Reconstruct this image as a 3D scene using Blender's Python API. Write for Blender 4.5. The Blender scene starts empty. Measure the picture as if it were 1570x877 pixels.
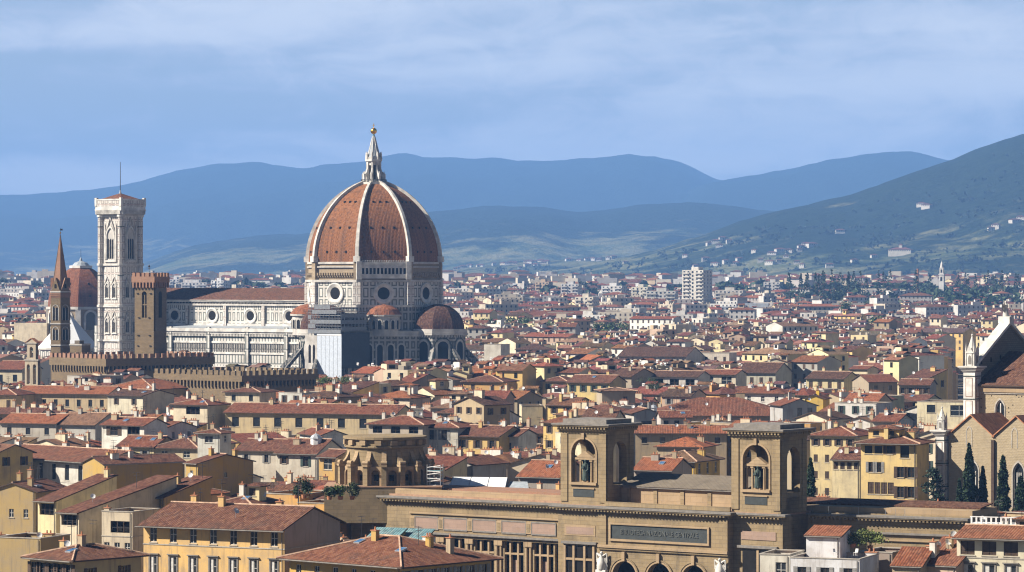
import bpy, bmesh, math, random
from mathutils import Vector, Matrix, noise as mnoise

SC = bpy.context.scene
COL = SC.collection
R = math.radians
# ------------------------------------------------------------------ camera, world, sun, exposure
F, CX, HY, CZ = 5280.0, 785.0, 427.0, 56.0        # focal length, principal column, horizon row (photo pixels), eye height above the town's ground
cam_d = bpy.data.cameras.new('camera')
cam = bpy.data.objects.new('camera', cam_d)
COL.objects.link(cam)
cam.location = (0, 0, CZ)
cam.rotation_euler = (R(90), 0, 0)
cam_d.sensor_width = 36.0
cam_d.lens = 36.0 * F / 1570.0
cam_d.shift_y = -11.5 / 1570.0
cam_d.clip_start = 1.0
cam_d.clip_end = 60000.0
SC.camera = cam

SUN_AZ, SUN_EL = 77.0, 38.0                       # degrees to the left of straight behind the camera; height
sv = Vector((-math.sin(R(SUN_AZ)) * math.cos(R(SUN_EL)), -math.cos(R(SUN_AZ)) * math.cos(R(SUN_EL)), math.sin(R(SUN_EL))))
sun_d = bpy.data.lights.new('sun', 'SUN')
sun_d.energy = 5.0
sun_d.angle = R(0.5)
sun_d.color = (1.0, 0.92, 0.81)
sun = bpy.data.objects.new('sun', sun_d)
COL.objects.link(sun)
sun.rotation_euler = sv.to_track_quat('Z', 'Y').to_euler()

SC.view_settings.view_transform = 'Standard'
SC.view_settings.look = 'None'
SC.view_settings.exposure = 1.20
SC.view_settings.gamma = 1.0
SC.view_settings.use_curve_mapping = False
SC.cycles.use_denoising = True
SC.cycles.max_bounces = 5
SC.cycles.diffuse_bounces = 2
SC.cycles.glossy_bounces = 2
SC.cycles.volume_bounces = 0
SC.cycles.sample_clamp_indirect = 4.0
SC.render.filter_size = 1.35 if hasattr(SC.render, 'filter_size') else 1.5
try:
    SC.cycles.filter_width = 1.2
except Exception:
    pass


def nd(nt, t, **kw):
    n = nt.nodes.new(t)
    for k, v in kw.items():
        setattr(n, k, v)
    return n


def put(nt, sock, v):
    if hasattr(v, 'is_output'):
        nt.links.new(v, sock)
    elif isinstance(v, (tuple, list)):
        sock.default_value = tuple(v) + (1.0,) if (len(v) == 3 and len(sock.default_value) == 4) else tuple(v)
    else:
        sock.default_value = v


def mth(nt, op, a, b=None, c=None, clamp=False):
    n = nd(nt, 'ShaderNodeMath', operation=op, use_clamp=clamp)
    for i, v in enumerate((a, b, c)):
        if v is not None:
            put(nt, n.inputs[i], v)
    return n.outputs[0]


def mixc(nt, fac, a, b, mode='MIX'):
    n = nd(nt, 'ShaderNodeMix', data_type='RGBA', blend_type=mode)
    put(nt, n.inputs[0], fac)
    put(nt, n.inputs[6], a)
    put(nt, n.inputs[7], b)
    return n.outputs[2]


def ramp(nt, v, lo, hi, a=0.0, b=1.0):
    n = nd(nt, 'ShaderNodeMapRange', clamp=True)
    n.interpolation_type = 'SMOOTHSTEP'
    put(nt, n.inputs[0], v)
    for i, x in enumerate((lo, hi, a, b)):
        n.inputs[i + 1].default_value = x
    return n.outputs[0]


def noi(nt, vec, scale, detail=4.0, rough=0.55, dist=0.0):
    n = nd(nt, 'ShaderNodeTexNoise')
    if vec is not None:
        put(nt, n.inputs['Vector'], vec)
    n.inputs['Scale'].default_value = scale
    n.inputs['Detail'].default_value = detail
    n.inputs['Roughness'].default_value = rough
    n.inputs['Distortion'].default_value = dist
    return n.outputs[0]


def vmul(nt, vec, s):
    n = nd(nt, 'ShaderNodeVectorMath', operation='MULTIPLY')
    put(nt, n.inputs[0], vec)
    n.inputs[1].default_value = s
    return n.outputs[0]


# world: Nishita sky with a layer of thin streaky cloud
W = bpy.data.worlds.new('World')
SC.world = W
W.use_nodes = True
nt = W.node_tree
nt.nodes.clear()
sky = nd(nt, 'ShaderNodeTexSky', sky_type='NISHITA')
sky.sun_disc = False
sky.sun_elevation = R(SUN_EL)
sky.sun_rotation = R(180.0 + SUN_AZ)
sky.altitude = 100
sky.air_density = 1.0
sky.dust_density = 0.6
sky.ozone_density = 2.5
tc = nd(nt, 'ShaderNodeTexCoord')
v1 = vmul(nt, tc.outputs['Generated'], (4.0, 4.0, 36.0))
v2 = vmul(nt, tc.outputs['Generated'], (34.0, 34.0, 80.0))
big = noi(nt, v1, 1.0, 5.0, 0.5, 0.35)
sml = noi(nt, v2, 1.0, 8.0, 0.66, 0.8)
cl = mth(nt, 'ADD', mth(nt, 'MULTIPLY', big, 0.75), mth(nt, 'MULTIPLY', sml, 0.25))
cover = ramp(nt, cl, 0.42, 0.54)
sep = nd(nt, 'ShaderNodeSeparateXYZ')
nt.links.new(tc.outputs['Generated'], sep.inputs[0])
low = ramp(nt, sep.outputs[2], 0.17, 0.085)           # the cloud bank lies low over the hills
c_grey = (4.5, 5.2, 6.5)
c_pale = (7.7, 8.0, 8.5)
ccol = mixc(nt, ramp(nt, cl, 0.44, 0.62), c_grey, c_pale)
skc = mixc(nt, 1.0, sky.outputs[0], mixc(nt, low, (0.32, 0.35, 0.40), (0.86, 0.87, 0.89)), 'MULTIPLY')  # sky above the cloud bank is dimmed to weaken the fill light
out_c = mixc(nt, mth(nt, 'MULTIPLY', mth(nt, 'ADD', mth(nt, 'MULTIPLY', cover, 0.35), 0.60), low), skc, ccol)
bg = nd(nt, 'ShaderNodeBackground')
bg.inputs[1].default_value = 0.052
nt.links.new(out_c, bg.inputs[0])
wo = nd(nt, 'ShaderNodeOutputWorld')
nt.links.new(bg.outputs[0], wo.inputs[0])

# ------------------------------------------------------------------ where things are


def XP(px, Y):
    return (px - CX) * Y / F


def ZP(py, Y):
    return CZ - (py - HY) * Y / F


def PXY(x, y):
    return CX + F * x / y


def PYZ(z, y):
    return HY + F * (CZ - z) / y


def gz(Y):
    """the plain rises gently towards the hills"""
    return 46.0 * min(1.0, max(0.0, (Y - 1500.0) / 3100.0))


# ------------------------------------------------------------------ materials
MATS = {}
ALB = (0.82, 0.82, 0.82)


def newmat(name, rough=0.85, spec=0.3):
    m = bpy.data.materials.new(name)
    m.use_nodes = True
    t = m.node_tree
    b = t.nodes['Principled BSDF']
    b.inputs['Roughness'].default_value = rough
    b.inputs['Specular IOR Level'].default_value = spec
    MATS[name] = m
    return m, t, b


def uvn(t):
    return nd(t, 'ShaderNodeTexCoord').outputs['UV']


def objn(t):
    return nd(t, 'ShaderNodeTexCoord').outputs['Object']


def plain(name, col, rough=0.85, spec=0.3, metal=0.0, var=0.18, scale=1.5):
    m, t, b = newmat(name, rough, spec)
    f = noi(t, objn(t), scale, 5, 0.6)
    c = mixc(t, ramp(t, f, 0.3, 0.7), tuple(x * (1 - var) for x in col), tuple(min(1, x * (1 + var)) for x in col))
    put(t, b.inputs['Base Color'], mixc(t, 1.0, c, ALB, 'MULTIPLY'))
    b.inputs['Metallic'].default_value = metal
    return m


def bump(t, b, h, strength=0.5, dist=0.05):
    n = nd(t, 'ShaderNodeBump')
    n.inputs['Strength'].default_value = strength
    n.inputs['Distance'].default_value = dist
    put(t, n.inputs['Height'], h)
    t.links.new(n.outputs[0], b.inputs['Normal'])


# painted lime plaster: the house's colour, blotches, run-off streaks
m, t, b = newmat('plaster', 0.92, 0.15)
oi = nd(t, 'ShaderNodeObjectInfo')
u = uvn(t)
seed = nd(t, 'ShaderNodeVectorMath', operation='ADD')
put(t, seed.inputs[0], u)
comb = nd(t, 'ShaderNodeCombineXYZ')
put(t, comb.inputs[0], mth(t, 'MULTIPLY', oi.outputs['Random'], 97.0))
put(t, comb.inputs[2], mth(t, 'MULTIPLY', oi.outputs['Random'], 31.0))
put(t, seed.inputs[1], comb.outputs[0])
us = seed.outputs[0]
n1 = noi(t, us, 0.35, 6, 0.62)
n2 = noi(t, vmul(t, us, (1.6, 0.16, 1.0)), 1.0, 5, 0.6)
c = mixc(t, ramp(t, n1, 0.35, 0.72, 0.0, 0.5), oi.outputs['Color'], (0.30, 0.25, 0.19))
c = mixc(t, ramp(t, n2, 0.50, 0.74, 0.0, 0.55), c, (0.19, 0.16, 0.13))
put(t, b.inputs['Base Color'], mixc(t, 1.0, c, ALB, 'MULTIPLY'))

# clay barrel tiles, metres in UV: rows run down the slope
def tile_mat(name, src, per=0.30, contrast=1.0, mossy=0.55):
    m, t, b = newmat(name, 0.9, 0.15)
    if src == 'obj':
        oi = nd(t, 'ShaderNodeObjectInfo')
        base = oi.outputs['Color']
    else:
        at = nd(t, 'ShaderNodeAttribute', attribute_name='Col')
        base = at.outputs['Color']
    u = uvn(t)
    s = nd(t, 'ShaderNodeSeparateXYZ')
    t.links.new(u, s.inputs[0])
    cu = mth(t, 'FLOOR', mth(t, 'DIVIDE', s.outputs[0], per))
    cv = mth(t, 'FLOOR', mth(t, 'DIVIDE', s.outputs[1], 0.7))
    cb = nd(t, 'ShaderNodeCombineXYZ')
    put(t, cb.inputs[0], cu)
    put(t, cb.inputs[1], cv)
    wn = nd(t, 'ShaderNodeTexWhiteNoise', noise_dimensions='2D')
    t.links.new(cb.outputs[0], wn.inputs['Vector'])
    r = wn.outputs['Value']
    dark = mixc(t, 1.0, base, (0.42, 0.40, 0.42), 'MULTIPLY')
    pale = mixc(t, 0.30, base, (0.42, 0.25, 0.15))
    c = mixc(t, ramp(t, r, 0.55, 0.95, 0, 0.8 * contrast), base, pale)
    c = mixc(t, ramp(t, r, 0.45, 0.10, 0, 0.75 * contrast), c, dark)
    big = noi(t, u, 0.22, 6, 0.65)
    c = mixc(t, ramp(t, big, 0.46, 0.72, 0, mossy), c, (0.085, 0.062, 0.048))
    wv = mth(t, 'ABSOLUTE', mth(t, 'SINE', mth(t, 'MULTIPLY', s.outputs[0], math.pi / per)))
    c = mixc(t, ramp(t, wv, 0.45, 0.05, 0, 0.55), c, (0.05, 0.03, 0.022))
    put(t, b.inputs['Base Color'], mixc(t, 1.0, c, ALB, 'MULTIPLY'))
    bump(t, b, mth(t, 'ADD', wv, mth(t, 'MULTIPLY', r, 0.5)), 0.6, 0.09)
    return m


tile_mat('tile', 'obj', 0.40, 0.75)
tile_mat('far_tile', 'att', 0.5, 0.8, 0.5)
tile_mat('dome_tile', 'obj', 0.55, 0.7, 0.6)

m, t, b = newmat('far_wall', 0.92, 0.1)
at = nd(t, 'ShaderNodeAttribute', attribute_name='Col')
c = mixc(t, ramp(t, noi(t, objn(t), 0.16, 5, 0.6), 0.42, 0.72, 0, 0.45), at.outputs['Color'], (0.22, 0.19, 0.15))
put(t, b.inputs['Base Color'], mixc(t, 1.0, c, ALB, 'MULTIPLY'))

m, t, b = newmat('leaf', 0.75, 0.25)
at = nd(t, 'ShaderNodeAttribute', attribute_name='Col')
put(t, b.inputs['Base Color'], at.outputs['Color'])

plain('bark', (0.09, 0.065, 0.045), 0.95, 0.1)
plain('glass', (0.022, 0.026, 0.03), 0.12, 0.5, 0, 0.3)
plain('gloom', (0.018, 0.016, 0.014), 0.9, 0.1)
plain('shutter_brown', (0.085, 0.055, 0.036), 0.8)
plain('shutter_green', (0.045, 0.07, 0.055), 0.75)
plain('shutter_grey', (0.25, 0.24, 0.22), 0.8)
plain('frame_white', (0.62, 0.60, 0.55), 0.7)
plain('trim', (0.40, 0.36, 0.30), 0.9)
plain('trim_grey', (0.21, 0.19, 0.165), 0.9)
plain('wood_dark', (0.07, 0.045, 0.03), 0.85)
plain('iron', (0.045, 0.045, 0.05), 0.6, 0.4)
plain('steel', (0.42, 0.43, 0.44), 0.45, 0.5, 0.6)
plain('lead', (0.33, 0.36, 0.38), 0.6, 0.4)
plain('zinc', (0.42, 0.44, 0.46), 0.5, 0.5, 0.3)
plain('copper', (0.16, 0.27, 0.25), 0.7)
plain('teal_sheet', (0.16, 0.30, 0.32), 0.6)
plain('gold', (0.85, 0.50, 0.08), 0.28, 0.5, 1.0, 0.05)
plain('bronze', (0.06, 0.085, 0.07), 0.55, 0.5, 0.4)
plain('plaque', (0.045, 0.052, 0.05), 0.7)
plain('letter_metal', (0.10, 0.105, 0.095), 0.6)
plain('white_paint', (0.74, 0.73, 0.70), 0.6)
plain('canvas_white', (0.80, 0.80, 0.78), 0.7, 0.2, 0, 0.04)
plain('marble_white', (0.62, 0.59, 0.53), 0.7, 0.3, 0, 0.26, 0.35)
plain('marble_rib', (0.57, 0.535, 0.47), 0.75, 0.3, 0, 0.25, 0.4)
plain('marble_aged', (0.50, 0.47, 0.42), 0.8, 0.25, 0, 0.25, 0.3)
plain('marble_green', (0.055, 0.075, 0.065), 0.6, 0.3)
plain('dark_sheet', (0.05, 0.05, 0.055), 0.8)
plain('blue_glass', (0.07, 0.16, 0.30), 0.2, 0.5)
plain('terrace_floor', (0.36, 0.22, 0.14), 0.9)
plain('clay', (0.42, 0.19, 0.10), 0.9, 0.15, 0, 0.3)
plain('pale_ridge', (0.44, 0.29, 0.20), 0.9, 0.15, 0, 0.3)
plain('grey_net', (0.20, 0.21, 0.22), 0.9)
plain('sheet_blue', (0.54, 0.59, 0.65), 0.8, 0.2, 0, 0.1)


def block_mat(name, c1, c2, mortar, bw, bh, ms=0.02, bmp=0.4, stain=0.35, stain_c=(0.10, 0.085, 0.065)):
    m, t, b = newmat(name, 0.92, 0.15)
    u = uvn(t)
    br = nd(t, 'ShaderNodeTexBrick')
    t.links.new(u, br.inputs['Vector'])
    put(t, br.inputs['Color1'], c1)
    put(t, br.inputs['Color2'], c2)
    put(t, br.inputs['Mortar'], mortar)
    br.inputs['Scale'].default_value = 1.0
    br.inputs['Mortar Size'].default_value = ms
    br.inputs['Brick Width'].default_value = bw
    br.inputs['Row Height'].default_value = bh
    n1 = noi(t, u, 0.25, 6, 0.62)
    n2 = noi(t, vmul(t, u, (0.9, 0.12, 1)), 1.0, 5, 0.6)
    n3 = noi(t, u, 2.2, 4, 0.6)
    c = mixc(t, ramp(t, n3, 0.3, 0.7, 0.0, 0.35), br.outputs['Color'], c2)
    c = mixc(t, ramp(t, n1, 0.42, 0.72, 0, stain), c, stain_c)
    c = mixc(t, ramp(t, n2, 0.52, 0.76, 0, stain), c, stain_c)
    put(t, b.inputs['Base Color'], mixc(t, 1.0, c, ALB, 'MULTIPLY'))
    bump(t, b, mth(t, 'ADD', br.outputs['Fac'], mth(t, 'MULTIPLY', n3, -0.6)), bmp, 0.05)
    return m


block_mat('sandstone', (0.34, 0.255, 0.145), (0.29, 0.215, 0.12), (0.19, 0.14, 0.085), 1.5, 0.62, 0.025, 0.4, 0.5)
block_mat('sandstone_warm', (0.42, 0.305, 0.185), (0.37, 0.265, 0.155), (0.24, 0.18, 0.11), 2.2, 0.9, 0.02, 0.2, 0.25)
block_mat('pinkstone', (0.38, 0.265, 0.205), (0.33, 0.23, 0.175), (0.28, 0.2, 0.16), 1.6, 0.6, 0.02, 0.2, 0.2)
block_mat('fort_stone', (0.25, 0.182, 0.105), (0.19, 0.138, 0.08), (0.20, 0.15, 0.09), 0.9, 0.42, 0.05, 0.7, 0.3)
block_mat('fort_dark', (0.24, 0.20, 0.15), (0.19, 0.155, 0.115), (0.13, 0.11, 0.08), 0.9, 0.42, 0.05, 0.7, 0.35)
block_mat('rubble', (0.47, 0.375, 0.235), (0.35, 0.275, 0.17), (0.40, 0.325, 0.215), 0.55, 0.30, 0.06, 0.6, 0.15)
block_mat('drum_masonry', (0.40, 0.315, 0.21), (0.34, 0.265, 0.175), (0.27, 0.21, 0.14), 1.4, 0.5, 0.05, 0.5, 0.3)
block_mat('brick_red', (0.40, 0.20, 0.12), (0.33, 0.16, 0.095), (0.30, 0.22, 0.16), 0.5, 0.16, 0.03, 0.3, 0.3)


# white marble inlaid with dark green frames; pu x pv metres per panel
def inlay_mat(name, pu, pv, w0, w1, white=(0.66, 0.635, 0.575), dark=(0.06, 0.08, 0.07), band=None, stain=0.6):
    m, t, b = newmat(name, 0.65, 0.3)
    u = uvn(t)
    s = nd(t, 'ShaderNodeSeparateXYZ')
    t.links.new(u, s.inputs[0])

    def edge(x, p):
        fr = mth(t, 'FRACT', mth(t, 'DIVIDE', x, p))
        return mth(t, 'MULTIPLY', mth(t, 'SUBTRACT', 0.5, mth(t, 'ABSOLUTE', mth(t, 'SUBTRACT', fr, 0.5))), p)
    d = mth(t, 'MINIMUM', edge(s.outputs[0], pu), edge(s.outputs[1], pv))
    ring = mth(t, 'MULTIPLY', mth(t, 'GREATER_THAN', d, w0), mth(t, 'LESS_THAN', d, w1))
    n1 = noi(t, u, 0.18, 6, 0.65)
    n2 = noi(t, vmul(t, u, (0.8, 0.1, 1)), 1.0, 5, 0.6)
    c = mixc(t, ramp(t, n1, 0.4, 0.75, 0, stain), white, (0.36, 0.30, 0.235))
    c = mixc(t, ramp(t, n2, 0.5, 0.78, 0, stain), c, (0.25, 0.22, 0.185))
    c = mixc(t, mth(t, 'MULTIPLY', ring, 0.85), c, dark)
    if band:
        fr = mth(t, 'FRACT', mth(t, 'DIVIDE', s.outputs[1], band[0]))
        c = mixc(t, mth(t, 'MULTIPLY', mth(t, 'LESS_THAN', fr, band[1]), 0.75), c, band[2])
    put(t, b.inputs['Base Color'], mixc(t, 1.0, c, ALB, 'MULTIPLY'))
    return m


inlay_mat('inlay_drum', 2.75, 4.4, 0.35, 0.80)
inlay_mat('inlay_nave', 2.15, 4.3, 0.38, 0.78)
inlay_mat('inlay_aisle', 1.5, 5.6, 0.40, 0.72, band=(5.6, 0.10, (0.10, 0.11, 0.10)))
inlay_mat('inlay_shaded', 2.4, 3.6, 0.36, 0.95, white=(0.40, 0.38, 0.345), dark=(0.05, 0.065, 0.06))  # same inlaid marble, with the shade of the east end put into its colour
inlay_mat('inlay_tower', 2.1, 3.1, 0.32, 0.55, white=(0.70, 0.66, 0.595), dark=(0.16, 0.14, 0.125), band=(3.1, 0.07, (0.32, 0.20, 0.165)))

# woods, meadows and terraces of the hills
m, t, b = newmat('hillside', 0.95, 0.05)
o = vmul(t, objn(t), (0.55, 0.55, 0.55))
ns = noi(t, o, 0.0024, 8, 0.66, 0.2)
nm = noi(t, o, 0.013, 7, 0.7)
nf = noi(t, o, 0.07, 4, 0.7)
wood = mixc(t, ramp(t, nf, 0.35, 0.65), (0.008, 0.016, 0.010), (0.022, 0.036, 0.018))
mead = mixc(t, ramp(t, nm, 0.35, 0.65), (0.065, 0.095, 0.038), (0.19, 0.18, 0.09))
zz = nd(t, 'ShaderNodeSeparateXYZ')
t.links.new(o, zz.inputs[0])
alt = ramp(t, zz.outputs[2], 60.0, 170.0)
k = mth(t, 'SUBTRACT', mth(t, 'ADD', mth(t, 'MULTIPLY', ns, 0.6), mth(t, 'MULTIPLY', nm, 0.4)), mth(t, 'MULTIPLY', alt, 0.16))
c = mixc(t, ramp(t, k, 0.455, 0.56), wood, mead)
put(t, b.inputs['Base Color'], mixc(t, 1.0, c, ALB, 'MULTIPLY'))
bump(t, b, nf, 1.0, 14.0)

m, t, b = newmat('town_ground', 0.95, 0.1)
o = objn(t)
put(t, b.inputs['Base Color'], mixc(t, noi(t, o, 0.02, 6, 0.6), (0.07, 0.065, 0.055), (0.15, 0.125, 0.095)))


# ------------------------------------------------------------------ mesh builder
class MB:
    def __init__(s):
        s.v, s.f, s.mi, s.uv, s.cc, s.mats = [], [], [], [], [], []
        s.M = None
        s.col = None

    def slot(s, m):
        if m not in s.mats:
            s.mats.append(m)
        return s.mats.index(m)

    def face(s, pts, mat, col=None):
        pts = [Vector(p) for p in pts]
        if s.M is not None:
            pts = [s.M @ p for p in pts]
        n = Vector((0, 0, 0))
        for i in range(len(pts)):
            a, c = pts[i], pts[(i + 1) % len(pts)]
            n += Vector(((a.y - c.y) * (a.z + c.z), (a.z - c.z) * (a.x + c.x), (a.x - c.x) * (a.y + c.y)))
        if n.length < 1e-9:
            return
        n.normalize()
        if abs(n.z) > 0.985:
            U, V = Vector((1, 0, 0)), Vector((0, 1, 0))
        else:
            U = Vector((-n.y, n.x, 0)).normalized()
            V = n.cross(U)
        i0 = len(s.v)
        s.v.extend(pts)
        s.f.append(tuple(range(i0, i0 + len(pts))))
        s.mi.append(s.slot(mat))
        for p in pts:
            s.uv.append((p.dot(U), p.dot(V)))
        c = col or s.col
        if c:
            s.cc.append((len(s.f) - 1, (c[0], c[1], c[2], 1.0)))

    def box(s, x0, x1, y0, y1, z0, z1, mat, top=None, col=None, bottom=True):
        a = [(x0, y0), (x1, y0), (x1, y1), (x0, y1)]
        s.prism(a, z0, z1, mat, top or mat, col, bottom)

    def prism(s, poly, z0, z1, mat, top=None, col=None, bottom=True, poly2=None):
        q = poly2 or poly
        n = len(poly)
        for i in range(n):
            j = (i + 1) % n
            s.face([(*poly[i], z0), (*poly[j], z0), (*q[j], z1), (*q[i], z1)], mat, col)
        s.face([(*p, z1) for p in q], top or mat, col)
        if bottom:
            s.face([(*p, z0) for p in reversed(poly)], mat, col)

    def slab(s, top, th, mat, under=None, col=None):
        top = [Vector(p) for p in top]
        bot = [p - Vector((0, 0, th)) for p in top]
        n = len(top)
        s.face(top, mat, col)
        s.face(list(reversed(bot)), under or mat, col)
        for i in range(n):
            j = (i + 1) % n
            s.face([bot[i], bot[j], top[j], top[i]], under or mat, col)

    def tube(s, p0, p1, r0, r1, mat, n=6, col=None):
        p0, p1 = Vector(p0), Vector(p1)
        d = (p1 - p0).normalized()
        a = d.cross(Vector((0, 0, 1)) if abs(d.z) < 0.9 else Vector((1, 0, 0))).normalized()
        bb = d.cross(a)
        A = [p0 + (a * math.cos(2 * math.pi * i / n) + bb * math.sin(2 * math.pi * i / n)) * r0 for i in range(n)]
        B = [p1 + (a * math.cos(2 * math.pi * i / n) + bb * math.sin(2 * math.pi * i / n)) * r1 for i in range(n)]
        for i in range(n):
            j = (i + 1) % n
            s.face([A[i], A[j], B[j], B[i]], mat, col)
        s.face(list(reversed(A)), mat, col)
        s.face(B, mat, col)

    def lathe(s, prof, n, mat, c=(0, 0), a0=0.0, a1=2 * math.pi, col=None, smooth_off=0.0):
        full = abs(a1 - a0 - 2 * math.pi) < 1e-6
        for k in range(len(prof) - 1):
            (r0, z0), (r1, z1) = prof[k], prof[k + 1]
            for i in range(n):
                t0, t1 = a0 + (a1 - a0) * i / n, a0 + (a1 - a0) * (i + 1) / n
                P = [(c[0] + r0 * math.cos(t0), c[1] + r0 * math.sin(t0), z0), (c[0] + r0 * math.cos(t1), c[1] + r0 * math.sin(t1), z0),
                     (c[0] + r1 * math.cos(t1), c[1] + r1 * math.sin(t1), z1), (c[0] + r1 * math.cos(t0), c[1] + r1 * math.sin(t0), z1)]
                if r1 < 1e-6:
                    P = P[:3]
                elif r0 < 1e-6:
                    P = [P[0], P[2], P[3]]
                s.face(P, mat, col)

    def ball(s, c, r, mat, n=10, m=6, col=None, sz=1.0):
        prof = [(r * math.sin(math.pi * i / m), c[2] - r * sz * math.cos(math.pi * i / m)) for i in range(m + 1)]
        s.lathe(prof, n, mat, (c[0], c[1]), col=col)

    def mesh(s, name, smooth=False):
        me = bpy.data.meshes.new(name)
        me.from_pydata([tuple(p) for p in s.v], [], s.f)
        for m in s.mats:
            me.materials.append(MATS[m])
        me.polygons.foreach_set('material_index', s.mi)
        ul = me.uv_layers.new(name='UVMap')
        flat = [x for p in s.uv for x in p]
        ul.data.foreach_set('uv', flat)
        if s.cc:
            ca = me.color_attributes.new('Col', 'FLOAT_COLOR', 'CORNER')
            arr = [0.5, 0.5, 0.5, 1.0] * len(me.loops)
            for fi, c in s.cc:
                p = me.polygons[fi]
                for li in range(p.loop_start, p.loop_start + p.loop_total):
                    arr[4 * li:4 * li + 4] = c
            ca.data.foreach_set('color', arr)
        if smooth:
            bm = bmesh.new()
            bm.from_mesh(me)
            bmesh.ops.remove_doubles(bm, verts=bm.verts, dist=0.002)
            for f in bm.faces:
                f.smooth = True
            for e in bm.edges:
                if len(e.link_faces) == 2 and e.calc_face_angle(0) > 0.7:
                    e.smooth = False
            bm.to_mesh(me)
            bm.free()
        me.update()
        return me

    def build(s, name, parent=None, color=None, smooth=False):
        return link(name, s.mesh(name, smooth), parent, color)


def link(name, data, parent=None, color=None, loc=None, rz=None):
    o = bpy.data.objects.new(name, data)
    COL.objects.link(o)
    if parent is not None:
        o.parent = parent
    if color is not None:
        o.color = (color[0], color[1], color[2], 1.0)
    if loc is not None:
        o.location = loc
    if rz is not None:
        o.rotation_euler = (0, 0, rz)
    return o


def tag(o, label, cat, group=None, kind=None):
    if label:
        o['label'] = label
    if cat:
        o['category'] = cat
    if group:
        o['group'] = group
    if kind:
        o['kind'] = kind
    return o


def thing(name, label, cat, loc=(0, 0, 0), rz=0.0, group=None):
    o = bpy.data.objects.new(name, None)
    o.empty_display_size = 1.0
    COL.objects.link(o)
    o.location = loc
    o.rotation_euler = (0, 0, rz)
    return tag(o, label, cat, group)


# a wall with real openings. p0 left foot, ux along the wall (seen from outside left to right), openings (a0, a1, zb, zt)
def facade(mb, p0, ux, Wd, z0, z1, ops, mat, depth=0.2):
    ux = Vector((ux[0], ux[1], 0))
    n = Vector((ux.y, -ux.x, 0))
    p0 = Vector((p0[0], p0[1], 0))

    def P(a, z, dd=0.0):
        q = p0 + ux * a - n * dd
        return (q.x, q.y, z)
    xs = sorted(set([0.0, Wd] + [x for o in ops for x in o[:2]]))
    zs = sorted(set([z0, z1] + [z for o in ops for z in o[2:4]]))
    for i in range(len(xs) - 1):
        xm = (xs[i] + xs[i + 1]) / 2
        run = None
        for j in range(len(zs) - 1):
            zm = (zs[j] + zs[j + 1]) / 2
            hole = any(o[0] < xm < o[1] and o[2] < zm < o[3] for o in ops)
            if not hole and run is None:
                run = zs[j]
            if hole and run is not None:
                mb.face([P(xs[i], run), P(xs[i + 1], run), P(xs[i + 1], zs[j]), P(xs[i], zs[j])], mat)
                run = None
        if run is not None:
            mb.face([P(xs[i], run), P(xs[i + 1], run), P(xs[i + 1], z1), P(xs[i], z1)], mat)
    for (a, b_, zb, zt) in [o[:4] for o in ops]:
        mb.face([P(a, zb), P(a, zt), P(a, zt, depth), P(a, zb, depth)], mat)
        mb.face([P(b_, zb, depth), P(b_, zt, depth), P(b_, zt), P(b_, zb)], mat)
        mb.face([P(a, zt), P(b_, zt), P(b_, zt, depth), P(a, zt, depth)], mat)
        mb.face([P(a, zb, depth), P(b_, zb, depth), P(b_, zb), P(a, zb)], mat)


# arched opening in a wall panel lying in the local xz plane at y = yf (outside is -y), from x0..x1, z0..z1
def arch_panel(mb, x0, x1, z0, z1, cx, r, sill, spring, yf, th, mat, n=12, inner=None, pointed=False):
    def arc(i):
        a = math.pi * i / n
        if not pointed:
            return (cx - r * math.cos(a), spring + r * math.sin(a))
        u = i / n
        if u <= 0.5:
            aa = math.pi - (math.pi / 3) * (u * 2)
            return (cx + r + 2 * r * math.cos(aa), spring + 2 * r * math.sin(aa))
        aa = (math.pi / 3) * ((1 - u) * 2)
        return (cx - r + 2 * r * math.cos(aa), spring + 2 * r * math.sin(aa))
    for (y, fl) in ((yf, False), (yf + th, True)):
        def q(a, b_, c_, d_):
            P = [(a[0], y, a[1]), (b_[0], y, b_[1]), (c_[0], y, c_[1]), (d_[0], y, d_[1])]
            mb.face(list(reversed(P)) if fl else P, mat)
        q((x0, z0), (cx - r, z0), (cx - r, z1), (x0, z1))
        q((cx + r, z0), (x1, z0), (x1, z1), (cx + r, z1))
        if sill > z0:
            q((cx - r, z0), (cx + r, z0), (cx + r, sill), (cx - r, sill))
        for i in range(n):
            a, c_ = arc(i), arc(i + 1)
            q(a, c_, (c_[0], z1), (a[0], z1))
    im = inner or mat
    pts = [(cx - r, sill)] + [arc(i) for i in range(n + 1)] + [(cx + r, sill)]
    for i in range(len(pts) - 1):
        a, c_ = pts[i], pts[i + 1]
        mb.face([(a[0], yf, a[1]), (a[0], yf + th, a[1]), (c_[0], yf + th, c_[1]), (c_[0], yf, c_[1])], im)
    mb.face([(cx - r, yf, sill), (cx + r, yf, sill), (cx + r, yf + th, sill), (cx - r, yf + th, sill)], im)


# a filled arch-topped plate (window pane) in the xz plane
def arch_plate(mb, cx, r, z0, spring, y, mat, n=10, pointed=False, flip=False):
    pts = [(cx - r, y, z0), (cx + r, y, z0)]
    for i in range(n, -1, -1):
        u = i / n
        if pointed:
            if u <= 0.5:
                aa = math.pi - (math.pi / 3) * (u * 2)
                pts.append((cx + r + 2 * r * math.cos(aa), y, spring + 2 * r * math.sin(aa)))
            else:
                aa = (math.pi / 3) * ((1 - u) * 2)
                pts.append((cx - r + 2 * r * math.cos(aa), y, spring + 2 * r * math.sin(aa)))
        else:
            a = math.pi * u
            pts.append((cx - r * math.cos(a), y, spring + r * math.sin(a)))
    mb.face(pts, mat)


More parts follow.
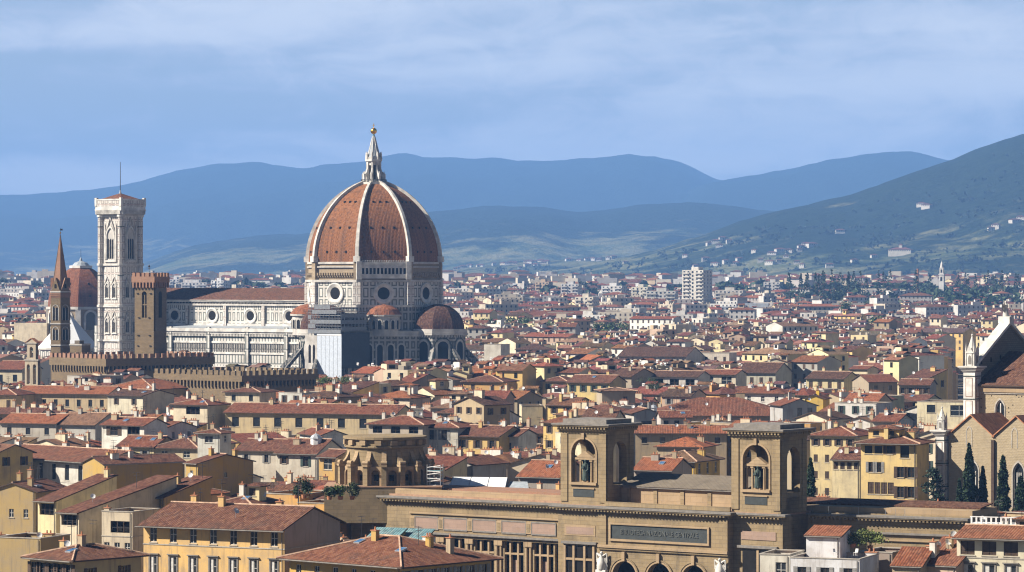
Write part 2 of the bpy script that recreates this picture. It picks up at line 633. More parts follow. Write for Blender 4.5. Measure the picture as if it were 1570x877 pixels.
# moulding round an arch
def arch_trim(mb, cx, r, z0, spring, y, w, th, mat, n=12, pointed=False):
    def arc(i, rr):
        u = i / n
        if pointed:
            k = rr / r
            if u <= 0.5:
                aa = math.pi - (math.pi / 3) * (u * 2)
                return (cx + (r + 2 * r * math.cos(aa)) * k, spring + 2 * r * math.sin(aa) * k)
            aa = (math.pi / 3) * ((1 - u) * 2)
            return (cx + (-r + 2 * r * math.cos(aa)) * k, spring + 2 * r * math.sin(aa) * k)
        a = math.pi * u
        return (cx - rr * math.cos(a), spring + rr * math.sin(a))
    inn = [(cx - r, z0)] + [arc(i, r) for i in range(n + 1)] + [(cx + r, z0)]
    out = [(cx - r - w, z0)] + [arc(i, r + w) for i in range(n + 1)] + [(cx + r + w, z0)]
    for i in range(len(inn) - 1):
        a, b_, c_, d_ = inn[i], inn[i + 1], out[i + 1], out[i]
        mb.face([(d_[0], y - th, d_[1]), (a[0], y - th, a[1]), (b_[0], y - th, b_[1]), (c_[0], y - th, c_[1])], mat)
        mb.face([(d_[0], y, d_[1]), (d_[0], y - th, d_[1]), (c_[0], y - th, c_[1]), (c_[0], y, c_[1])], mat)
        mb.face([(a[0], y - th, a[1]), (a[0], y, a[1]), (b_[0], y, b_[1]), (b_[0], y - th, b_[1])], mat)


def Mloc(x, y, z=0.0, rz=0.0):
    return Matrix.Translation((x, y, z)) @ Matrix.Rotation(rz, 4, 'Z')
# ------------------------------------------------------------------ houses
CREAM, YELLOW, OCHRE, WHITE, TAN, GREYW, PINK, AMBER, PALEY, STONEW = (
    (0.67, 0.57, 0.40), (0.72, 0.49, 0.18), (0.44, 0.28, 0.085), (0.74, 0.71, 0.62), (0.47, 0.36, 0.22),
    (0.46, 0.44, 0.39), (0.54, 0.39, 0.28), (0.66, 0.37, 0.11), (0.73, 0.61, 0.34), (0.34, 0.27, 0.18))
WNAME = {CREAM: 'cream', YELLOW: 'yellow', OCHRE: 'ochre', WHITE: 'white', TAN: 'tan', GREYW: 'grey', PINK: 'pinkish',
         AMBER: 'amber', PALEY: 'pale yellow', STONEW: 'bare stone'}
RBROWN, RRED, RORANGE, RDARK, RPALE = (0.142, 0.058, 0.037), (0.188, 0.065, 0.038), (0.285, 0.098, 0.046), (0.085, 0.042, 0.029), (0.215, 0.118, 0.072)
RNAME = {RBROWN: 'brown', RRED: 'red', RORANGE: 'orange', RDARK: 'dark brown', RPALE: 'faded'}
FOOT = []          # footprints of what stands: (cx, cy, ux, uy, hw, hd, px0, px1, y_near, py_base)
WCACHE = {}
rnd = random.Random(7)


def win_mesh(ww, wh, style, dep=0.2):
    key = (round(ww, 2), round(wh, 2), style)
    if key in WCACHE:
        return WCACHE[key]
    mb = MB()
    h = ww / 2
    st = style[0]
    if st in 'psfg':
        mb.box(-h, h, dep - 0.03, dep, 0, wh, 'glass')
        fr = 'frame_white' if st in 'pf' else 'wood_dark'
        if st != 'g':
            mb.box(-0.04, 0.04, dep - 0.08, dep - 0.03, 0, wh, fr)
            for z in (0.0, wh * 0.5, wh - 0.07):
                mb.box(-h, h, dep - 0.075, dep - 0.03, z, z + 0.07, fr)
            mb.box(-h, -h + 0.07, dep - 0.078, dep - 0.03, 0, wh, fr)
            mb.box(h - 0.07, h, dep - 0.078, dep - 0.03, 0, wh, fr)
    if st == 's':
        sm = {'g': 'shutter_green', 'y': 'shutter_grey', 'b': 'shutter_brown'}[(style + 'b')[1]]
        for sgn in (-1, 1):
            x0, x1 = sorted((sgn * (h + 0.02), sgn * (h + ww * 0.5)))
            mb.box(x0, x1, -0.075, -0.02, -0.05, wh + 0.05, sm)
            for k in range(6):
                z = wh * (k + 0.5) / 6
                mb.box(x0 + 0.07, x1 - 0.07, -0.09, -0.076, z - 0.07, z + 0.03, sm)
    if st == 'c':
        sm = {'g': 'shutter_green', 'y': 'shutter_grey', 'b': 'shutter_brown'}[(style + 'b')[1]]
        mb.box(-h, h, dep - 0.1, dep, 0, wh, sm)
        for k in range(8):
            z = wh * (k + 0.5) / 8
            mb.box(-h + 0.06, h - 0.06, dep - 0.13, dep - 0.101, z - 0.06, z + 0.02, sm)
        mb.box(-0.02, 0.02, dep - 0.14, dep - 0.102, 0, wh, 'gloom')
    if st == 'o':
        mb.box(-h, h, dep + 0.5, dep + 0.55, 0, wh, 'gloom')
        k = max(1, round(ww / 1.3))
        for i in range(1, k):
            x = -h + ww * i / k
            mb.box(x - 0.06, x + 0.06, dep - 0.1, dep + 0.02, 0, wh, 'wood_dark')
        mb.box(-h, h, dep - 0.06, dep - 0.01, wh * 0.42, wh * 0.42 + 0.06, 'iron')
    if st in 'pscg':
        mb.box(-h - 0.12, h + 0.12, -0.10, -0.004, -0.16, -0.05, 'trim')
    if st == 'f':
        e = 0.22
        mb.box(-h - e, -h - 0.003, -0.09, -0.004, -0.1, wh + e, 'trim_grey')
        mb.box(h + 0.003, h + e, -0.09, -0.004, -0.1, wh + e, 'trim_grey')
        mb.box(-h - 0.003, h + 0.003, -0.088, -0.004, wh + 0.003, wh + e, 'trim_grey')
        mb.box(-h - e - 0.15, h + e + 0.15, -0.26, -0.004, wh + e + 0.003, wh + e + 0.16, 'trim_grey')
        mb.box(-h - e - 0.1, h + e + 0.1, -0.2, -0.004, -0.28, -0.103, 'trim_grey')
        mb.box(-h * 0.92, -0.05, dep - 0.13, dep - 0.08, 0.05, wh - 0.05, 'frame_white')
    me = mb.mesh('window')
    WCACHE[key] = me
    return me


def chimney_mesh(k):
    key = ('chim', k)
    if key not in WCACHE:
        mb = MB()
        w, d, h = [(0.45, 0.35, 1.3), (0.8, 0.45, 1.1), (0.4, 0.4, 2.0), (1.3, 0.5, 1.5)][k]
        mb.box(-w, w, -d, d, -1.2, h, 'plaster')
        mb.box(-w - 0.1, w + 0.1, -d - 0.1, d + 0.1, h + 0.003, h + 0.1, 'clay')
        n = max(1, int(w / 0.35))
        for i in range(n):
            x = (i - (n - 1) / 2) * 0.62
            mb.tube((x, 0, h + 0.1), (x, 0, h + 0.55), 0.14, 0.11, 'clay', 6)
        WCACHE[key] = mb.mesh('chimney')
    return WCACHE[key]


def dish_mesh():
    if 'dish' not in WCACHE:
        mb = MB()
        mb.tube((0, 0, -0.6), (0, 0, 0.95), 0.03, 0.03, 'steel', 5)
        mb.M = Matrix.Translation((0, -0.1, 0.95)) @ Matrix.Rotation(R(62), 4, 'X')
        mb.lathe([(0.0, 0.0), (0.25, 0.03), (0.45, 0.11)], 12, 'white_paint')
        mb.lathe([(0.45, 0.11), (0.25, 0.0), (0.0, -0.03)], 12, 'white_paint')
        mb.tube((0, 0.3, 0.0), (0, 0, 0.42), 0.02, 0.02, 'steel', 4)
        WCACHE['dish'] = mb.mesh('satellite_dish')
    return WCACHE['dish']


def aerial_mesh(k):
    key = ('aer', k)
    if key not in WCACHE:
        mb = MB()
        h = (2.6, 3.6)[k]
        mb.tube((0, 0, -0.8), (0, 0, h), 0.05, 0.045, 'iron', 4)
        for z, l in ((h - 0.1, 0.7), (h - 0.6, 0.55)):
            mb.tube((-l, 0, z), (l, 0, z), 0.035, 0.035, 'iron', 4)
            for i in range(6):
                x = -l + 2 * l * (i + 0.5) / 6
                mb.tube((x, -0.32, z), (x, 0.32, z), 0.014, 0.014, 'iron', 3)
        WCACHE[key] = mb.mesh('aerial')
    return WCACHE[key]


def skylight_mesh():
    if 'sky' not in WCACHE:
        mb = MB()
        mb.box(-0.55, 0.55, -0.7, 0.7, -0.1, 0.16, 'zinc')
        mb.box(-0.46, 0.46, -0.6, 0.6, 0.163, 0.18, 'blue_glass')
        WCACHE['sky'] = mb.mesh('skylight')
    return WCACHE['sky']


def roof_fn(kind, w, d, h, pit):
    def f(x, y):
        if kind == 'hip':
            return h + pit * min(w / 2 - abs(x), d / 2 - abs(y))
        if kind == 'gx':
            return h + pit * (d / 2 - abs(y))
        if kind == 'gy':
            return h + pit * (w / 2 - abs(x))
        if kind == 'shed':
            return h + pit * (y + d / 2)
        return h
    return f


def build_roof(mb, kind, w, d, h, pit, ov, th=0.2, ridge=True):
    f = roof_fn(kind, w, d, h, pit)
    W2, D2 = w / 2 + ov, d / 2 + ov
    T = 'tile'
    og = 0.35 if kind in ('gx', 'gy') else ov

    def rr(a, b):
        if ridge:
            a, b = Vector(a), Vector(b)
            mb.tube(a + Vector((0, 0, th + 0.02)), b + Vector((0, 0, th + 0.02)), 0.17, 0.17, 'pale_ridge', 5)

    def z(x, y):
        return f(x, y)
    if kind == 'hip':
        ze = h - pit * ov + th
        if w >= d:
            r = (w - d) / 2
            A, B = Vector((-r, 0, h + pit * d / 2 + th)), Vector((r, 0, h + pit * d / 2 + th))
        else:
            r = (d - w) / 2
            A, B = Vector((0, -r, h + pit * w / 2 + th)), Vector((0, r, h + pit * w / 2 + th))
        c = [Vector((-W2, -D2, ze)), Vector((W2, -D2, ze)), Vector((W2, D2, ze)), Vector((-W2, D2, ze))]
        if w >= d:
            mb.face([c[0], c[1], B, A], T)
            mb.face([c[1], c[2], B], T)
            mb.face([c[2], c[3], A, B], T)
            mb.face([c[3], c[0], A], T)
            con = [(0, A), (1, B), (2, B), (3, A)]
        else:
            mb.face([c[0], c[1], A], T)
            mb.face([c[1], c[2], B, A], T)
            mb.face([c[2], c[3], B], T)
            mb.face([c[3], c[0], A, B], T)
            con = [(0, A), (1, A), (2, B), (3, B)]
        dn = Vector((0, 0, th))
        for i in range(4):
            j = (i + 1) % 4
            mb.face([c[i] - dn, c[j] - dn, c[j], c[i]], 'wood_dark')
        mb.face([c[3] - dn, c[2] - dn, c[1] - dn, c[0] - dn], 'wood_dark')
        if ridge:
            for i, q in con:
                rr(c[i] - dn, q - dn)
            rr(A - dn, B - dn)
    elif kind == 'gx':
        zr, ze = h + pit * d / 2 + th, h - pit * ov + th
        x0, x1 = -w / 2 - og, w / 2 + og
        mb.slab([(x0, -D2, ze), (x1, -D2, ze), (x1, 0, zr), (x0, 0, zr)], th, T, 'wood_dark')
        mb.slab([(x1, D2, ze), (x0, D2, ze), (x0, 0, zr), (x1, 0, zr)], th, T, 'wood_dark')
        rr((x0, 0, zr - th), (x1, 0, zr - th))
    elif kind == 'gy':
        zr, ze = h + pit * w / 2 + th, h - pit * ov + th
        y0, y1 = -d / 2 - og, d / 2 + og
        mb.slab([(-W2, y1, ze), (-W2, y0, ze), (0, y0, zr), (0, y1, zr)], th, T, 'wood_dark')
        mb.slab([(W2, y0, ze), (W2, y1, ze), (0, y1, zr), (0, y0, zr)], th, T, 'wood_dark')
        rr((0, y0, zr - th), (0, y1, zr - th))
    elif kind == 'shed':
        x0, x1 = -w / 2 - 0.3, w / 2 + 0.3
        mb.slab([(x0, -D2, h - pit * ov + th), (x1, -D2, h - pit * ov + th), (x1, d / 2 + 0.1, h + pit * (d + 0.1) + th), (x0, d / 2 + 0.1, h + pit * (d + 0.1) + th)], th, T, 'wood_dark')
    elif kind == 'flat':
        a, b_ = w / 2, d / 2
        mb.box(-a + 0.2, a - 0.2, -b_ + 0.2, b_ - 0.2, h - 0.9, h - 0.8, 'terrace_floor')
        for (x0, x1, y0, y1) in ((-a - 0.08, a + 0.08, -b_ - 0.08, -b_ + 0.25), (-a - 0.08, a + 0.08, b_ - 0.25, b_ + 0.08),
                                 (-a - 0.08, -a + 0.25, -b_ + 0.253, b_ - 0.253), (a - 0.25, a + 0.08, -b_ + 0.253, b_ - 0.253)):
            mb.box(x0, x1, y0, y1, h + 0.003, h + 0.14, 'trim')
    return f


def row_ops(Wd, h, rows):
    """rows: (dz from the eave down to the window head, height, count, width, style[, lo, hi])"""
    ops = []
    for r in rows:
        dz, wh, n, ww, st = r[:5]
        lo, hi = (r[5], r[6]) if len(r) > 5 else (0.0, 1.0)
        a0, a1 = Wd * lo, Wd * hi
        for i in range(n):
            c = a0 + (a1 - a0) * (i + 0.5) / n
            if c - ww / 2 < 0.15 or c + ww / 2 > Wd - 0.15:
                continue
            zt = h - dz
            ops.append((c - ww / 2, c + ww / 2, zt - wh, zt, st, ww, wh))
    # never let two openings touch
    good = []
    for o in ops:
        if all(o[1] + 0.05 < g[0] or g[1] + 0.05 < o[0] or o[3] + 0.05 < g[2] or g[3] + 0.05 < o[2] for g in good):
            good.append(o)
    return good


def house(cx, cy, th, w, d, h, roof='hip', pit=0.32, wall=CREAM, rcol=RBROWN, front=(), right=(), left=(), label='', cat='house',
          group=None, name='town_house', ov=0.7, extras=(), ridge=False, right_wall=None, base_z=0.0, strings=()):
    rz = -R(th)
    root = thing(name, label, cat, (cx, cy, base_z), rz, group)
    mb = MB()
    hw, hd = w / 2, d / 2
    sides = (((-hw, -hd), (1, 0), w, front, 0.0), ((hw, -hd), (0, 1), d, right, math.pi / 2), ((hw, hd), (-1, 0), w, (), math.pi), ((-hw, hd), (0, -1), d, left, -math.pi / 2))
    wins = []
    sb = MB()
    for p0, ux, L, rows, wz in sides:
        ops = row_ops(L, h, rows)
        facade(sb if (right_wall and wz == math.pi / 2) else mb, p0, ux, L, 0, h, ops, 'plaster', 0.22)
        for o in ops:
            c = (o[0] + o[1]) / 2
            wins.append((p0[0] + ux[0] * c, p0[1] + ux[1] * c, o[2], wz, o[5], o[6], o[4]))
    if roof == 'gx':
        zr = h + pit * hd
        (sb if right_wall else mb).face([(hw, -hd, h), (hw, hd, h), (hw, 0, zr)], 'plaster')
        mb.face([(-hw, hd, h), (-hw, -hd, h), (-hw, 0, zr)], 'plaster')
    elif roof == 'gy':
        zr = h + pit * hw
        mb.face([(-hw, -hd, h), (hw, -hd, h), (0, -hd, zr)], 'plaster')
        mb.face([(hw, hd, h), (-hw, hd, h), (0, hd, zr)], 'plaster')
    elif roof == 'shed':
        zr = h + pit * d
        mb.face([(hw, -hd, h), (hw, hd, h), (hw, hd, zr)], 'plaster')
        mb.face([(-hw, hd, h), (-hw, -hd, h), (-hw, hd, zr)], 'plaster')
        mb.face([(hw, hd, h), (-hw, hd, h), (-hw, hd, zr), (hw, hd, zr)], 'plaster')
    for dz in strings:
        mb.box(-hw - 0.06, hw + 0.06, -hd - 0.07, -hd - 0.004, h - dz - 0.16, h - dz, 'trim')
        mb.box(hw + 0.004, hw + 0.07, -hd - 0.003, hd, h - dz - 0.16, h - dz, 'trim')
    mb.build('wall', root, wall)
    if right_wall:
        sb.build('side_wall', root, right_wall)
    rb = MB()
    f = build_roof(rb, roof, w, d, h, pit, ov if roof != 'flat' else 0, 0.2, ridge)
    rb.build('roof', root, rcol)
    for (x, y, z, wz, ww, wh, st) in wins:
        link('window', win_mesh(ww, wh, st), root, None, (x, y, z), wz)
    if cy < 780:
        gb = MB()
        zg = h - (pit * ov if roof in ('hip', 'gx', 'shed') else 0)
        if roof in ('hip', 'gx', 'shed'):
            gb.tube((-hw - ov * 0.5, -hd - ov - 0.05, zg + 0.02), (hw + ov * 0.5, -hd - ov - 0.05, zg + 0.02), 0.09, 0.09, 'trim_grey', 5)
            gb.build('gutter', root)
            gb = MB()
        gb.tube((hw - 0.35, -hd - 0.1, 0), (hw - 0.35, -hd - 0.1, h - 0.15), 0.06, 0.06, 'trim_grey', 5)
        gb.build('drainpipe', root)
    for e in extras:
        k = e[0]
        x, y = e[1] * hw, e[2] * hd
        z = f(x, y) + 0.2 if roof != 'flat' else h - 0.8
        if k == 'chimney':
            link('chimney', chimney_mesh(e[3]), root, e[4] if len(e) > 4 else wall, (x, y, z))
        elif k == 'dish':
            link('satellite_dish', dish_mesh(), root, None, (x, y, z), R(e[3]) - rz)
        elif k == 'aerial':
            link('aerial', aerial_mesh(e[3]), root, None, (x, y, z), R(e[4]))
        elif k == 'skylight':
            a = math.atan(pit) if roof in ('hip', 'gx', 'shed') else 0
            o = link('skylight', skylight_mesh(), root, None, (x, y, z))
            o.rotation_euler = (a if y < 0 or roof == 'shed' else -a, 0, 0)
        elif k == 'dormer':     # roof room with a little tiled roof: width, depth, rise, wall colour, window style
            ww, dd, hh, wc = e[3:7]
            st = e[7] if len(e) > 7 else 'g'
            db = MB()
            zb, zt = z - 1.5, z + hh
            ops = row_ops(ww, zt, [(0.35, min(1.3, hh * 0.6), max(1, int(ww / 2.2)), min(1.2, ww * 0.5), st)])
            db.M = Mloc(x, y, 0)
            facade(db, (-ww / 2, -dd / 2), (1, 0), ww, zb, zt, ops, 'plaster', 0.2)
            facade(db, (ww / 2, -dd / 2), (0, 1), dd, zb, zt, [], 'plaster')
            facade(db, (ww / 2, dd / 2), (-1, 0), ww, zb, zt, [], 'plaster')
            facade(db, (-ww / 2, dd / 2), (0, -1), dd, zb, zt, [], 'plaster')
            do = db.build('roof_room', root, wc)
            rb2 = MB()
            rb2.M = Mloc(x, y, 0)
            build_roof(rb2, 'hip', ww, dd, zt, 0.28, 0.45, 0.16, False)
            rb2.build('small_roof', do, rcol)
            for o in ops:
                link('window', win_mesh(o[5], o[6], o[4]), do, None, (x - ww / 2 + (o[0] + o[1]) / 2, y - dd / 2, o[2]))
        elif k == 'lantern':
            lb = MB()
            lb.M = Mloc(x, y, z)
            r = e[3]
            lb.lathe([(r, -0.8), (r, 0.9)], 8, 'white_paint')
            lb.lathe([(r + 0.2, 0.9), (r * 0.7, r * 0.55 + 0.9), (0.0, r * 0.9 + 0.9)], 8, 'zinc')
            lb.tube((0, 0, r * 0.9 + 0.9), (0, 0, r * 0.9 + 1.5), 0.08, 0.04, 'zinc', 5)
            lb.build('roof_lantern', root)
    return root


def reg(cx, cy, th, w, d, h, pyb, top=None):
    a = -R(th)
    u = (math.cos(a), math.sin(a))
    pts = [(cx + u[0] * sx * w / 2 - u[1] * sy * d / 2, cy + u[1] * sx * w / 2 + u[0] * sy * d / 2) for sx in (-1, 1) for sy in (-1, 1)]
    pxs = [PXY(*p) for p in pts]
    FOOT.append((cx, cy, u[0], u[1], w / 2, d / 2, min(pxs), max(pxs), min(p[1] for p in pts), pyb, top if top else h, pts))


def inside(fp, x, y, m):
    dx, dy = x - fp[0], y - fp[1]
    a = dx * fp[2] + dy * fp[3]
    b = -dx * fp[3] + dy * fp[2]
    return abs(a) < fp[4] + m and abs(b) < fp[5] + m


HEROES = []


def hero(px0, px1, py, th, d, roof, wall, rcol, label, z=17.0, Y=None, pit=0.32, front=(), right=(), left=(), pyb=None, ov=0.7, extras=(),
         cat='house', name='town_house', group='old town houses under tiled roofs', ridge=True, strings=(), right_wall=None):
    """front-left and front-right wall corners seen at px0 and px1, eave line at py on the left corner"""
    if 4 <= th <= 20:
        th = th + 13
    if Y is None:
        if py < 690 and z < 20:
            z = z + max(0.0, min(5.0, (690 - py) / 14.0))
        Y = F * (CZ - z) / (py - HY)
    else:
        z = ZP(py, Y)
    a = R(th)
    k = (px1 - CX) / F
    x0 = XP(px0, Y)
    w = (k * Y - x0) / (math.cos(a) + k * math.sin(a))
    E = (math.cos(a), -math.sin(a))
    N = (math.sin(a), math.cos(a))
    cx = x0 + E[0] * w / 2 + N[0] * d / 2
    cy = Y + E[1] * w / 2 + N[1] * d / 2
    if roof != 'flat' and Y < 1000 and w > 5:
        hr = random.Random(int(px0 * 7 + py))
        more = []
        for _ in range(hr.randint(1, 3)):
            more.append(('aerial', hr.uniform(-0.8, 0.8), hr.uniform(-0.2, 0.7), hr.randint(0, 1), hr.uniform(0, 180)))
        for _ in range(hr.randint(0, 2)):
            more.append(('dish', hr.uniform(-0.8, 0.8), hr.uniform(-0.7, 0.4), hr.uniform(-20, 50)))
        for _ in range(hr.randint(1, 2)):
            more.append(('chimney', hr.uniform(-0.85, 0.85), hr.uniform(-0.5, 0.6), hr.choice((0, 0, 2, 1)), hr.choice((wall, WHITE, TAN))))
        if hr.random() < 0.4 and roof in ('hip', 'gx'):
            more.append(('skylight', hr.uniform(-0.6, 0.6), hr.uniform(-0.6, -0.35)))
        extras = list(extras) + more
    root = house(cx, cy, th, w, d, z, roof, pit, wall, rcol, front, right, left, label, cat, group, name, ov, extras, ridge, right_wall, strings=strings)
    rise = {'hip': pit * min(w, d) / 2, 'gx': pit * d / 2, 'gy': pit * w / 2, 'shed': pit * d}.get(roof, 0)
    reg(cx, cy, th, w, d, z, pyb if pyb else py + 22, z + rise)
    HEROES.append((label, round(Y), round(w, 1), d, round(z, 1)))
    return root
# ------------------------------------------------------------------ setting: ground and hills
def interp(pts, x):
    if x <= pts[0][0]:
        return pts[0][1]
    for i in range(len(pts) - 1):
        if x <= pts[i + 1][0]:
            a, b_ = pts[i], pts[i + 1]
            u = (x - a[0]) / (b_[0] - a[0])
            m0 = (b_[1] - pts[i - 1][1]) / (b_[0] - pts[i - 1][0]) if i > 0 else (b_[1] - a[1]) / (b_[0] - a[0])
            m1 = (pts[i + 2][1] - a[1]) / (pts[i + 2][0] - a[0]) if i + 2 < len(pts) else (b_[1] - a[1]) / (b_[0] - a[0])
            h = b_[0] - a[0]
            u2, u3 = u * u, u * u * u
            return (2 * u3 - 3 * u2 + 1) * a[1] + (u3 - 2 * u2 + u) * h * m0 + (-2 * u3 + 3 * u2) * b_[1] + (u3 - u2) * h * m1
    return pts[-1][1]


mb = MB()
G = 26000
for ya, yb in ((-2500, 1500), (1500, 4600), (4600, 26000)):
    mb.face([(-G, ya, gz(ya)), (G, ya, gz(ya)), (G, yb, gz(yb)), (-G, yb, gz(yb))], 'town_ground')
tag(mb.build('ground'), None, None, kind='structure')


def hill(name, prof, Yf, Yc, Yb, px0=-700, px1=2300, nx=230, ny=34, rough=1.0, seed=0.0, front=1.4, foot=0.0):
    """a range of hills: crest line prof (photo columns and rows at the crest's distance), foot at Yf, back slope to Yb"""
    verts, faces = [], []

    def height(px, Y):
        zc = max(0.0, ZP(interp(prof, px), Yc))
        if Y <= Yc:
            u = max(0.0, (Y - Yf) / (Yc - Yf))
            s = 1 - (1 - u) ** front if front > 1 else u
        else:
            s = 1 - ((Y - Yc) / (Yb - Yc)) ** 2
        x = XP(px, Y)
        amp = 0.13 * zc * rough * min(1, s * 2.5) * (1 - s * 0.72)
        g = mnoise.noise(Vector((x / 760 + seed, Y / 1600, 0.3))) + 0.5 * mnoise.noise(Vector((x / 310 + seed, Y / 720, 1.3)))
        g += 0.35 * mnoise.noise(Vector((x / 135 + seed, Y / 400, 2.3)))
        tree = 4.0 * mnoise.noise(Vector((x / 42, Y / 100, seed))) + 4.0 * mnoise.noise(Vector((x / 110, Y / 160, seed + 4)))
        return zc * s + amp * g + tree * min(1.0, s * 3) + foot
    ys = [Yf + (Yc - Yf) * (j / (ny - 6)) for j in range(ny - 5)] + [Yc + (Yb - Yc) * (j + 1) / 5 for j in range(5)]
    for Y in ys:
        for i in range(nx):
            px = px0 + (px1 - px0) * i / (nx - 1)
            verts.append((XP(px, Y), Y, height(px, Y) - (3.0 if Y == ys[0] or Y == ys[-1] else 0.0)))
    for j in range(len(ys) - 1):
        for i in range(nx - 1):
            a = j * nx + i
            faces.append((a, a + 1, a + nx + 1, a + nx))
    me = bpy.data.meshes.new(name)
    me.from_pydata(verts, [], faces)
    me.materials.append(MATS['hillside'])
    for p in me.polygons:
        p.use_smooth = True
    o = link(name, me)
    tag(o, None, None, kind='structure')
    return height


hill('far_hills', [(-700, 330), (-200, 312), (0, 303), (90, 297), (150, 291), (215, 277), (280, 262), (345, 251), (420, 250), (480, 251), (545, 248), (620, 241),
                   (700, 242), (760, 245), (830, 248), (900, 241), (970, 236), (1020, 243), (1065, 260), (1100, 276), (1180, 290), (1300, 300), (1700, 320), (2300, 330)],
     13000, 19000, 20600, seed=1.0, rough=1.5)
hill('distant_hill', [(-700, 427), (900, 427), (1000, 330), (1060, 288), (1100, 275), (1180, 264), (1260, 249), (1350, 237), (1400, 238), (1440, 245), (1600, 262), (1900, 270), (2300, 300)],
     12500, 17000, 18800, seed=5.0, rough=1.2)
hill('middle_hills', [(-700, 432), (100, 430), (170, 420), (220, 403), (290, 377), (370, 362), (470, 357), (560, 350), (640, 334), (700, 327), (760, 320), (830, 319), (890, 325), (960, 318),
                      (1020, 311), (1100, 311), (1190, 320), (1300, 330), (1700, 340), (2300, 350)],
     8600, 11800, 13200, seed=9.0, rough=1.6)
h_near = hill('wooded_mountain', [(-700, 428), (700, 428), (860, 412), (960, 392), (1050, 367), (1130, 342), (1190, 322), (1250, 306), (1300, 294), (1360, 271), (1430, 244), (1480, 226), (1530, 209),
                                  (1570, 196), (1680, 174), (1850, 170), (2050, 190), (2300, 230)],
              5600, 8000, 9300, seed=13.0, rough=2.0, front=1.25)
h_spur = hill('hill_spur', [(-700, 432), (1150, 432), (1250, 425), (1330, 402), (1400, 385), (1460, 372), (1540, 362), (1600, 358), (1800, 350), (2300, 360)],
              5200, 6500, 7400, seed=21.0, rough=1.5)
h_low = hill('valley_slope', [(-700, 431), (560, 431), (640, 420), (720, 411), (800, 402), (900, 396), (1000, 391), (1060, 380), (1120, 368), (1170, 372), (1240, 390), (1350, 412), (1500, 428), (2300, 430)],
              6200, 8600, 10200, seed=17.0, rough=1.8)

# ------------------------------------------------------------------ air
hb = bpy.data.meshes.new('haze')
x0, x1, y0, y1, z0, z1 = -6200, 6200, -300, 21500, -4.5, 860
vs = [(x, y, z) for z in (z0, z1) for y in (y0, y1) for x in (x0, x1)]
hb.from_pydata(vs, [], [(0, 2, 3, 1), (4, 5, 7, 6), (0, 1, 5, 4), (2, 6, 7, 3), (0, 4, 6, 2), (1, 3, 7, 5)])
hm = bpy.data.materials.new('haze_air')
hm.use_nodes = True
t = hm.node_tree
t.nodes.clear()
pv = nd(t, 'ShaderNodeVolumePrincipled')
pv.inputs['Color'].default_value = (0.24, 0.49, 1.0, 1)
pv.inputs['Density'].default_value = 7.4e-5
pv.inputs['Anisotropy'].default_value = 0.0
mo = nd(t, 'ShaderNodeOutputMaterial')
t.links.new(pv.outputs[0], mo.inputs['Volume'])
hm.cycles.homogeneous_volume = True if hasattr(hm.cycles, 'homogeneous_volume') else None
hb.materials.append(hm)
ho = link('haze', hb)
tag(ho, None, None, kind='stuff')


# ------------------------------------------------------------------ the cathedral
TH = 34.0
A34 = -R(TH)
CATH_Y = 1345.0
cath = thing('cathedral', 'marble cathedral under the huge red brick dome with white ribs', 'cathedral', (XP(573, CATH_Y), CATH_Y, 0), A34)
OCT = [R(22.5 + 45 * k) for k in range(8)]


def octo(r, c=(0, 0)):
    return [(c[0] + r * math.cos(a), c[1] + r * math.sin(a)) for a in OCT]


# drum: lower body in marble darkened to stand for shade, marble storey with the round windows, bare masonry belt
mb = MB()
mb.prism(octo(27.3), 0, 45.4, 'inlay_shaded')
mb.prism(octo(28.0), 45.0, 45.9, 'marble_aged')
mb.prism(octo(27.0), 45.9, 54.6, 'inlay_drum')
mb.prism(octo(27.7), 54.6, 55.5, 'marble_aged')
mb.prism(octo(26.5), 55.5, 61.6, 'drum_masonry')
mb.prism(octo(27.0), 61.6, 62.4, 'marble_aged')
for a in OCT:      # corner pilasters
    c, s = math.cos(a), math.sin(a)
    mb.M = Matrix.Rotation(a, 4, 'Z')
    mb.box(25.9, 27.55, -1.5, 1.5, 45.95, 54.55, 'inlay_tower')
    mb.box(25.6, 27.2, -1.3, 1.3, 55.55, 62.3, 'drum_masonry')
    mb.M = None
mb.build('drum', cath)
for k in range(8):
    aw = R(45 * k)
    ap = 27.0 * math.cos(R(22.5))
    mb = MB()
    mb.lathe([(4.1, 0.0), (4.1, 0.5), (3.6, 0.62), (3.2, 0.45), (2.35, 0.12)], 28, 'marble_white')
    mb.face([(2.36 * math.cos(2 * math.pi * i / 24), 2.36 * math.sin(2 * math.pi * i / 24), 0.11) for i in range(24)], 'gloom')
    o = mb.build('round_window', cath)
    o.matrix_local = Matrix.Rotation(aw, 4, 'Z') @ Matrix.Translation((ap, 0, 50.3)) @ Matrix.Rotation(R(90), 4, 'Y')
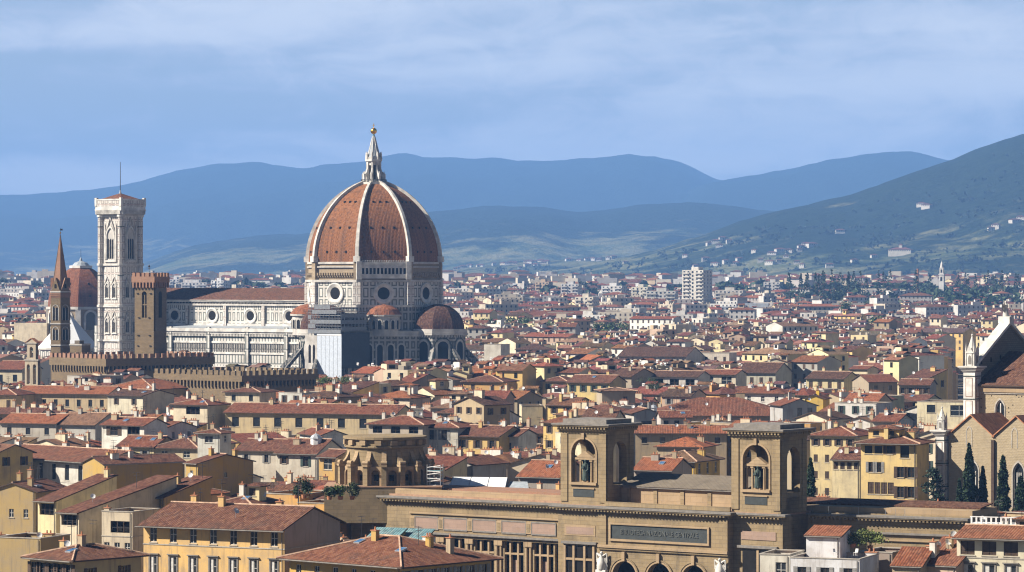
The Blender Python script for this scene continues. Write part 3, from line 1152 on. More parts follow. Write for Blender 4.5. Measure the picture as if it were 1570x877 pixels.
# corbel row on the unfinished belt, and the one finished gallery on the south-east side
for k in range(8):
    mb = MB()
    aw = R(45 * k)
    ap = 26.5 * math.cos(R(22.5))
    half = 26.5 * math.sin(R(22.5)) - 1.4
    if k == 7:
        mb.box(ap, ap + 1.5, -half - 1.0, half + 1.0, 56.0, 56.8, 'marble_white')
        mb.box(ap, ap + 1.7, -half - 1.0, half + 1.0, 61.3, 62.2, 'marble_white')
        mb.box(ap, ap + 0.2, -half, half, 56.8, 61.3, 'gloom')
        n = 12
        for i in range(n + 1):
            y = -half + 2 * half * i / n
            mb.box(ap + 0.9, ap + 1.4, y - 0.26, y + 0.26, 56.8, 61.3, 'marble_white')
        mb.box(ap + 0.8, ap + 1.5, -half, half, 60.0, 61.3, 'marble_white')
        mb.box(ap + 1.0, ap + 1.5, -half, half, 56.8, 57.7, 'marble_white')
        for e in (-1, 1):
            mb.box(ap - 0.1, ap + 1.9, e * (half + 0.9) - 1.0, e * (half + 0.9) + 1.0, 55.6, 62.6, 'marble_white')
        for i in range(26):
            y = -half + 2 * half * (i + 0.5) / 26
            mb.box(ap + 1.2, ap + 1.5, y - 0.16, y + 0.16, 62.2, 63.0, 'marble_white')
        nm = 'gallery'
    else:
        for i in range(15):
            y = -half + 2 * half * (i + 0.5) / 15
            mb.box(ap, ap + 1.1, y - 0.3, y + 0.3, 57.2, 58.2, 'drum_masonry')
            mb.box(ap, ap + 0.5, y - 0.28, y + 0.28, 56.5, 57.18, 'drum_masonry')
        mb.box(ap, ap + 0.6, -half, half, 60.2, 60.7, 'marble_aged')
        nm = 'corbel_row'
    mb.M = None
    o = mb.build(nm, cath)
    o.rotation_euler = (0, 0, aw)


def dome_r(z, R0, z0, zt, rt):
    H = zt - z0
    c = (R0 * R0 - H * H - rt * rt) / (2 * (rt - R0))
    return math.sqrt(max(0, (R0 + c) ** 2 - (z - z0) ** 2)) - c


mb = MB()
NZ = 22
zs = [62.4 + (93.2 - 62.4) * i / NZ for i in range(NZ + 1)]
for i in range(NZ):
    r0, r1 = dome_r(zs[i], 26.4, 62.4, 93.2, 4.3), dome_r(zs[i + 1], 26.4, 62.4, 93.2, 4.3)
    for k in range(8):
        a, b_ = OCT[k], OCT[(k + 1) % 8]
        mb.face([(r0 * math.cos(a), r0 * math.sin(a), zs[i]), (r0 * math.cos(b_), r0 * math.sin(b_), zs[i]),
                 (r1 * math.cos(b_), r1 * math.sin(b_), zs[i + 1]), (r1 * math.cos(a), r1 * math.sin(a), zs[i + 1])], 'dome_tile')
for k in range(8):
    for (z, fr) in ((66.2, (-0.45, 0.0, 0.45)), (75.5, (-0.5, 0.0, 0.5)), (85.5, (-0.4, 0.0, 0.4))):
        r = dome_r(z, 26.4, 62.4, 93.2, 4.3) * math.cos(R(22.5))
        hw_ = dome_r(z, 26.4, 62.4, 93.2, 4.3) * math.sin(R(22.5))
        mb.M = Matrix.Rotation(R(45 * k), 4, 'Z')
        for q in fr:
            mb.box(r - 0.6, r + 0.28, q * hw_ - 0.34, q * hw_ + 0.34, z - 0.35, z + 0.5, 'gloom')
mb.M = None
dome = mb.build('dome', cath, (0.27, 0.110, 0.044))
for k in range(8):
    mb = MB()
    a = OCT[k]
    pr = [(dome_r(z, 26.4, 62.4, 93.2, 4.3), z) for z in zs]
    for i in range(NZ):
        w0, w1 = 0.74 - 0.3 * i / NZ, 0.74 - 0.3 * (i + 1) / NZ
        (r0, z0_), (r1, z1_) = pr[i], pr[i + 1]
        p = 1.0
        d0, d1 = Vector((z1_ - z0_, 0, r0 - r1)).normalized() * p, Vector((z1_ - z0_, 0, r0 - r1)).normalized() * p
        if i + 2 <= NZ:
            d1 = Vector((pr[i + 2][1] - z1_, 0, r1 - pr[i + 2][0])).normalized() * p
        if i == 0:
            d0 = Vector((1, 0, 0)) * p
        A = [(r0 - 0.5, -w0, z0_), (r0 - 0.5, w0, z0_), (r0 + d0.x, w0, z0_ + d0.z), (r0 + d0.x, -w0, z0_ + d0.z)]
        B = [(r1 - 0.5, -w1, z1_), (r1 - 0.5, w1, z1_), (r1 + d1.x, w1, z1_ + d1.z), (r1 + d1.x, -w1, z1_ + d1.z)]
        mb.face([A[3], A[2], B[2], B[3]], 'marble_rib')
        mb.face([A[1], B[1], B[2], A[2]], 'marble_rib')
        mb.face([A[0], A[3], B[3], B[0]], 'marble_rib')
    mb.box(25.6, 27.9, -1.25, 1.25, 62.4, 64.6, 'marble_white')
    o = mb.build('rib', cath)
    o.rotation_euler = (0, 0, a)
# lantern
mb = MB()
mb.prism(octo(5.4), 92.6, 93.6, 'marble_white')
for i in range(32):
    a = 2 * math.pi * i / 32
    mb.tube((5.0 * math.cos(a), 5.0 * math.sin(a), 93.6), (5.0 * math.cos(a), 5.0 * math.sin(a), 94.6), 0.07, 0.07, 'iron', 4)
mb.lathe([(5.05, 94.55), (5.05, 94.7), (4.95, 94.7)], 16, 'iron')
mb.prism(octo(2.55), 93.6, 101.8, 'marble_white')
for k in range(8):
    mb.M = Matrix.Rotation(R(45 * k), 4, 'Z')
    r = 2.55 * math.cos(R(22.5))
    mb.box(r - 0.1, r + 0.04, -0.42, 0.42, 94.6, 100.2, 'gloom')
    mb.M = Matrix.Rotation(OCT[k], 4, 'Z')
    mb.box(2.4, 2.95, -0.35, 0.35, 93.6, 101.8, 'marble_white')
    mb.box(3.6, 4.7, -0.4, 0.4, 93.6, 96.8, 'marble_white')
    mb.face([(2.9, -0.3, 96.2), (3.7, -0.3, 95.4), (3.7, -0.3, 96.7), (2.9, -0.3, 99.2)], 'marble_white')
    mb.face([(2.9, 0.3, 96.2), (3.7, 0.3, 95.4), (3.7, 0.3, 96.7), (2.9, 0.3, 99.2)], 'marble_white')
    mb.face([(3.7, -0.3, 96.7), (3.7, 0.3, 96.7), (2.9, 0.3, 99.2), (2.9, -0.3, 99.2)], 'marble_white')
    mb.tube((4.15, 0, 96.8), (4.15, 0, 97.8), 0.38, 0.1, 'marble_white', 6)
mb.M = None
mb.prism(octo(3.4), 101.8, 102.5, 'marble_white')
mb.prism(octo(3.0), 102.5, 103.4, 'marble_aged')
for k in range(8):
    a = OCT[k]
    x, y = 3.0 * math.cos(a), 3.0 * math.sin(a)
    mb.tube((x, y, 102.5), (x, y, 104.6), 0.42, 0.28, 'marble_white', 6)
    mb.tube((x, y, 104.6), (x, y, 105.6), 0.3, 0.04, 'marble_white', 6)
lan = mb.build('lantern', cath)
mb = MB()
mb.lathe([(2.6, 103.4), (2.1, 105.2), (1.35, 108.0), (0.75, 110.3), (0.5, 111.6)], 16, 'lead')
for k in range(8):
    a = OCT[k]
    for (r0, z0_), (r1, z1_) in (((2.62, 103.4), (1.4, 108.0)), ((1.4, 108.0), (0.55, 111.4))):
        mb.tube((r0 * math.cos(a), r0 * math.sin(a), z0_), (r1 * math.cos(a), r1 * math.sin(a), z1_), 0.17, 0.12, 'marble_white', 5)
mb.lathe([(0.75, 110.3), (0.42, 111.9), (0.3, 112.4)], 10, 'copper')
mb.build('cone', lan)
mb = MB()
mb.ball((0, 0, 113.6), 1.25, 'gold', 18, 12)
mb.build('ball', lan, smooth=True)
mb = MB()
mb.box(-0.09, 0.09, -0.09, 0.09, 114.8, 116.6, 'gold')
mb.box(-0.5, 0.5, -0.08, 0.08, 115.7, 115.9, 'gold')
mb.build('cross', lan)

# nave
NX0, NX1 = -116.0, -21.0
mb = MB()
mb.box(NX0, NX1, -10.5, 10.5, 30, 47.4, 'inlay_nave')
mb.box(NX0, NX1, -11.2, -10.503, 45.2, 46.0, 'marble_aged')
mb.box(NX0, NX1, -11.6, -10.503, 46.6, 47.38, 'marble_white')
for i in range(60):
    x = NX0 + (NX1 - NX0) * (i + 0.5) / 60
    mb.box(x - 0.3, x + 0.3, -11.3, -10.503, 46.01, 46.59, 'gloom')
mb.box(NX0, NX1, -10.9, -10.503, 37.0, 38.1, 'marble_white')
for k in range(5):
    x = -36.5 - 19.4 * k - 9.7
    mb.box(x - 0.7, x + 0.7, -11.1, -10.505, 36, 45.2, 'inlay_tower')
    mb.tube((x + 1.0, -10.9, 36), (x + 1.0, -10.9, 47.2), 0.12, 0.12, 'iron', 5)
mb.build('nave', cath)
mb = MB()
mb.slab([(NX0, -12.0, 47.5), (NX1, -12.0, 47.5), (NX1, 0, 52.2), (NX0, 0, 52.2)], 0.3, 'tile', 'marble_aged')
mb.slab([(NX1, 12.0, 47.5), (NX0, 12.0, 47.5), (NX0, 0, 52.2), (NX1, 0, 52.2)], 0.3, 'tile', 'marble_aged')
mb.build('nave_roof', cath, (0.14, 0.064, 0.042))
for k in range(5):
    x = -33.5 - 19.4 * k
    mb = MB()
    mb.lathe([(3.15, 0.0), (3.15, 0.4), (2.7, 0.5), (2.35, 0.3), (1.9, 0.1)], 26, 'marble_white')
    mb.face([(1.92 * math.cos(2 * math.pi * i / 24), 1.92 * math.sin(2 * math.pi * i / 24), 0.09) for i in range(24)], 'gloom')
    o = mb.build('round_window', cath)
    o.matrix_local = Matrix.Translation((x, -10.505, 41.2)) @ Matrix.Rotation(R(90), 4, 'X')
mb = MB()
mb.box(NX0, -20, -21.5, -10.503, 0, 35.2, 'inlay_aisle')
mb.box(NX0, -20, -22.4, -21.503, 34.2, 35.0, 'marble_white')
mb.box(NX0, -20, -22.9, -21.503, 35.05, 36.4, 'marble_white')
mb.face([(NX0, -22.5, 36.45), (-20, -22.5, 36.45), (-20, -10.5, 37.3), (NX0, -10.5, 37.3)], 'lead')
for i in range(130):
    x = NX0 + 96.0 * (i + 0.5) / 130
    mb.box(x - 0.17, x + 0.17, -22.3, -21.503, 33.2, 34.15, 'marble_white')
mb.box(NX0, -20, -21.62, -21.503, 32.6, 33.1, 'marble_green')
for i in range(110):
    x = NX0 + 96.0 * (i + 0.5) / 110
    mb.box(x - 0.17, x + 0.17, -21.7, -21.503, 27.2, 30.3, 'trim_grey')
mb.box(NX0, -20, -21.9, -21.503, 30.5, 31.3, 'marble_white')
mb.box(NX0, -20, -21.9, -21.503, 26.2, 27.0, 'marble_white')
mb.box(NX0, -20, -21.9, -21.503, 21.0, 21.6, 'marble_white')
for k in range(6):
    x = -26.0 - 19.4 * k
    mb.box(x - 0.8, x + 0.8, -22.6, -21.504, 0, 36.9, 'inlay_aisle')
mb.build('aisle', cath)


def arcade_ring(mb, cx, cy, r, z0, z1, k0, k1, mat, matd):
    """half-octagon walls with a blind arch on each face"""
    for k in range(k0, k1):
        a = R(45 * k)
        ap = r * math.cos(R(22.5))
        half = r * math.sin(R(22.5))
        mb.M = Matrix.Translation((cx, cy, 0)) @ Matrix.Rotation(a, 4, 'Z') @ Matrix.Translation((ap, 0, 0)) @ Matrix.Rotation(R(90), 4, 'Z')
        rr = half * 0.52
        arch_plate(mb, 0, rr, z0, z1 - rr * 1.6, -0.06, matd, 10)
        arch_trim(mb, 0, rr, z0, z1 - rr * 1.6, -0.004, rr * 0.32, 0.35, 'marble_aged', 12)
        arch_trim(mb, 0, rr * 1.5, z0, z1 - rr * 1.6, -0.004, rr * 0.18, 0.22, 'marble_green', 12)
        mb.M = None


for nm, ang in (('tribune', 0), ('tribune', -90), ('tribune', 90)):
    a = R(ang)
    c = (31 * math.cos(a), 31 * math.sin(a))
    mb = MB()
    mb.prism(octo(10.6, c), 0, 34.6, 'inlay_shaded')
    mb.prism(octo(11.6, c), 34.3, 35.0, 'marble_aged')
    mb.prism(octo(11.3, c), 35.05, 36.6, 'marble_aged')
    for i in range(56):
        t_ = 2 * math.pi * i / 56
        mb.tube((c[0] + 10.7 * math.cos(t_), c[1] + 10.7 * math.sin(t_), 33.5), (c[0] + 10.7 * math.cos(t_), c[1] + 10.7 * math.sin(t_), 34.3), 0.2, 0.3, 'marble_aged', 4)
    arcade_ring(mb, c[0], c[1], 10.6, 20.5, 33.2, -3 + ang // 45, 4 + ang // 45, 'inlay_shaded', 'gloom')
    for k in (-1, 1, 0):
        for q in (-0.5, 0.5):
            aa = a + R(45 * k) + R(45 * q)
            mb.M = Matrix.Translation((c[0], c[1], 0)) @ Matrix.Rotation(aa, 4, 'Z')
            mb.prism([(10.0, -0.7), (17.5, -0.7), (17.5, 0.7), (10.0, 0.7)], 0, 22, 'inlay_shaded')
            mb.slab([(9.8, -0.75, 30.5), (17.8, -0.75, 22.3), (17.8, 0.75, 22.3), (9.8, 0.75, 30.5)], 1.6, 'inlay_shaded')
            mb.M = None
    tr = mb.build('tribune', cath)
    mb = MB()
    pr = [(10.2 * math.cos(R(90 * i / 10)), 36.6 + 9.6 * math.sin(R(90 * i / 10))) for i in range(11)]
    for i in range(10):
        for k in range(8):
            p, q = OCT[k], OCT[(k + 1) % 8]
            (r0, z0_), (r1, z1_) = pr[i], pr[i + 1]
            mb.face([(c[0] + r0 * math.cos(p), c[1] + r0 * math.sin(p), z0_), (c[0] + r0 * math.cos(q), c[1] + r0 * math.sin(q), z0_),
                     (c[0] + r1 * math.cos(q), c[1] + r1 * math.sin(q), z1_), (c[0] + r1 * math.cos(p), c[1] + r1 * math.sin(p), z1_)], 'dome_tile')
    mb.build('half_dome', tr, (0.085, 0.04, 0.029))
# podium that ties the tribunes together
mb = MB()
mb.prism(octo(31.5), 0, 33.8, 'inlay_shaded')
mb.prism(octo(32.2), 33.8, 34.4, 'marble_aged')
mb.prism(octo(31.9), 34.45, 35.9, 'marble_aged')
for k in (-1, -3):
    a = R(45 * k)
    for q in (-6.2, -2.1, 2.1, 6.2):
        mb.M = Matrix.Rotation(a, 4, 'Z') @ Matrix.Translation((31.5 * math.cos(R(22.5)), q, 0)) @ Matrix.Rotation(R(90), 4, 'Z')
        arch_plate(mb, 0, 1.1, 21, 29.6, -0.07, 'gloom', 8)
        arch_trim(mb, 0, 1.1, 21, 29.6, -0.004, 0.6, 0.4, 'marble_aged', 10)
        mb.M = None
mb.build('podium', cath)
for ang in (-45, -135):
    a = R(ang)
    mb = MB()
    c = (26.0 * math.cos(a), 26.0 * math.sin(a))
    mb.lathe([(6.0, 34), (6.0, 41.4), (6.8, 41.6), (6.8, 42.2)], 20, 'marble_aged', c)
    for i in range(7):
        aa = a + R(-72 + 24 * i)
        mb.M = Matrix.Translation((c[0], c[1], 0)) @ Matrix.Rotation(aa, 4, 'Z') @ Matrix.Translation((6.0, 0, 0)) @ Matrix.Rotation(R(90), 4, 'Z')
        arch_plate(mb, 0, 0.78, 36.6, 39.3, -0.12, 'gloom', 8)
        arch_trim(mb, 0, 0.78, 36.6, 39.3, -0.01, 0.25, 0.3, 'marble_white', 10)
        mb.M = None
    ex = mb.build('exedra', cath)
    mb = MB()
    mb.lathe([(6.9, 42.2), (5.4, 44.2), (3.0, 45.5), (0.0, 46.2)], 20, 'dome_tile', c)
    mb.build('exedra_roof', ex, (0.28, 0.10, 0.046))
FOOT.append((cath.location.x - 38, 1368, math.cos(A34), math.sin(A34), 66, 25, 240, 470, 1300, 541, 52, []))
FOOT.append((cath.location.x, 1345, math.cos(A34), math.sin(A34), 50, 52, 450, 725, 1295, 540, 93, []))

# scaffolding on the south tribune
sc = thing('scaffolding', 'steel scaffolding with grey sheeting and pale printed sheets under the great dome', 'scaffolding', (cath.location.x, CATH_Y, 0), A34)
mb = MB()
X0, X1, Y0, Y1 = 1.5, 17.0, -44.0, -26.0
for z in range(0, 47, 2):
    if z > 34:
        for (xa, ya, xb, yb) in ((X0, Y0, X1, Y0), (X1, Y0, X1, Y1), (X0, Y0, X0, Y1)):
            mb.tube((xa, ya, z), (xb, yb, z), 0.09, 0.09, 'steel', 4)
            mb.tube((xa, ya, z + 1), (xb, yb, z + 1), 0.06, 0.06, 'steel', 4)
for i in range(12):
    x = X0 + (X1 - X0) * i / 11
    mb.tube((x, Y0, 0), (x, Y0, 46.5), 0.09, 0.09, 'steel', 4)
    mb.tube((x, Y0 + 2.2, 34), (x, Y0 + 2.2, 46), 0.09, 0.09, 'steel', 4)
for i in range(9):
    y = Y0 + (Y1 - Y0) * i / 8
    mb.tube((X1, y, 0), (X1, y, 46.5), 0.09, 0.09, 'steel', 4)
for i in range(6):
    x = X0 + (X1 - X0) * i / 6
    mb.tube((x, Y0 - 0.1, 35), (x + 3.4, Y0 - 0.1, 45), 0.07, 0.07, 'steel', 4)
mb.build('frame', sc)
mb = MB()
for z in (36, 38.5, 41, 43.5):
    mb = MB()
    mb.box(X0, X1, Y0 + 0.1, Y1, z - 0.12, z, 'wood_dark')
    mb.build('deck', sc)
mb = MB()
for (z, a, b_) in ((35.2, X0, X1), (37.2, X0, 5), (38.9, X0 + 1, X1), (40.6, X0, 3), (42.6, X0 + 2, X1 - 2), (44.4, X0 + 3, X1 - 5)):
    mb.box(a, b_, Y0 - 0.22, Y0 - 0.15, z, z + 1.5, 'grey_net')
mb.box(X1 + 0.12, X1 + 0.18, Y0, Y1, 22, 35.5, 'dark_sheet')
for z in (36.2, 38.8, 41.2):
    mb.box(X1 + 0.12, X1 + 0.18, Y0, Y1 - 2, z, z + 1.5, 'grey_net')
mb.build('netting', sc)
mb = MB()
mb.box(X0 - 1.2, 6.0, Y0 - 0.5, Y0 - 0.35, 4, 34.4, 'marble_aged')
for i in range(2):
    mb.M = Mloc(2.6 + 2.0 * i, Y0 - 0.5)
    arch_plate(mb, 0, 0.6, 24, 30, -0.02, 'gloom', 8, True)
    arch_trim(mb, 0, 0.6, 24, 30, -0.001, 0.4, 0.03, 'marble_aged', 10, True)
    mb.M = None
mb.build('printed_sheet', sc)
mb = MB()
mb.box(6.1, X1 + 0.6, Y0 - 0.5, Y0 - 0.35, 4, 34.4, 'sheet_blue')
for i in range(1, 6):
    x = 6.1 + 11.5 * i / 6
    mb.box(x - 0.05, x + 0.05, Y0 - 0.53, Y0 - 0.503, 4, 34.4, 'grey_net')
mb.box(6.1, X1 + 0.6, Y0 - 0.6, Y0 - 0.35, 34.45, 35.0, 'canvas_white')
mb.build('grey_sheet', sc)

# ------------------------------------------------------------------ the campanile
CY = 1384.0
camp = thing('bell_tower', 'tall square marble bell tower with thin mast beside the long nave', 'bell tower', (XP(184.5, CY), CY, 0), -R(37))
camp.scale = (0.982, 0.982, 0.985)
LEV = [0, 17.5, 32.2, 46.1, 63.0, 82.8]
hw = 5.6
mb = MB()
for i in range(5):
    mb.box(-hw, hw, -hw, hw, LEV[i], LEV[i + 1] - 0.9, 'inlay_tower', bottom=False)
    mb.box(-hw - 0.55, hw + 0.55, -hw - 0.55, hw + 0.55, LEV[i + 1] - 0.9, LEV[i + 1] - 0.35, 'marble_white')
    mb.box(-hw - 0.3, hw + 0.3, -hw - 0.3, hw + 0.3, LEV[i + 1] - 0.347, LEV[i + 1] - 0.003, 'marble_aged')
mb.build('shaft', camp)
for sx in (-1, 1):
    for sy in (-1, 1):
        mb = MB()
        c = (sx * hw, sy * hw)
        mb.prism([(c[0] + 1.35 * math.cos(a), c[1] + 1.35 * math.sin(a)) for a in OCT], 0, 83, 'inlay_tower')
        for z in LEV[1:]:
            mb.prism([(c[0] + 1.75 * math.cos(a), c[1] + 1.75 * math.sin(a)) for a in OCT], z - 0.9, z, 'marble_white')
            mb.prism([(c[0] + 1.5 * math.cos(a), c[1] + 1.5 * math.sin(a)) for a in OCT], z - 5.0, z - 4.7, 'marble_green')
        mb.build('buttress', camp)


def tracery(kind):
    key = ('trac', kind)
    if key in WCACHE:
        return WCACHE[key]
    mb = MB()
    if kind == 3:      # tall three-light window under a steep gable, origin at the sill on the wall face
        arch_plate(mb, 0, 2.05, 0, 9.3, -0.03, 'marble_aged', 14, True)
        for x in (-1.32, 0, 1.32):
            arch_plate(mb, x, 0.48, 0.3, 7.7, -0.06, 'gloom', 8, True)
        for x in (-0.66, 0.66):
            mb.tube((x, -0.14, 0.2), (x, -0.14, 8.0), 0.13, 0.13, 'marble_white', 6)
        arch_trim(mb, 0, 2.05, 0, 9.3, -0.004, 0.5, 0.5, 'marble_white', 14, True)
        for s in (-1, 1):
            mb.slab([(s * 2.9, -0.55, 10.6), (s * 2.9, -0.004, 10.6), (0, -0.004, 17.4), (0, -0.55, 17.4)], 0.55, 'marble_white')
            mb.box(s * 3.1 - 0.22, s * 3.1 + 0.22, -0.5, -0.004, -1.0, 13.4, 'marble_white')
            mb.tube((s * 3.1, -0.25, 13.4), (s * 3.1, -0.25, 15.2), 0.24, 0.03, 'marble_white', 5)
        mb.box(-2.9, 2.9, -0.6, -0.004, -1.0, -0.3, 'marble_white')
    else:              # a pair of lights
        arch_plate(mb, 0, 0.98, 0, 4.2, -0.03, 'marble_aged', 12, True)
        for x in (-0.48, 0.48):
            arch_plate(mb, x, 0.36, 0.2, 3.8, -0.06, 'gloom', 8, True)
        mb.tube((0, -0.12, 0.1), (0, -0.12, 4.0), 0.09, 0.09, 'marble_white', 6)
        arch_trim(mb, 0, 0.98, 0, 4.2, -0.004, 0.32, 0.35, 'marble_white', 12, True)
        for s in (-1, 1):
            mb.slab([(s * 1.5, -0.4, 5.6), (s * 1.5, -0.004, 5.6), (0, -0.004, 8.6), (0, -0.4, 8.6)], 0.35, 'marble_white')
        mb.box(-1.5, 1.5, -0.45, -0.004, -0.6, -0.1, 'marble_white')
    WCACHE[key] = mb.mesh('tracery_window')
    return WCACHE[key]


for k in range(4):
    a = R(90 * k)
    rot = Matrix.Rotation(a, 4, 'Z')
    for (x, z, kd) in ((0, 64.6, 3), (-1.95, 49.0, 2), (1.95, 49.0, 2), (-1.95, 34.9, 2), (1.95, 34.9, 2)):
        o = link('tracery_window', tracery(kd), camp)
        o.matrix_local = rot @ Matrix.Translation((x, -hw, z))
mb = MB()
for i in range(3):
    e = hw + 1.35 + 0.2 * i
    mb.box(-e, e, -e, e, 82.8 + 0.8 * i, 83.58 + 0.8 * i, 'marble_aged' if i < 2 else 'marble_white')
e = hw + 1.4
for k in range(4):
    mb.M = Matrix.Rotation(R(90 * k), 4, 'Z')
    for i in range(22):
        x = -e + 2 * e * (i + 0.5) / 22
        mb.box(x - 0.17, x + 0.17, -e - 0.55, -e - 0.003 + 0.3, 83.0, 84.7, 'marble_white')
mb.M = None
mb.box(-7.2, 7.2, -7.2, 7.2, 85.2, 86.2, 'marble_white')
for k in range(4):
    mb.M = Matrix.Rotation(R(90 * k), 4, 'Z')
    mb.box(-7.2, 7.2, -7.2, -6.8, 86.2, 88.6, 'inlay_tower')
    mb.box(-7.35, 7.35, -7.35, -6.7, 88.6, 89.2, 'marble_white')
    mb.box(-7.4, -6.3, -7.4, -6.3, 86.2, 89.7, 'marble_white')
mb.M = None
mb.build('gallery', camp)
mb = MB()
c = [(-6.3, -6.3), (6.3, -6.3), (6.3, 6.3), (-6.3, 6.3)]
for i in range(4):
    j = (i + 1) % 4
    mb.face([(*c[i], 88.9), (*c[j], 88.9), (0, 0, 91.7)], 'tile')
mb.face([(*p, 88.85) for p in c], 'marble_aged')
mb.build('roof', camp, (0.20, 0.085, 0.05))
mb = MB()
mb.tube((0, 0, 91.2), (0, 0, 93.0), 0.6, 0.2, 'lead', 8)
mb.tube((0, 0, 92.5), (0, 0, 104.4), 0.17, 0.1, 'iron', 6)
mb.build('mast', camp)
FOOT.append((camp.location.x, CY, math.cos(-R(37)), math.sin(-R(37)), 10, 10, 146, 222, 1400, 545, 89, []))

# ------------------------------------------------------------------ baptistery: white pyramid roof
bp = thing('baptistery', 'low octagonal building with plain white pyramid roof behind the thin brown spire', 'baptistery', (XP(105, 1462), 1462, 0), -R(34))
mb = MB()
mb.prism(octo(13.2), 0, 26.0, 'inlay_nave')
mb.prism(octo(13.8), 26.0, 26.8, 'marble_white')
mb.build('wall', bp)
mb = MB()
for k in range(8):
    a, b_ = OCT[k], OCT[(k + 1) % 8]
    mb.face([(13.6 * math.cos(a), 13.6 * math.sin(a), 26.8), (13.6 * math.cos(b_), 13.6 * math.sin(b_), 26.8), (0.8 * math.cos(b_), 0.8 * math.sin(b_), 40.8), (0.8 * math.cos(a), 0.8 * math.sin(a), 40.8)], 'canvas_white')
mb.prism(octo(0.9), 40.7, 42.2, 'marble_white')
mb.build('roof', bp)

# ------------------------------------------------------------------ domed chapel far left
MY = 1700.0
mc = thing('domed_chapel', 'big red octagonal dome with pale cap, half hidden behind the bell tower', 'chapel', (XP(124, MY), MY, 0), -R(20))
zd0, zd1 = ZP(471, MY), ZP(411, MY)
mb = MB()
mb.prism(octo(16.4), 0, zd0 - 1.0, 'drum_masonry')
mb.prism(octo(17.2), zd0 - 1.0, zd0 + 0.3, 'marble_aged')
for k in range(8):
    mb.M = Matrix.Rotation(R(45 * k), 4, 'Z') @ Matrix.Translation((16.4 * math.cos(R(22.5)), 0, 0)) @ Matrix.Rotation(R(90), 4, 'Z')
    arch_plate(mb, 0, 2.4, zd0 - 11, zd0 - 4.6, -0.1, 'glass', 12)
    arch_trim(mb, 0, 2.4, zd0 - 11, zd0 - 4.6, -0.01, 1.0, 0.5, 'marble_white', 12)
    mb.M = Matrix.Rotation(OCT[k], 4, 'Z')
    mb.box(15.6, 17.0, -1.3, 1.3, 20, zd0 - 1.0, 'marble_white')
mb.M = None
mb.build('drum', mc)
mb = MB()
zs2 = [zd0 + 0.3 + (zd1 - zd0) * i / 16 for i in range(17)]
for i in range(16):
    r0, r1 = dome_r(zs2[i], 16.2, zs2[0], zs2[16], 4.6), dome_r(zs2[i + 1], 16.2, zs2[0], zs2[16], 4.6)
    for k in range(8):
        a, b_ = OCT[k], OCT[(k + 1) % 8]
        mb.face([(r0 * math.cos(a), r0 * math.sin(a), zs2[i]), (r0 * math.cos(b_), r0 * math.sin(b_), zs2[i]),
                 (r1 * math.cos(b_), r1 * math.sin(b_), zs2[i + 1]), (r1 * math.cos(a), r1 * math.sin(a), zs2[i + 1])], 'dome_tile')
for k in range(8):
    for z in (zs2[4], zs2[9]):
        mb.M = Matrix.Rotation(R(45 * k), 4, 'Z')
        r = dome_r(z, 16.2, zs2[0], zs2[16], 4.6) * math.cos(R(22.5))
        mb.box(r - 0.5, r + 0.3, -0.4, 0.4, z, z + 0.9, 'gloom')
mb.M = None
mb.build('dome', mc, (0.24, 0.088, 0.042))
mb = MB()
mb.prism(octo(5.6), zs2[16] - 0.3, zs2[16] + 0.9, 'marble_white')
mb.lathe([(4.4, zs2[16] + 0.9), (3.0, zs2[16] + 2.4), (0.8, zs2[16] + 3.2), (0.5, zs2[16] + 4.4), (0, zs2[16] + 5.2)], 12, 'lead')
mb.tube((0, 0, zs2[16] + 5), (0, 0, zs2[16] + 9), 0.12, 0.08, 'iron', 5)
mb.build('cap', mc)
# its low wing to the left
mb = MB()
mb.box(-30, -12, -13, -2, 0, 34, 'plaster')
mb.build('side_chapel', mc, CREAM)

# ------------------------------------------------------------------ hexagonal tower with the spire
BY = 1150.0
ba = thing('spire_tower', 'slender six-sided brown stone tower with a pointed spire', 'tower', (XP(92.5, BY), BY, 0), R(8))
HEX = [R(60 * k + 30) for k in range(6)]


def hexa(r):
    return [(r * math.cos(a), r * math.sin(a)) for a in HEX]


zb = ZP(446, BY)
mb = MB()
mb.prism(hexa(3.65), 0, zb - 0.5, 'fort_stone')
for z in (zb - 0.5, ZP(497, BY), ZP(530, BY)):
    mb.prism(hexa(3.95), z, z + 0.45, 'marble_aged')
for i in range(3):
    mb.prism(hexa(3.8 + 0.17 * i), zb - 2.2 + 0.5 * i, zb - 1.75 + 0.5 * i, 'brick_red')
mb.build('shaft', ba)
for k in range(6):
    for (z0_, ht) in ((ZP(491, BY), 4.4), (ZP(521, BY), 3.6)):
        mb = MB()
        for x in (-0.52, 0.52):
            arch_plate(mb, x, 0.42, 0, ht - 0.5, -0.05, 'gloom', 8)
        mb.tube((0, -0.12, 0), (0, -0.12, ht - 0.3), 0.1, 0.1, 'marble_white', 6)
        arch_trim(mb, 0, 1.05, 0, ht - 0.4, -0.004, 0.2, 0.14, 'marble_aged', 10)
        o = mb.build('twin_window', ba)
        o.matrix_local = Matrix.Rotation(R(60 * k), 4, 'Z') @ Matrix.Translation((3.65 * math.cos(R(30)), 0, z0_)) @ Matrix.Rotation(R(90), 4, 'Z')
mb = MB()
zt = ZP(358, BY)
mb.prism(hexa(3.75), zb, zb + 0.3, 'fort_stone')
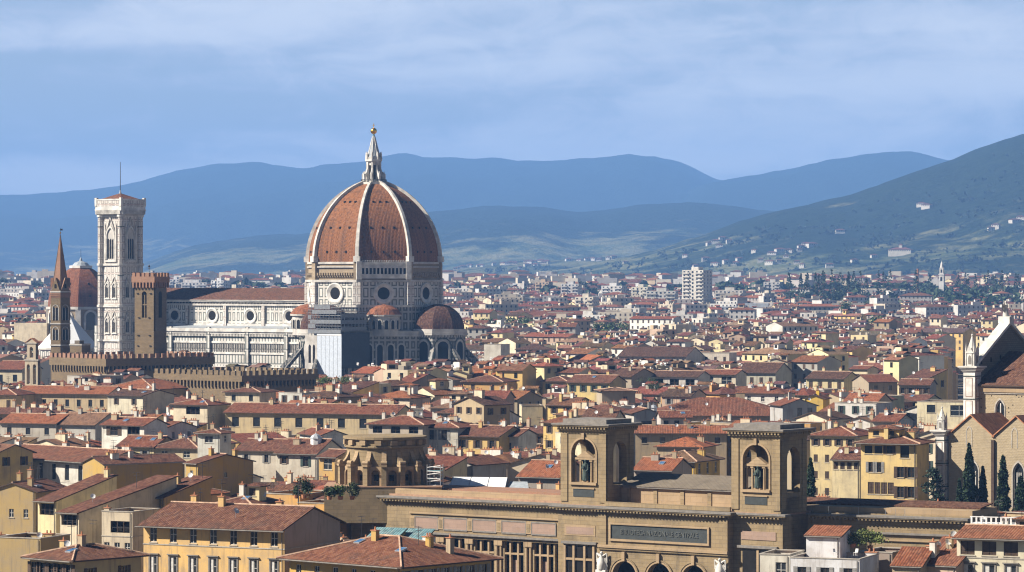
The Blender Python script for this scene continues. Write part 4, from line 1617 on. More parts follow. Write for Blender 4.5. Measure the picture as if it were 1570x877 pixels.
for i in range(6):
    j = (i + 1) % 6
    mb.face([(3.2 * math.cos(HEX[i]), 3.2 * math.sin(HEX[i]), zb + 0.3), (3.2 * math.cos(HEX[j]), 3.2 * math.sin(HEX[j]), zb + 0.3), (0, 0, zt)], 'brick_red')
    mb.tube((3.2 * math.cos(HEX[i]), 3.2 * math.sin(HEX[i]), zb + 0.3), (0, 0, zt), 0.13, 0.05, 'fort_stone', 5)
    mb.M = Matrix.Rotation(R(60 * i), 4, 'Z')
    ap = 3.75 * math.cos(R(30))
    mb.face([(ap, -1.5, zb + 0.3), (ap, 1.5, zb + 0.3), (ap, 0, zb + 4.4)], 'fort_stone')
    mb.face([(ap, -1.5, zb + 0.3), (ap, 0, zb + 4.4), (1.7, 0, zb + 4.4)], 'brick_red')
    mb.face([(ap, 1.5, zb + 0.3), (1.7, 0, zb + 4.4), (ap, 0, zb + 4.4)], 'brick_red')
    mb.M = Matrix.Translation((0, 0, 0)) @ Matrix.Rotation(R(60 * i), 4, 'Z') @ Matrix.Translation((ap, 0, 0)) @ Matrix.Rotation(R(90), 4, 'Z')
    arch_plate(mb, 0, 0.4, zb + 0.9, zb + 1.9, -0.06, 'gloom', 8)
    mb.M = None
mb.build('spire', ba)
mb = MB()
mb.ball((0, 0, zt + 0.2), 0.28, 'gold', 8, 6)
mb.tube((0, 0, zt), (0, 0, zt + 1.9), 0.06, 0.05, 'iron', 5)
mb.box(-0.05, 0.75, -0.03, 0.03, zt + 1.0, zt + 1.6, 'iron')
mb.build('weather_vane', ba)

# ------------------------------------------------------------------ square stone tower and the crenellated palace walls


def merlons(mb, x0, x1, y0, y1, z, n, mat, hh=1.35, axis='x'):
    for i in range(n):
        if axis == 'x':
            a = x0 + (x1 - x0) * (i + 0.2) / n
            mb.box(a, a + (x1 - x0) / n * 0.58, y0, y1, z, z + hh, mat)
        else:
            a = y0 + (y1 - y0) * (i + 0.2) / n
            mb.box(x0, x1, a, a + (y1 - y0) / n * 0.58, z, z + hh, mat)


TY = 1128.0
bt = thing('stone_tower', 'square brown stone tower with battlements in front of the nave', 'tower', (XP(231, TY), TY, 0), -R(28))
zt = ZP(424, TY)
mb = MB()
w2 = 3.75
arch_panel(mb, -w2, w2, ZP(505, TY) - 0.5, ZP(441, TY), 0, 0.95, ZP(487, TY), ZP(451, TY), -w2, 0.9, 'fort_stone', 12)
mb.box(-w2, w2, -w2 + 0.903, w2, ZP(505, TY) - 0.5, ZP(441, TY), 'fort_dark')
mb.box(-w2, w2, -w2, w2, 0, ZP(505, TY) - 0.503, 'fort_stone')
mb.box(-0.9, 0.9, -w2 + 0.87, -w2 + 0.9, ZP(487, TY), ZP(447, TY), 'gloom')
mb.box(-1.0, 1.0, -w2 + 0.2, -w2 + 0.5, ZP(467, TY) - 0.2, ZP(467, TY) + 0.2, 'fort_stone')
mb.box(-0.16, 0.16, -w2 + 0.25, -w2 + 0.5, ZP(487, TY), ZP(452, TY), 'fort_stone')
for (x, z) in ((-2.5, 450), (2.6, 450), (-2.0, 487), (2.0, 487), (-2.2, 514), (2.2, 514), (-2.4, 530), (2.4, 530)):
    mb.box(x - 0.35, x + 0.35, -w2 - 0.25, -w2 - 0.004, ZP(z, TY) - 0.15, ZP(z, TY) + 0.15, 'gloom')
mb.M = Matrix.Rotation(R(90), 4, 'Z')
arch_plate(mb, 0, 0.95, ZP(487, TY), ZP(451, TY), -w2 - 0.02, 'gloom', 10)
mb.M = None
mb.build('shaft', bt)
mb = MB()
e = w2 + 0.75
zc0, zc1 = ZP(441, TY), ZP(433, TY)
for k in range(4):
    mb.M = Matrix.Rotation(R(90 * k), 4, 'Z')
    for i in range(7):
        x = -e + 2 * e * (i + 0.5) / 7
        mb.box(x - 0.26, x + 0.26, -e, -w2 + 0.1, zc0, zc1, 'brick_red')
mb.M = None
mb.box(-w2 + 0.05, w2 - 0.05, -w2 + 0.05, w2 - 0.05, zc0, zc1, 'gloom')
mb.box(-e, e, -e, e, zc1, zt, 'brick_red')
for k in range(4):
    mb.M = Matrix.Rotation(R(90 * k), 4, 'Z')
    merlons(mb, -e, e, -e, -e + 0.6, zt + 0.003, 5, 'brick_red', 1.25)
mb.M = None
mb.build('battlement', bt)
mb = MB()
mb.tube((-0.6, 0, zt), (-0.6, 0, zt + 4.2), 0.08, 0.06, 'iron', 5)
mb.ball((-0.6, 0, zt + 3.4), 0.36, 'iron', 8, 6)
mb.box(-0.9, -0.3, -0.04, 0.04, zt + 2.4, zt + 2.9, 'iron')
mb.build('weather_vane', bt)
FOOT.append((bt.location.x, TY, 1, 0, 6, 6, 205, 256, 1122, 545, 57, []))


def fort(px_c, Y, py_top, py_cor, th, wl, wr, label, mats=('fort_stone', 'fort_dark'), mm='brick_red'):
    """an L of battlemented walls: left-facing front of width wl, right-facing flank of length wr, meeting at px_c"""
    root = thing('battlemented_palace', label, 'palace', (XP(px_c, Y), Y, 0), -R(th))
    zt, zc = ZP(py_top, Y), ZP(py_cor, Y)
    mb = MB()
    mb.box(-wl, 0, 0, wr, 0, zc, mats[0])
    mb.build('wall', root)
    mb = MB()
    mb.box(-wl - 0.6, 0.6, -0.6, wr + 0.6, zc + 1.3, zt, mats[0])
    n = int(wl / 1.5)
    for i in range(n):
        x = -wl + wl * (i + 0.5) / n
        mb.box(x - 0.28, x + 0.28, -0.6, 0.1, zc - 0.5, zc + 1.297, mats[0])
    mb.box(-wl + 0.3, 0, 0.02, wr, zc, zc + 1.297, 'gloom')
    n = int(wr / 1.5)
    for i in range(n):
        y = wr * (i + 0.5) / n
        mb.box(-0.1, 0.6, y - 0.28, y + 0.28, zc - 0.5, zc + 1.297, mats[0])
    mb.build('parapet', root)
    mb = MB()
    merlons(mb, -wl - 0.6, 0.6, -0.6, -0.05, zt + 0.003, max(3, int(wl / 2.3)), mm, 1.4)
    merlons(mb, 0.05, 0.6, -0.6, wr + 0.6, zt + 0.003, max(3, int(wr / 2.3)), mm, 1.4, 'y')
    merlons(mb, -wl - 0.6, 0.6, wr + 0.05, wr + 0.6, zt + 0.003, max(3, int(wl / 2.3)), mm, 1.4)
    merlons(mb, -wl - 0.6, -wl - 0.05, -0.6, wr + 0.6, zt + 0.003, max(3, int(wr / 2.3)), mm, 1.4, 'y')
    mb.build('merlon_row', root)
    E, N = (math.cos(R(th)), -math.sin(R(th))), (math.sin(R(th)), math.cos(R(th)))
    cx = root.location.x - E[0] * wl / 2 + N[0] * wr / 2
    cy = Y - E[1] * wl / 2 + N[1] * wr / 2
    reg(cx, cy, th, wl, wr, zt, py_cor + 3, zt + 1.7)
    return root


fort(163, 1105, 550, 568, 47, 30, 43, 'brown battlemented palace wall with a long shaded flank below the marble bell tower')
fort(371, 1010, 576, 592, 43, 38, 30, 'lower battlemented stone palace nearer than the one under the square tower', mm='fort_stone')
tw = thing('stone_turret', 'short grey stone block between the thin spire and the marble bell tower', 'turret', (XP(123, 1140), 1140, 0), -R(30))
mb = MB()
mb.box(-2.4, 2.4, -2.4, 2.4, 0, ZP(527, 1140), 'fort_stone')
mb.build('wall', tw)
mb = MB()
mb.box(-1.2, 0.8, -1.5, 1.0, ZP(527, 1140), ZP(522, 1140), 'fort_dark')
mb.box(-2.6, 2.6, -2.6, 2.6, ZP(527, 1140) - 0.5, ZP(527, 1140) - 0.1, 'marble_aged')
mb.build('parapet', tw)

# bell gable of a small church
GY = 1012.0
bgb = thing('bell_gable', 'cream two-storey open bell gable standing left of the battlemented walls', 'bell gable', (XP(48, GY), GY, 0), -R(24))
mb = MB()
zg0, zg1, zg2 = ZP(592, GY), ZP(553, GY), ZP(527, GY)
mb.box(-2.6, 2.6, 0, 1.6, 0, zg0, 'plaster')
arch_panel(mb, -2.2, 0.0, zg0, zg1, -1.05, 0.55, zg0 + 0.6, zg1 - 1.6, 0, 1.4, 'plaster', 10)
arch_panel(mb, 0.0, 2.2, zg0, zg1, 1.05, 0.55, zg0 + 0.6, zg1 - 1.6, 0, 1.4, 'plaster', 10)
mb.box(-2.5, 2.5, -0.2, 1.6, zg1, zg1 + 0.4, 'trim')
arch_panel(mb, -1.5, 1.5, zg1 + 0.4, zg2, 0, 0.6, zg1 + 0.9, zg2 - 1.5, 0, 1.4, 'plaster', 10)
mb.prism([(-1.9, -0.2), (1.9, -0.2), (1.9, 1.6), (-1.9, 1.6)], zg2, zg2 + 0.35, 'trim')
mb.face([(-1.8, -0.1, zg2 + 0.35), (1.8, -0.1, zg2 + 0.35), (0, -0.1, zg2 + 1.5)], 'plaster')
mb.slab([(-2.0, -0.3, zg2 + 0.4), (0, -0.3, zg2 + 1.7), (0, 1.7, zg2 + 1.7), (-2.0, 1.7, zg2 + 0.4)], 0.15, 'clay')
mb.slab([(2.0, -0.3, zg2 + 0.4), (2.0, 1.7, zg2 + 0.4), (0, 1.7, zg2 + 1.7), (0, -0.3, zg2 + 1.7)], 0.15, 'clay')
mb.build('frame', bgb, (0.50, 0.42, 0.30))
for (x, z) in ((-1.05, zg1 - 2.4), (1.05, zg1 - 2.4), (0, zg2 - 2.2)):
    mb = MB()
    mb.lathe([(0.42, z), (0.3, z + 0.5), (0.2, z + 0.85), (0, z + 0.9)], 10, 'bronze', (x, 0.7))
    mb.build('bell', bgb)
FOOT.append((bgb.location.x, GY, 1, 0, 4, 4, 33, 62, GY - 2, 592, 40, []))
# ------------------------------------------------------------------ the national library on the river
LT = 36.0
LX, LY = XP(930, 548), 548.0
lib = thing('library', 'long brown stone library with two arched roof towers and a dark name plaque', 'library', (LX, LY, 0), -R(LT))
TW = 8.86
TDEP = 7.6
BR = 32.4
zC = 19.8


def cornice(mb, x0, x1, y, z, mat='sandstone', proj=1.15, both=True):
    mb.box(x0 - proj * both, x1 + proj * both, y - proj, y + 0.6, z - 0.32, z, 'trim_grey')
    mb.box(x0 - proj * both + 0.1, x1 + proj * both - 0.1, y - proj + 0.12, y + 0.6, z - 0.5, z - 0.323, mat)
    mb.box(x0 - 0.4 * both, x1 + 0.4 * both, y - 0.42, y + 0.6, z - 0.95, z - 0.503, mat)
    n = max(2, int((x1 - x0) / 0.62))
    for i in range(n):
        x = x0 + (x1 - x0) * (i + 0.5) / n
        mb.box(x - 0.15, x + 0.15, y - proj + 0.25, y - 0.423, z - 0.82, z - 0.504, mat)


# body: central block with the three great arches
mb = MB()
yc = -0.8
for i, cx_ in enumerate((4.0, 10.55, 17.1)):
    xa = (-0.6, 7.27, 13.82)[i]
    xb = (7.27, 13.82, 21.6)[i]
    arch_panel(mb, xa, xb, 0, 12.9, cx_, 2.25, 0, 9.0, yc, 1.4, 'sandstone', 18)
    arch_trim(mb, cx_, 2.25, 3, 9.0, yc - 0.004, 0.28, 0.16, 'sandstone_warm', 18)
    arch_trim(mb, cx_, 2.62, 3, 9.0, yc - 0.004, 0.16, 0.26, 'sandstone', 18)
    mb.box(cx_ - 0.28, cx_ + 0.28, yc - 0.5, yc - 0.1, 11.3, 12.75, 'sandstone_warm')
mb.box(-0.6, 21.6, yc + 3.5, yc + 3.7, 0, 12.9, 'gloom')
mb.box(-TW, -0.603, yc, yc + 4, 0, 12.9, 'sandstone')
mb.box(21.603, 23.4, yc, yc + 4, 0, 12.9, 'sandstone')
mb.box(-TW, 23.4, yc, yc + 4, 12.903, zC - 0.4, 'sandstone')
mb.box(-0.9, 23.5, yc - 0.5, yc - 0.004, 13.3, 13.75, 'sandstone_warm')
mb.box(-0.9, 23.5, yc - 0.3, yc - 0.004, 12.95, 13.297, 'sandstone')
for x in (-0.9, 21.9):
    mb.box(x, x + 1.5, yc - 0.25, yc - 0.003, 13.76, 18.7, 'sandstone')
mb.box(23.4, BR, 0.6, 8, 0, zC - 0.4, 'sandstone')
mb.box(-TW, BR, 3.203, 20, 0, zC - 0.403, 'sandstone')
mb.box(-TW + 0.3, BR - 0.3, yc + 0.5, 20, zC - 0.397, zC + 0.05, 'terrace_floor')
cornice(mb, -TW, 23.4, yc, zC)
cornice(mb, 24.6, BR, 0.6, zC - 0.003)
# pink panels on the tower bays, and their windows
mb.box(-7.6, -1.6, yc - 0.06, yc - 0.004, 14.9, 16.6, 'sandstone_warm')
mb.box(-7.2, -2.0, yc - 0.09, yc - 0.061, 15.15, 16.3, 'pinkstone')
mb.box(-8.0, -1.2, yc - 0.5, yc - 0.004, 13.6, 14.0, 'trim_grey')
mb.box(24.9, 31.2, 0.5, 0.596, 15.6, 16.9, 'pinkstone')
mb.box(24.4, 31.6, 0.1, 0.597, 14.3, 14.7, 'trim_grey')
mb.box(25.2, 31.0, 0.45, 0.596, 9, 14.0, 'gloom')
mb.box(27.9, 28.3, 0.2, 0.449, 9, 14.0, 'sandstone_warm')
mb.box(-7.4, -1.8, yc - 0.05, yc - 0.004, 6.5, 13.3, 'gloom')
for x in (-7.4, -5.65, -3.55, -1.8):
    mb.box(x - 0.2, x + 0.2, yc - 0.34, yc - 0.051, 6.5, 13.3, 'sandstone_warm')
mb.box(-7.4, -1.8, yc - 0.3, yc - 0.052, 11.0, 11.35, 'sandstone_warm')
mb.build('central_block', lib)
# left wing
wy = 0.9
mb = MB()
WX0 = -46.0
mb.box(WX0, -TW - 0.003, wy, 18, 14.05, zC - 0.4, 'sandstone')
mb.box(WX0, -40.2, wy + 0.003, 18, 0, 14.047, 'sandstone')
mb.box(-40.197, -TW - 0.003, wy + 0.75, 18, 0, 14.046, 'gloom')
cornice(mb, WX0, -TW - 0.003, wy, zC - 0.006, both=False)
mb.box(WX0 - 1.1, WX0, wy - 1.1, wy + 4, zC - 0.33, zC - 0.01, 'trim_grey')
mb.box(WX0 + 0.2, -TW - 0.1, wy + 0.2, 18, zC - 0.39, zC + 0.3, 'terrace_floor')
mb.box(WX0 + 0.5, -TW - 0.01, wy + 0.8, wy + 1.2, zC + 0.303, zC + 1.2, 'sandstone_warm')
mb.box(-40.2, -TW - 0.01, wy - 0.3, wy - 0.004, 17.0, 17.3, 'sandstone_warm')
mb.box(-40.2, -TW - 0.01, wy - 0.75, wy + 0.5, 13.75, 14.04, 'trim_grey')
mb.box(-40.2, -TW - 0.01, wy - 0.35, wy + 0.5, 13.3, 13.747, 'sandstone')
mb.build('left_wing', lib)
for k in range(5):
    xc = -12.9 - 5.95 * k
    mb = MB()
    mb.box(xc - 2.3, xc + 2.3, wy - 0.09, wy - 0.004, 14.7, 16.4, 'pinkstone')
    for (a, b_, c_, d_) in ((-2.45, 2.45, 16.4, 16.62), (-2.45, 2.45, 14.45, 14.7)):
        mb.box(xc + a, xc + b_, wy - 0.14, wy - 0.004, c_, d_, 'trim_grey')
    mb.box(xc - 2.5, xc - 2.3, wy - 0.13, wy - 0.004, 14.7, 16.4, 'trim_grey')
    mb.box(xc + 2.3, xc + 2.5, wy - 0.13, wy - 0.004, 14.7, 16.4, 'trim_grey')
    mb.build('relief_panel', lib)
    mb = MB()
    for x in (-0.78, 0.78):
        mb.box(xc + x - 0.17, xc + x + 0.17, wy, wy + 0.6, 6.0, 13.25, 'sandstone_warm')
    mb.box(xc - 2.0, xc + 2.0, wy + 0.03, wy + 0.55, 11.1, 11.4, 'sandstone_warm')
    mb.box(xc - 2.1, xc + 2.1, wy + 0.05, wy + 0.74, 7.1, 7.5, 'sandstone')
    mb.box(xc - 0.55, xc + 0.55, wy + 0.6, wy + 0.7, 7.5, 10.2, 'pinkstone')
    for x in (-2.06, 2.06):
        mb.box(xc + x - 0.16, xc + x + 0.16, wy, wy + 0.6, 6.0, 13.25, 'sandstone')
    mb.build('tripartite_window', lib)
    mb = MB()
    xp = xc - 2.97
    for x in (-0.42, 0.42):
        mb.tube((xp + x, wy - 0.05, 5), (xp + x, wy - 0.05, 12.5), 0.28, 0.25, 'sandstone_warm', 10)
        mb.box(xp + x - 0.4, xp + x + 0.4, wy - 0.42, wy + 0.3, 12.5, 13.29, 'sandstone_warm')
    mb.box(xp - 0.7, xp + 0.7, wy + 0.1, wy + 0.74, 5, 13.29, 'sandstone')
    mb.box(xp - 0.5, xp + 0.5, wy - 0.16, wy - 0.004, 14.6, 16.5, 'sandstone_warm')
    mb.box(xp - 0.28, xp + 0.28, wy - 0.2, wy - 0.161, 14.9, 16.2, 'sandstone')
    mb.build('paired_column', lib)
mb = MB()
mb.box(-56, WX0 - 0.003, 5, 18, 0, zC - 0.4, 'sandstone')
cornice(mb, -56, WX0 - 0.2, 5, zC - 0.01, both=False)
mb.box(-56, WX0, 6, 18, zC - 0.395, zC + 0.9, 'sandstone_warm')
mb.box(-52, -TW - 1, 9, 17, zC + 0.303, zC + 1.0, 'brick_red')
mb.build('end_wing', lib)
# attic between the towers
mb = MB()
mb.box(0.003, BR - TW - 0.003, 4.2, 16, zC, 22.6, 'sandstone_warm')
for x in (1.5, 6.6, 11.7, 16.8, 21.9):
    mb.box(x - 0.35, x + 0.35, 4.05, 4.197, zC + 0.1, 22.5, 'sandstone')
mb.box(0.003, BR - TW - 0.003, 3.7, 4.5, 22.6, 22.85, 'trim_grey')
mb.slab([(0.003, 3.6, 22.95), (BR - TW - 0.003, 3.6, 22.95), (BR - TW - 0.003, 10, 24.7), (0.003, 10, 24.7)], 0.12, 'fort_dark')
mb.slab([(BR - TW - 0.003, 16.2, 22.95), (0.003, 16.2, 22.95), (0.003, 10, 24.7), (BR - TW - 0.003, 10, 24.7)], 0.12, 'trim_grey')
mb.box(0.003, BR - TW - 0.003, -0.6, -0.2, zC + 0.06, zC + 0.75, 'sandstone')
mb.build('attic', lib)
# name plaque
mb = MB()
mb.box(1.5, 19.7, yc - 0.10, yc - 0.004, 14.75, 17.0, 'plaque')
for (a, b_, c_, d_) in ((1.2, 20.0, 17.003, 17.3), (1.2, 20.0, 14.4, 14.747), (1.2, 1.497, 14.75, 17.0), (19.703, 20.0, 14.75, 17.0)):
    mb.box(a, b_, yc - 0.3, yc - 0.004, c_, d_, 'sandstone_warm')
pl = mb.build('name_plaque', lib)
cu = bpy.data.curves.new('inscription', 'FONT')
cu.body = 'BIBLIOTECA NAZIONALE CENTRALE'
cu.size = 1.12
cu.align_x = 'CENTER'
cu.align_y = 'CENTER'
cu.extrude = 0.04
cu.materials.append(MATS['letter_metal'])
tmp = bpy.data.objects.new('inscription_text', cu)
COL.objects.link(tmp)
tme = bpy.data.meshes.new_from_object(tmp.evaluated_get(bpy.context.evaluated_depsgraph_get()))
bpy.data.objects.remove(tmp)
tx = link('inscription', tme, pl)
tx.location = (10.6, yc - 0.15, 15.85)
tx.rotation_euler = (R(90), 0, 0)
tx.scale = (0.80, 1.0, 1.0)


# white stone eagle shields beside the arches
def eagle(x):
    mb = MB()
    y = yc - 0.35
    mb.box(x - 0.95, x + 0.95, y - 0.55, yc - 0.004, 9.3, 9.75, 'marble_white')
    pr = [(0.0, 9.75), (0.55, 9.8), (0.72, 10.4), (0.66, 11.0), (0.42, 11.6), (0.24, 11.95), (0.3, 12.3), (0.2, 12.6), (0.0, 12.7)]
    mb.lathe(pr, 12, 'marble_white', (x, y - 0.2))
    mb.tube((x, y - 0.4, 12.4), (x + 0.02, y - 0.75, 12.2), 0.12, 0.03, 'marble_white', 6)
    for s in (-1, 1):
        for i in range(6):
            a = R(100 - 17 * i)
            x0_, z0_ = x + s * 0.55, 11.6 - 0.17 * i
            mb.tube((x0_, y - 0.12, z0_), (x0_ + s * (0.5 - 0.03 * i), y - 0.02, z0_ - 1.0 - 0.16 * i + 0.5 * (i == 0)), 0.2, 0.07, 'marble_white', 5)
        mb.tube((x + s * 0.25, y - 0.2, 11.9), (x + s * 0.95, y - 0.1, 12.35), 0.22, 0.12, 'marble_white', 6)
        mb.tube((x + s * 0.95, y - 0.1, 12.35), (x + s * 1.0, y - 0.08, 10.9), 0.14, 0.08, 'marble_white', 6)
    mb.build('stone_eagle', lib, smooth=True)


eagle(-0.05)
eagle(22.2)


def saint(parent, M):
    """standing bronze figure in robes"""
    mb = MB()
    mb.M = M
    mb.lathe([(0.0, 0.0), (0.52, 0.02), (0.56, 0.5), (0.46, 1.3), (0.40, 1.9), (0.47, 2.35), (0.40, 2.7), (0.16, 2.86), (0.13, 3.0), (0.2, 3.12), (0.22, 3.28), (0.15, 3.45), (0.0, 3.5)], 14, 'bronze')
    mb.tube((-0.4, 0, 2.6), (-0.55, -0.25, 1.95), 0.16, 0.12, 'bronze', 7)
    mb.tube((-0.55, -0.25, 1.95), (-0.15, -0.5, 2.15), 0.12, 0.09, 'bronze', 7)
    mb.tube((0.42, 0, 2.55), (0.58, -0.2, 1.8), 0.16, 0.12, 'bronze', 7)
    mb.tube((0.58, -0.2, 1.8), (0.35, -0.5, 1.5), 0.12, 0.09, 'bronze', 7)
    mb.box(-0.3, 0.05, -0.62, -0.46, 2.0, 2.4, 'bronze')
    for i in range(5):
        a = R(200 + 35 * i)
        mb.tube((0.5 * math.cos(a), 0.5 * math.sin(a), 0.05), (0.38 * math.cos(a + 0.25), 0.38 * math.sin(a + 0.25), 2.0), 0.09, 0.05, 'bronze', 5)
    mb.M = None
    return mb.build('statue', parent, smooth=True)


def lib_tower(x0, zadj):
    """an open pavilion: an arch in each side, an aedicule with a bronze figure behind the front arch"""
    z0, zt = zC, 33.0 - 1.6
    mb = MB()
    x1 = x0 + TW
    cx_ = (x0 + x1) / 2
    mb.box(x0, x1, 0, 1.0, z0, z0 + 1.2, 'sandstone')
    for (y, th_) in ((0.0, 1.0), (TDEP - 1.0, 1.0)):
        arch_panel(mb, x0, x1, z0 + 1.2, zt, cx_, 2.35, z0 + 3.3, z0 + 8.2, y, th_, 'sandstone', 18)
    for sx in (0, 1):
        mb.M = Matrix.Translation((x1 if sx else x0, 0, 0)) @ Matrix.Rotation(R(90) if sx else R(-90), 4, 'Z')
        a, b_ = (1.003, TDEP - 1.003) if sx else (-TDEP + 1.003, -1.003)
        arch_panel(mb, a, b_, z0, zt, (a + b_) / 2, 1.9, z0 + 3.2, z0 + 8.3, 0, 1.0, 'sandstone', 16)
        mb.M = None
    mb.box(x0, x1, 1.003, TDEP, z0 - 0.003, z0 + 2.4, 'sandstone')
    mb.box(x0 + 0.9, x1 - 0.9, 0.9, TDEP - 0.9, zt - 0.6, zt - 0.2, 'sandstone')
    for x in (x0 + 0.02, x1 - 1.32):
        mb.box(x, x + 1.3, -0.16, -0.003, z0 + 0.5, zt - 0.2, 'sandstone')
    for y in (0.1, TDEP - 1.3):
        mb.box(x1 + 0.003, x1 + 0.16, y, y + 1.2, z0 + 0.5, zt - 0.2, 'sandstone')
    arch_trim(mb, cx_, 2.35, z0 + 3.3, z0 + 8.2, -0.003, 0.3, 0.14, 'sandstone_warm', 18)
    mb.box(cx_ - 0.25, cx_ + 0.25, -0.35, -0.1, z0 + 10.5, z0 + 11.5, 'sandstone_warm')
    twr = mb.build('roof_tower', lib)
    mb = MB()
    for i, (e, za, zb_) in enumerate(((0.12, -0.2, 0.25), (0.45, 0.25, 0.55), (1.0, 0.95, 1.15), (1.15, 1.153, 1.4))):
        mb.box(x0 - e, x1 + e, -e, TDEP + e, zt + za, zt + zb_ - 0.003, 'trim_grey' if i == 3 else 'sandstone')
    mb.box(x0 - 0.3, x1 + 0.3, -0.3, TDEP + 0.3, zt + 0.55, zt + 0.947, 'sandstone')
    for i in range(16):
        x = x0 - 0.4 + (TW + 0.8) * (i + 0.5) / 16
        mb.box(x - 0.15, x + 0.15, -0.85, -0.303, zt + 0.56, zt + 0.94, 'sandstone')
        y = -0.3 + (TDEP + 0.6) * (i + 0.5) / 16
        mb.box(x1 + 0.303, x1 + 0.85, y - 0.13, y + 0.13, zt + 0.56, zt + 0.94, 'sandstone')
    mb.slab([(x0 + 0.2, 0.2, zt + 2.1), (x1 - 0.2, 0.2, zt + 2.1), (x1 - 0.2, TDEP - 0.2, zt + 2.1), (x0 + 0.2, TDEP - 0.2, zt + 2.1)], 0.7, 'trim_grey')
    mb.build('tower_cornice', twr)
    mb = MB()
    yb = 0.7
    mb.box(cx_ - 2.6, cx_ + 2.6, -0.35, 1.2, z0 + 3.2, z0 + 3.6, 'sandstone_warm')
    for x in (-2.1, -1.05, 1.05, 2.1):
        mb.tube((cx_ + x, yb, z0 + 3.6), (cx_ + x, yb, z0 + 6.9), 0.21, 0.17, 'sandstone_warm', 10)
        mb.box(cx_ + x - 0.27, cx_ + x + 0.27, yb - 0.27, yb + 0.27, z0 + 6.9, z0 + 7.2, 'sandstone_warm')
    mb.box(cx_ - 2.45, cx_ + 2.45, yb - 0.35, yb + 0.5, z0 + 7.203, z0 + 7.55, 'sandstone_warm')
    mb.prism([(cx_ - 1.7, yb - 0.4), (cx_ + 1.7, yb - 0.4), (cx_ + 1.7, yb + 0.5), (cx_ - 1.7, yb + 0.5)], z0 + 7.553, z0 + 8.6, 'sandstone_warm',
             poly2=[(cx_ - 0.1, yb - 0.4), (cx_ + 0.1, yb - 0.4), (cx_ + 0.1, yb + 0.5), (cx_ - 0.1, yb + 0.5)])
    mb.box(cx_ - 0.85, cx_ + 0.85, yb + 0.25, yb + 0.45, z0 + 3.6, z0 + 7.2, 'gloom')
    mb.box(cx_ - 0.6, cx_ + 0.6, yb - 0.5, yb + 0.2, z0 + 3.603, z0 + 3.85, 'sandstone_warm')
    aed = mb.build('aedicule', twr)
    saint(aed, Matrix.Translation((cx_, yb - 0.2, z0 + 3.85)))
    mb = MB()
    mb.box(cx_ - 2.0, cx_ + 2.0, -0.08, -0.004, z0 + 1.3, z0 + 2.55, 'plaque')
    mb.box(cx_ - 2.15, cx_ + 2.15, -0.2, -0.004, z0 + 2.553, z0 + 2.75, 'sandstone_warm')
    mb.build('tower_plaque', twr)


lib_tower(-TW, 0)
lib_tower(BR - TW, 0)
u_ = (math.cos(R(LT)), -math.sin(R(LT)))
n_ = (math.sin(R(LT)), math.cos(R(LT)))


def lw(x, y):
    return (LX + u_[0] * x + n_[0] * y, LY + u_[1] * x + n_[1] * y)


c0 = lw(-12, 9)
reg(c0[0], c0[1], LT, 89, 22, 20, 880, 20)
FOOT[-1] = FOOT[-1][:6] + (560, 740, 545, 800, 20, FOOT[-1][11])
FOOT.append((c0[0], c0[1], u_[0], u_[1], 1, 1, 735, 860, 545, 880, 20, []))
c0 = lw(12, 6)
FOOT.append((c0[0], c0[1], u_[0], u_[1], 22, 14, 855, 1240, 525, 880, 33, []))

# right wing: flat roofed range running on along the river
rw = thing('library_wing', 'low brown flat-roofed range running right from the library towers', 'library wing', (XP(1232, 537), 537, 0), -R(28))
mb = MB()
mb.box(-4, 27.5, 0, 12, 0, zC - 0.7, 'sandstone')
mb.box(-4, 27.5, 0.4, 12, zC - 0.697, zC - 0.1, 'sandstone')
mb.box(-4, 27.5, 0.9, 12, zC - 0.097, zC + 0.75, 'sandstone_warm')
mb.slab([(-4, 4.5, zC + 1.0), (27.5, 4.5, zC + 1.0), (27.5, 10, zC + 1.5), (-4, 10, zC + 1.5)], 0.2, 'tile')
mb.box(-4, 27.5, -0.4, -0.004, 16.6, 16.9, 'trim_grey')
mb.box(-4, 27.5, -0.3, -0.004, 15.6, 15.85, 'sandstone_warm')
cornice(mb, -4, 27.5, 0, zC - 0.3, both=False)
mb.build('wall', rw, (0.14, 0.065, 0.04))
for i, x in enumerate((4.5, 9.5, 14.0, 15.6, 17.2)):
    mb = MB()
    mb.tube((x, -0.8, zC - 1.2), (x, -0.8, zC + 0.9), 0.035, 0.03, 'steel', 5)
    mb.build('rod', rw)
FOOT.append((XP(1340, 538), 537, math.cos(R(28)), -math.sin(R(28)), 18, 10, 1225, 1482, 528, 880, 20, []))

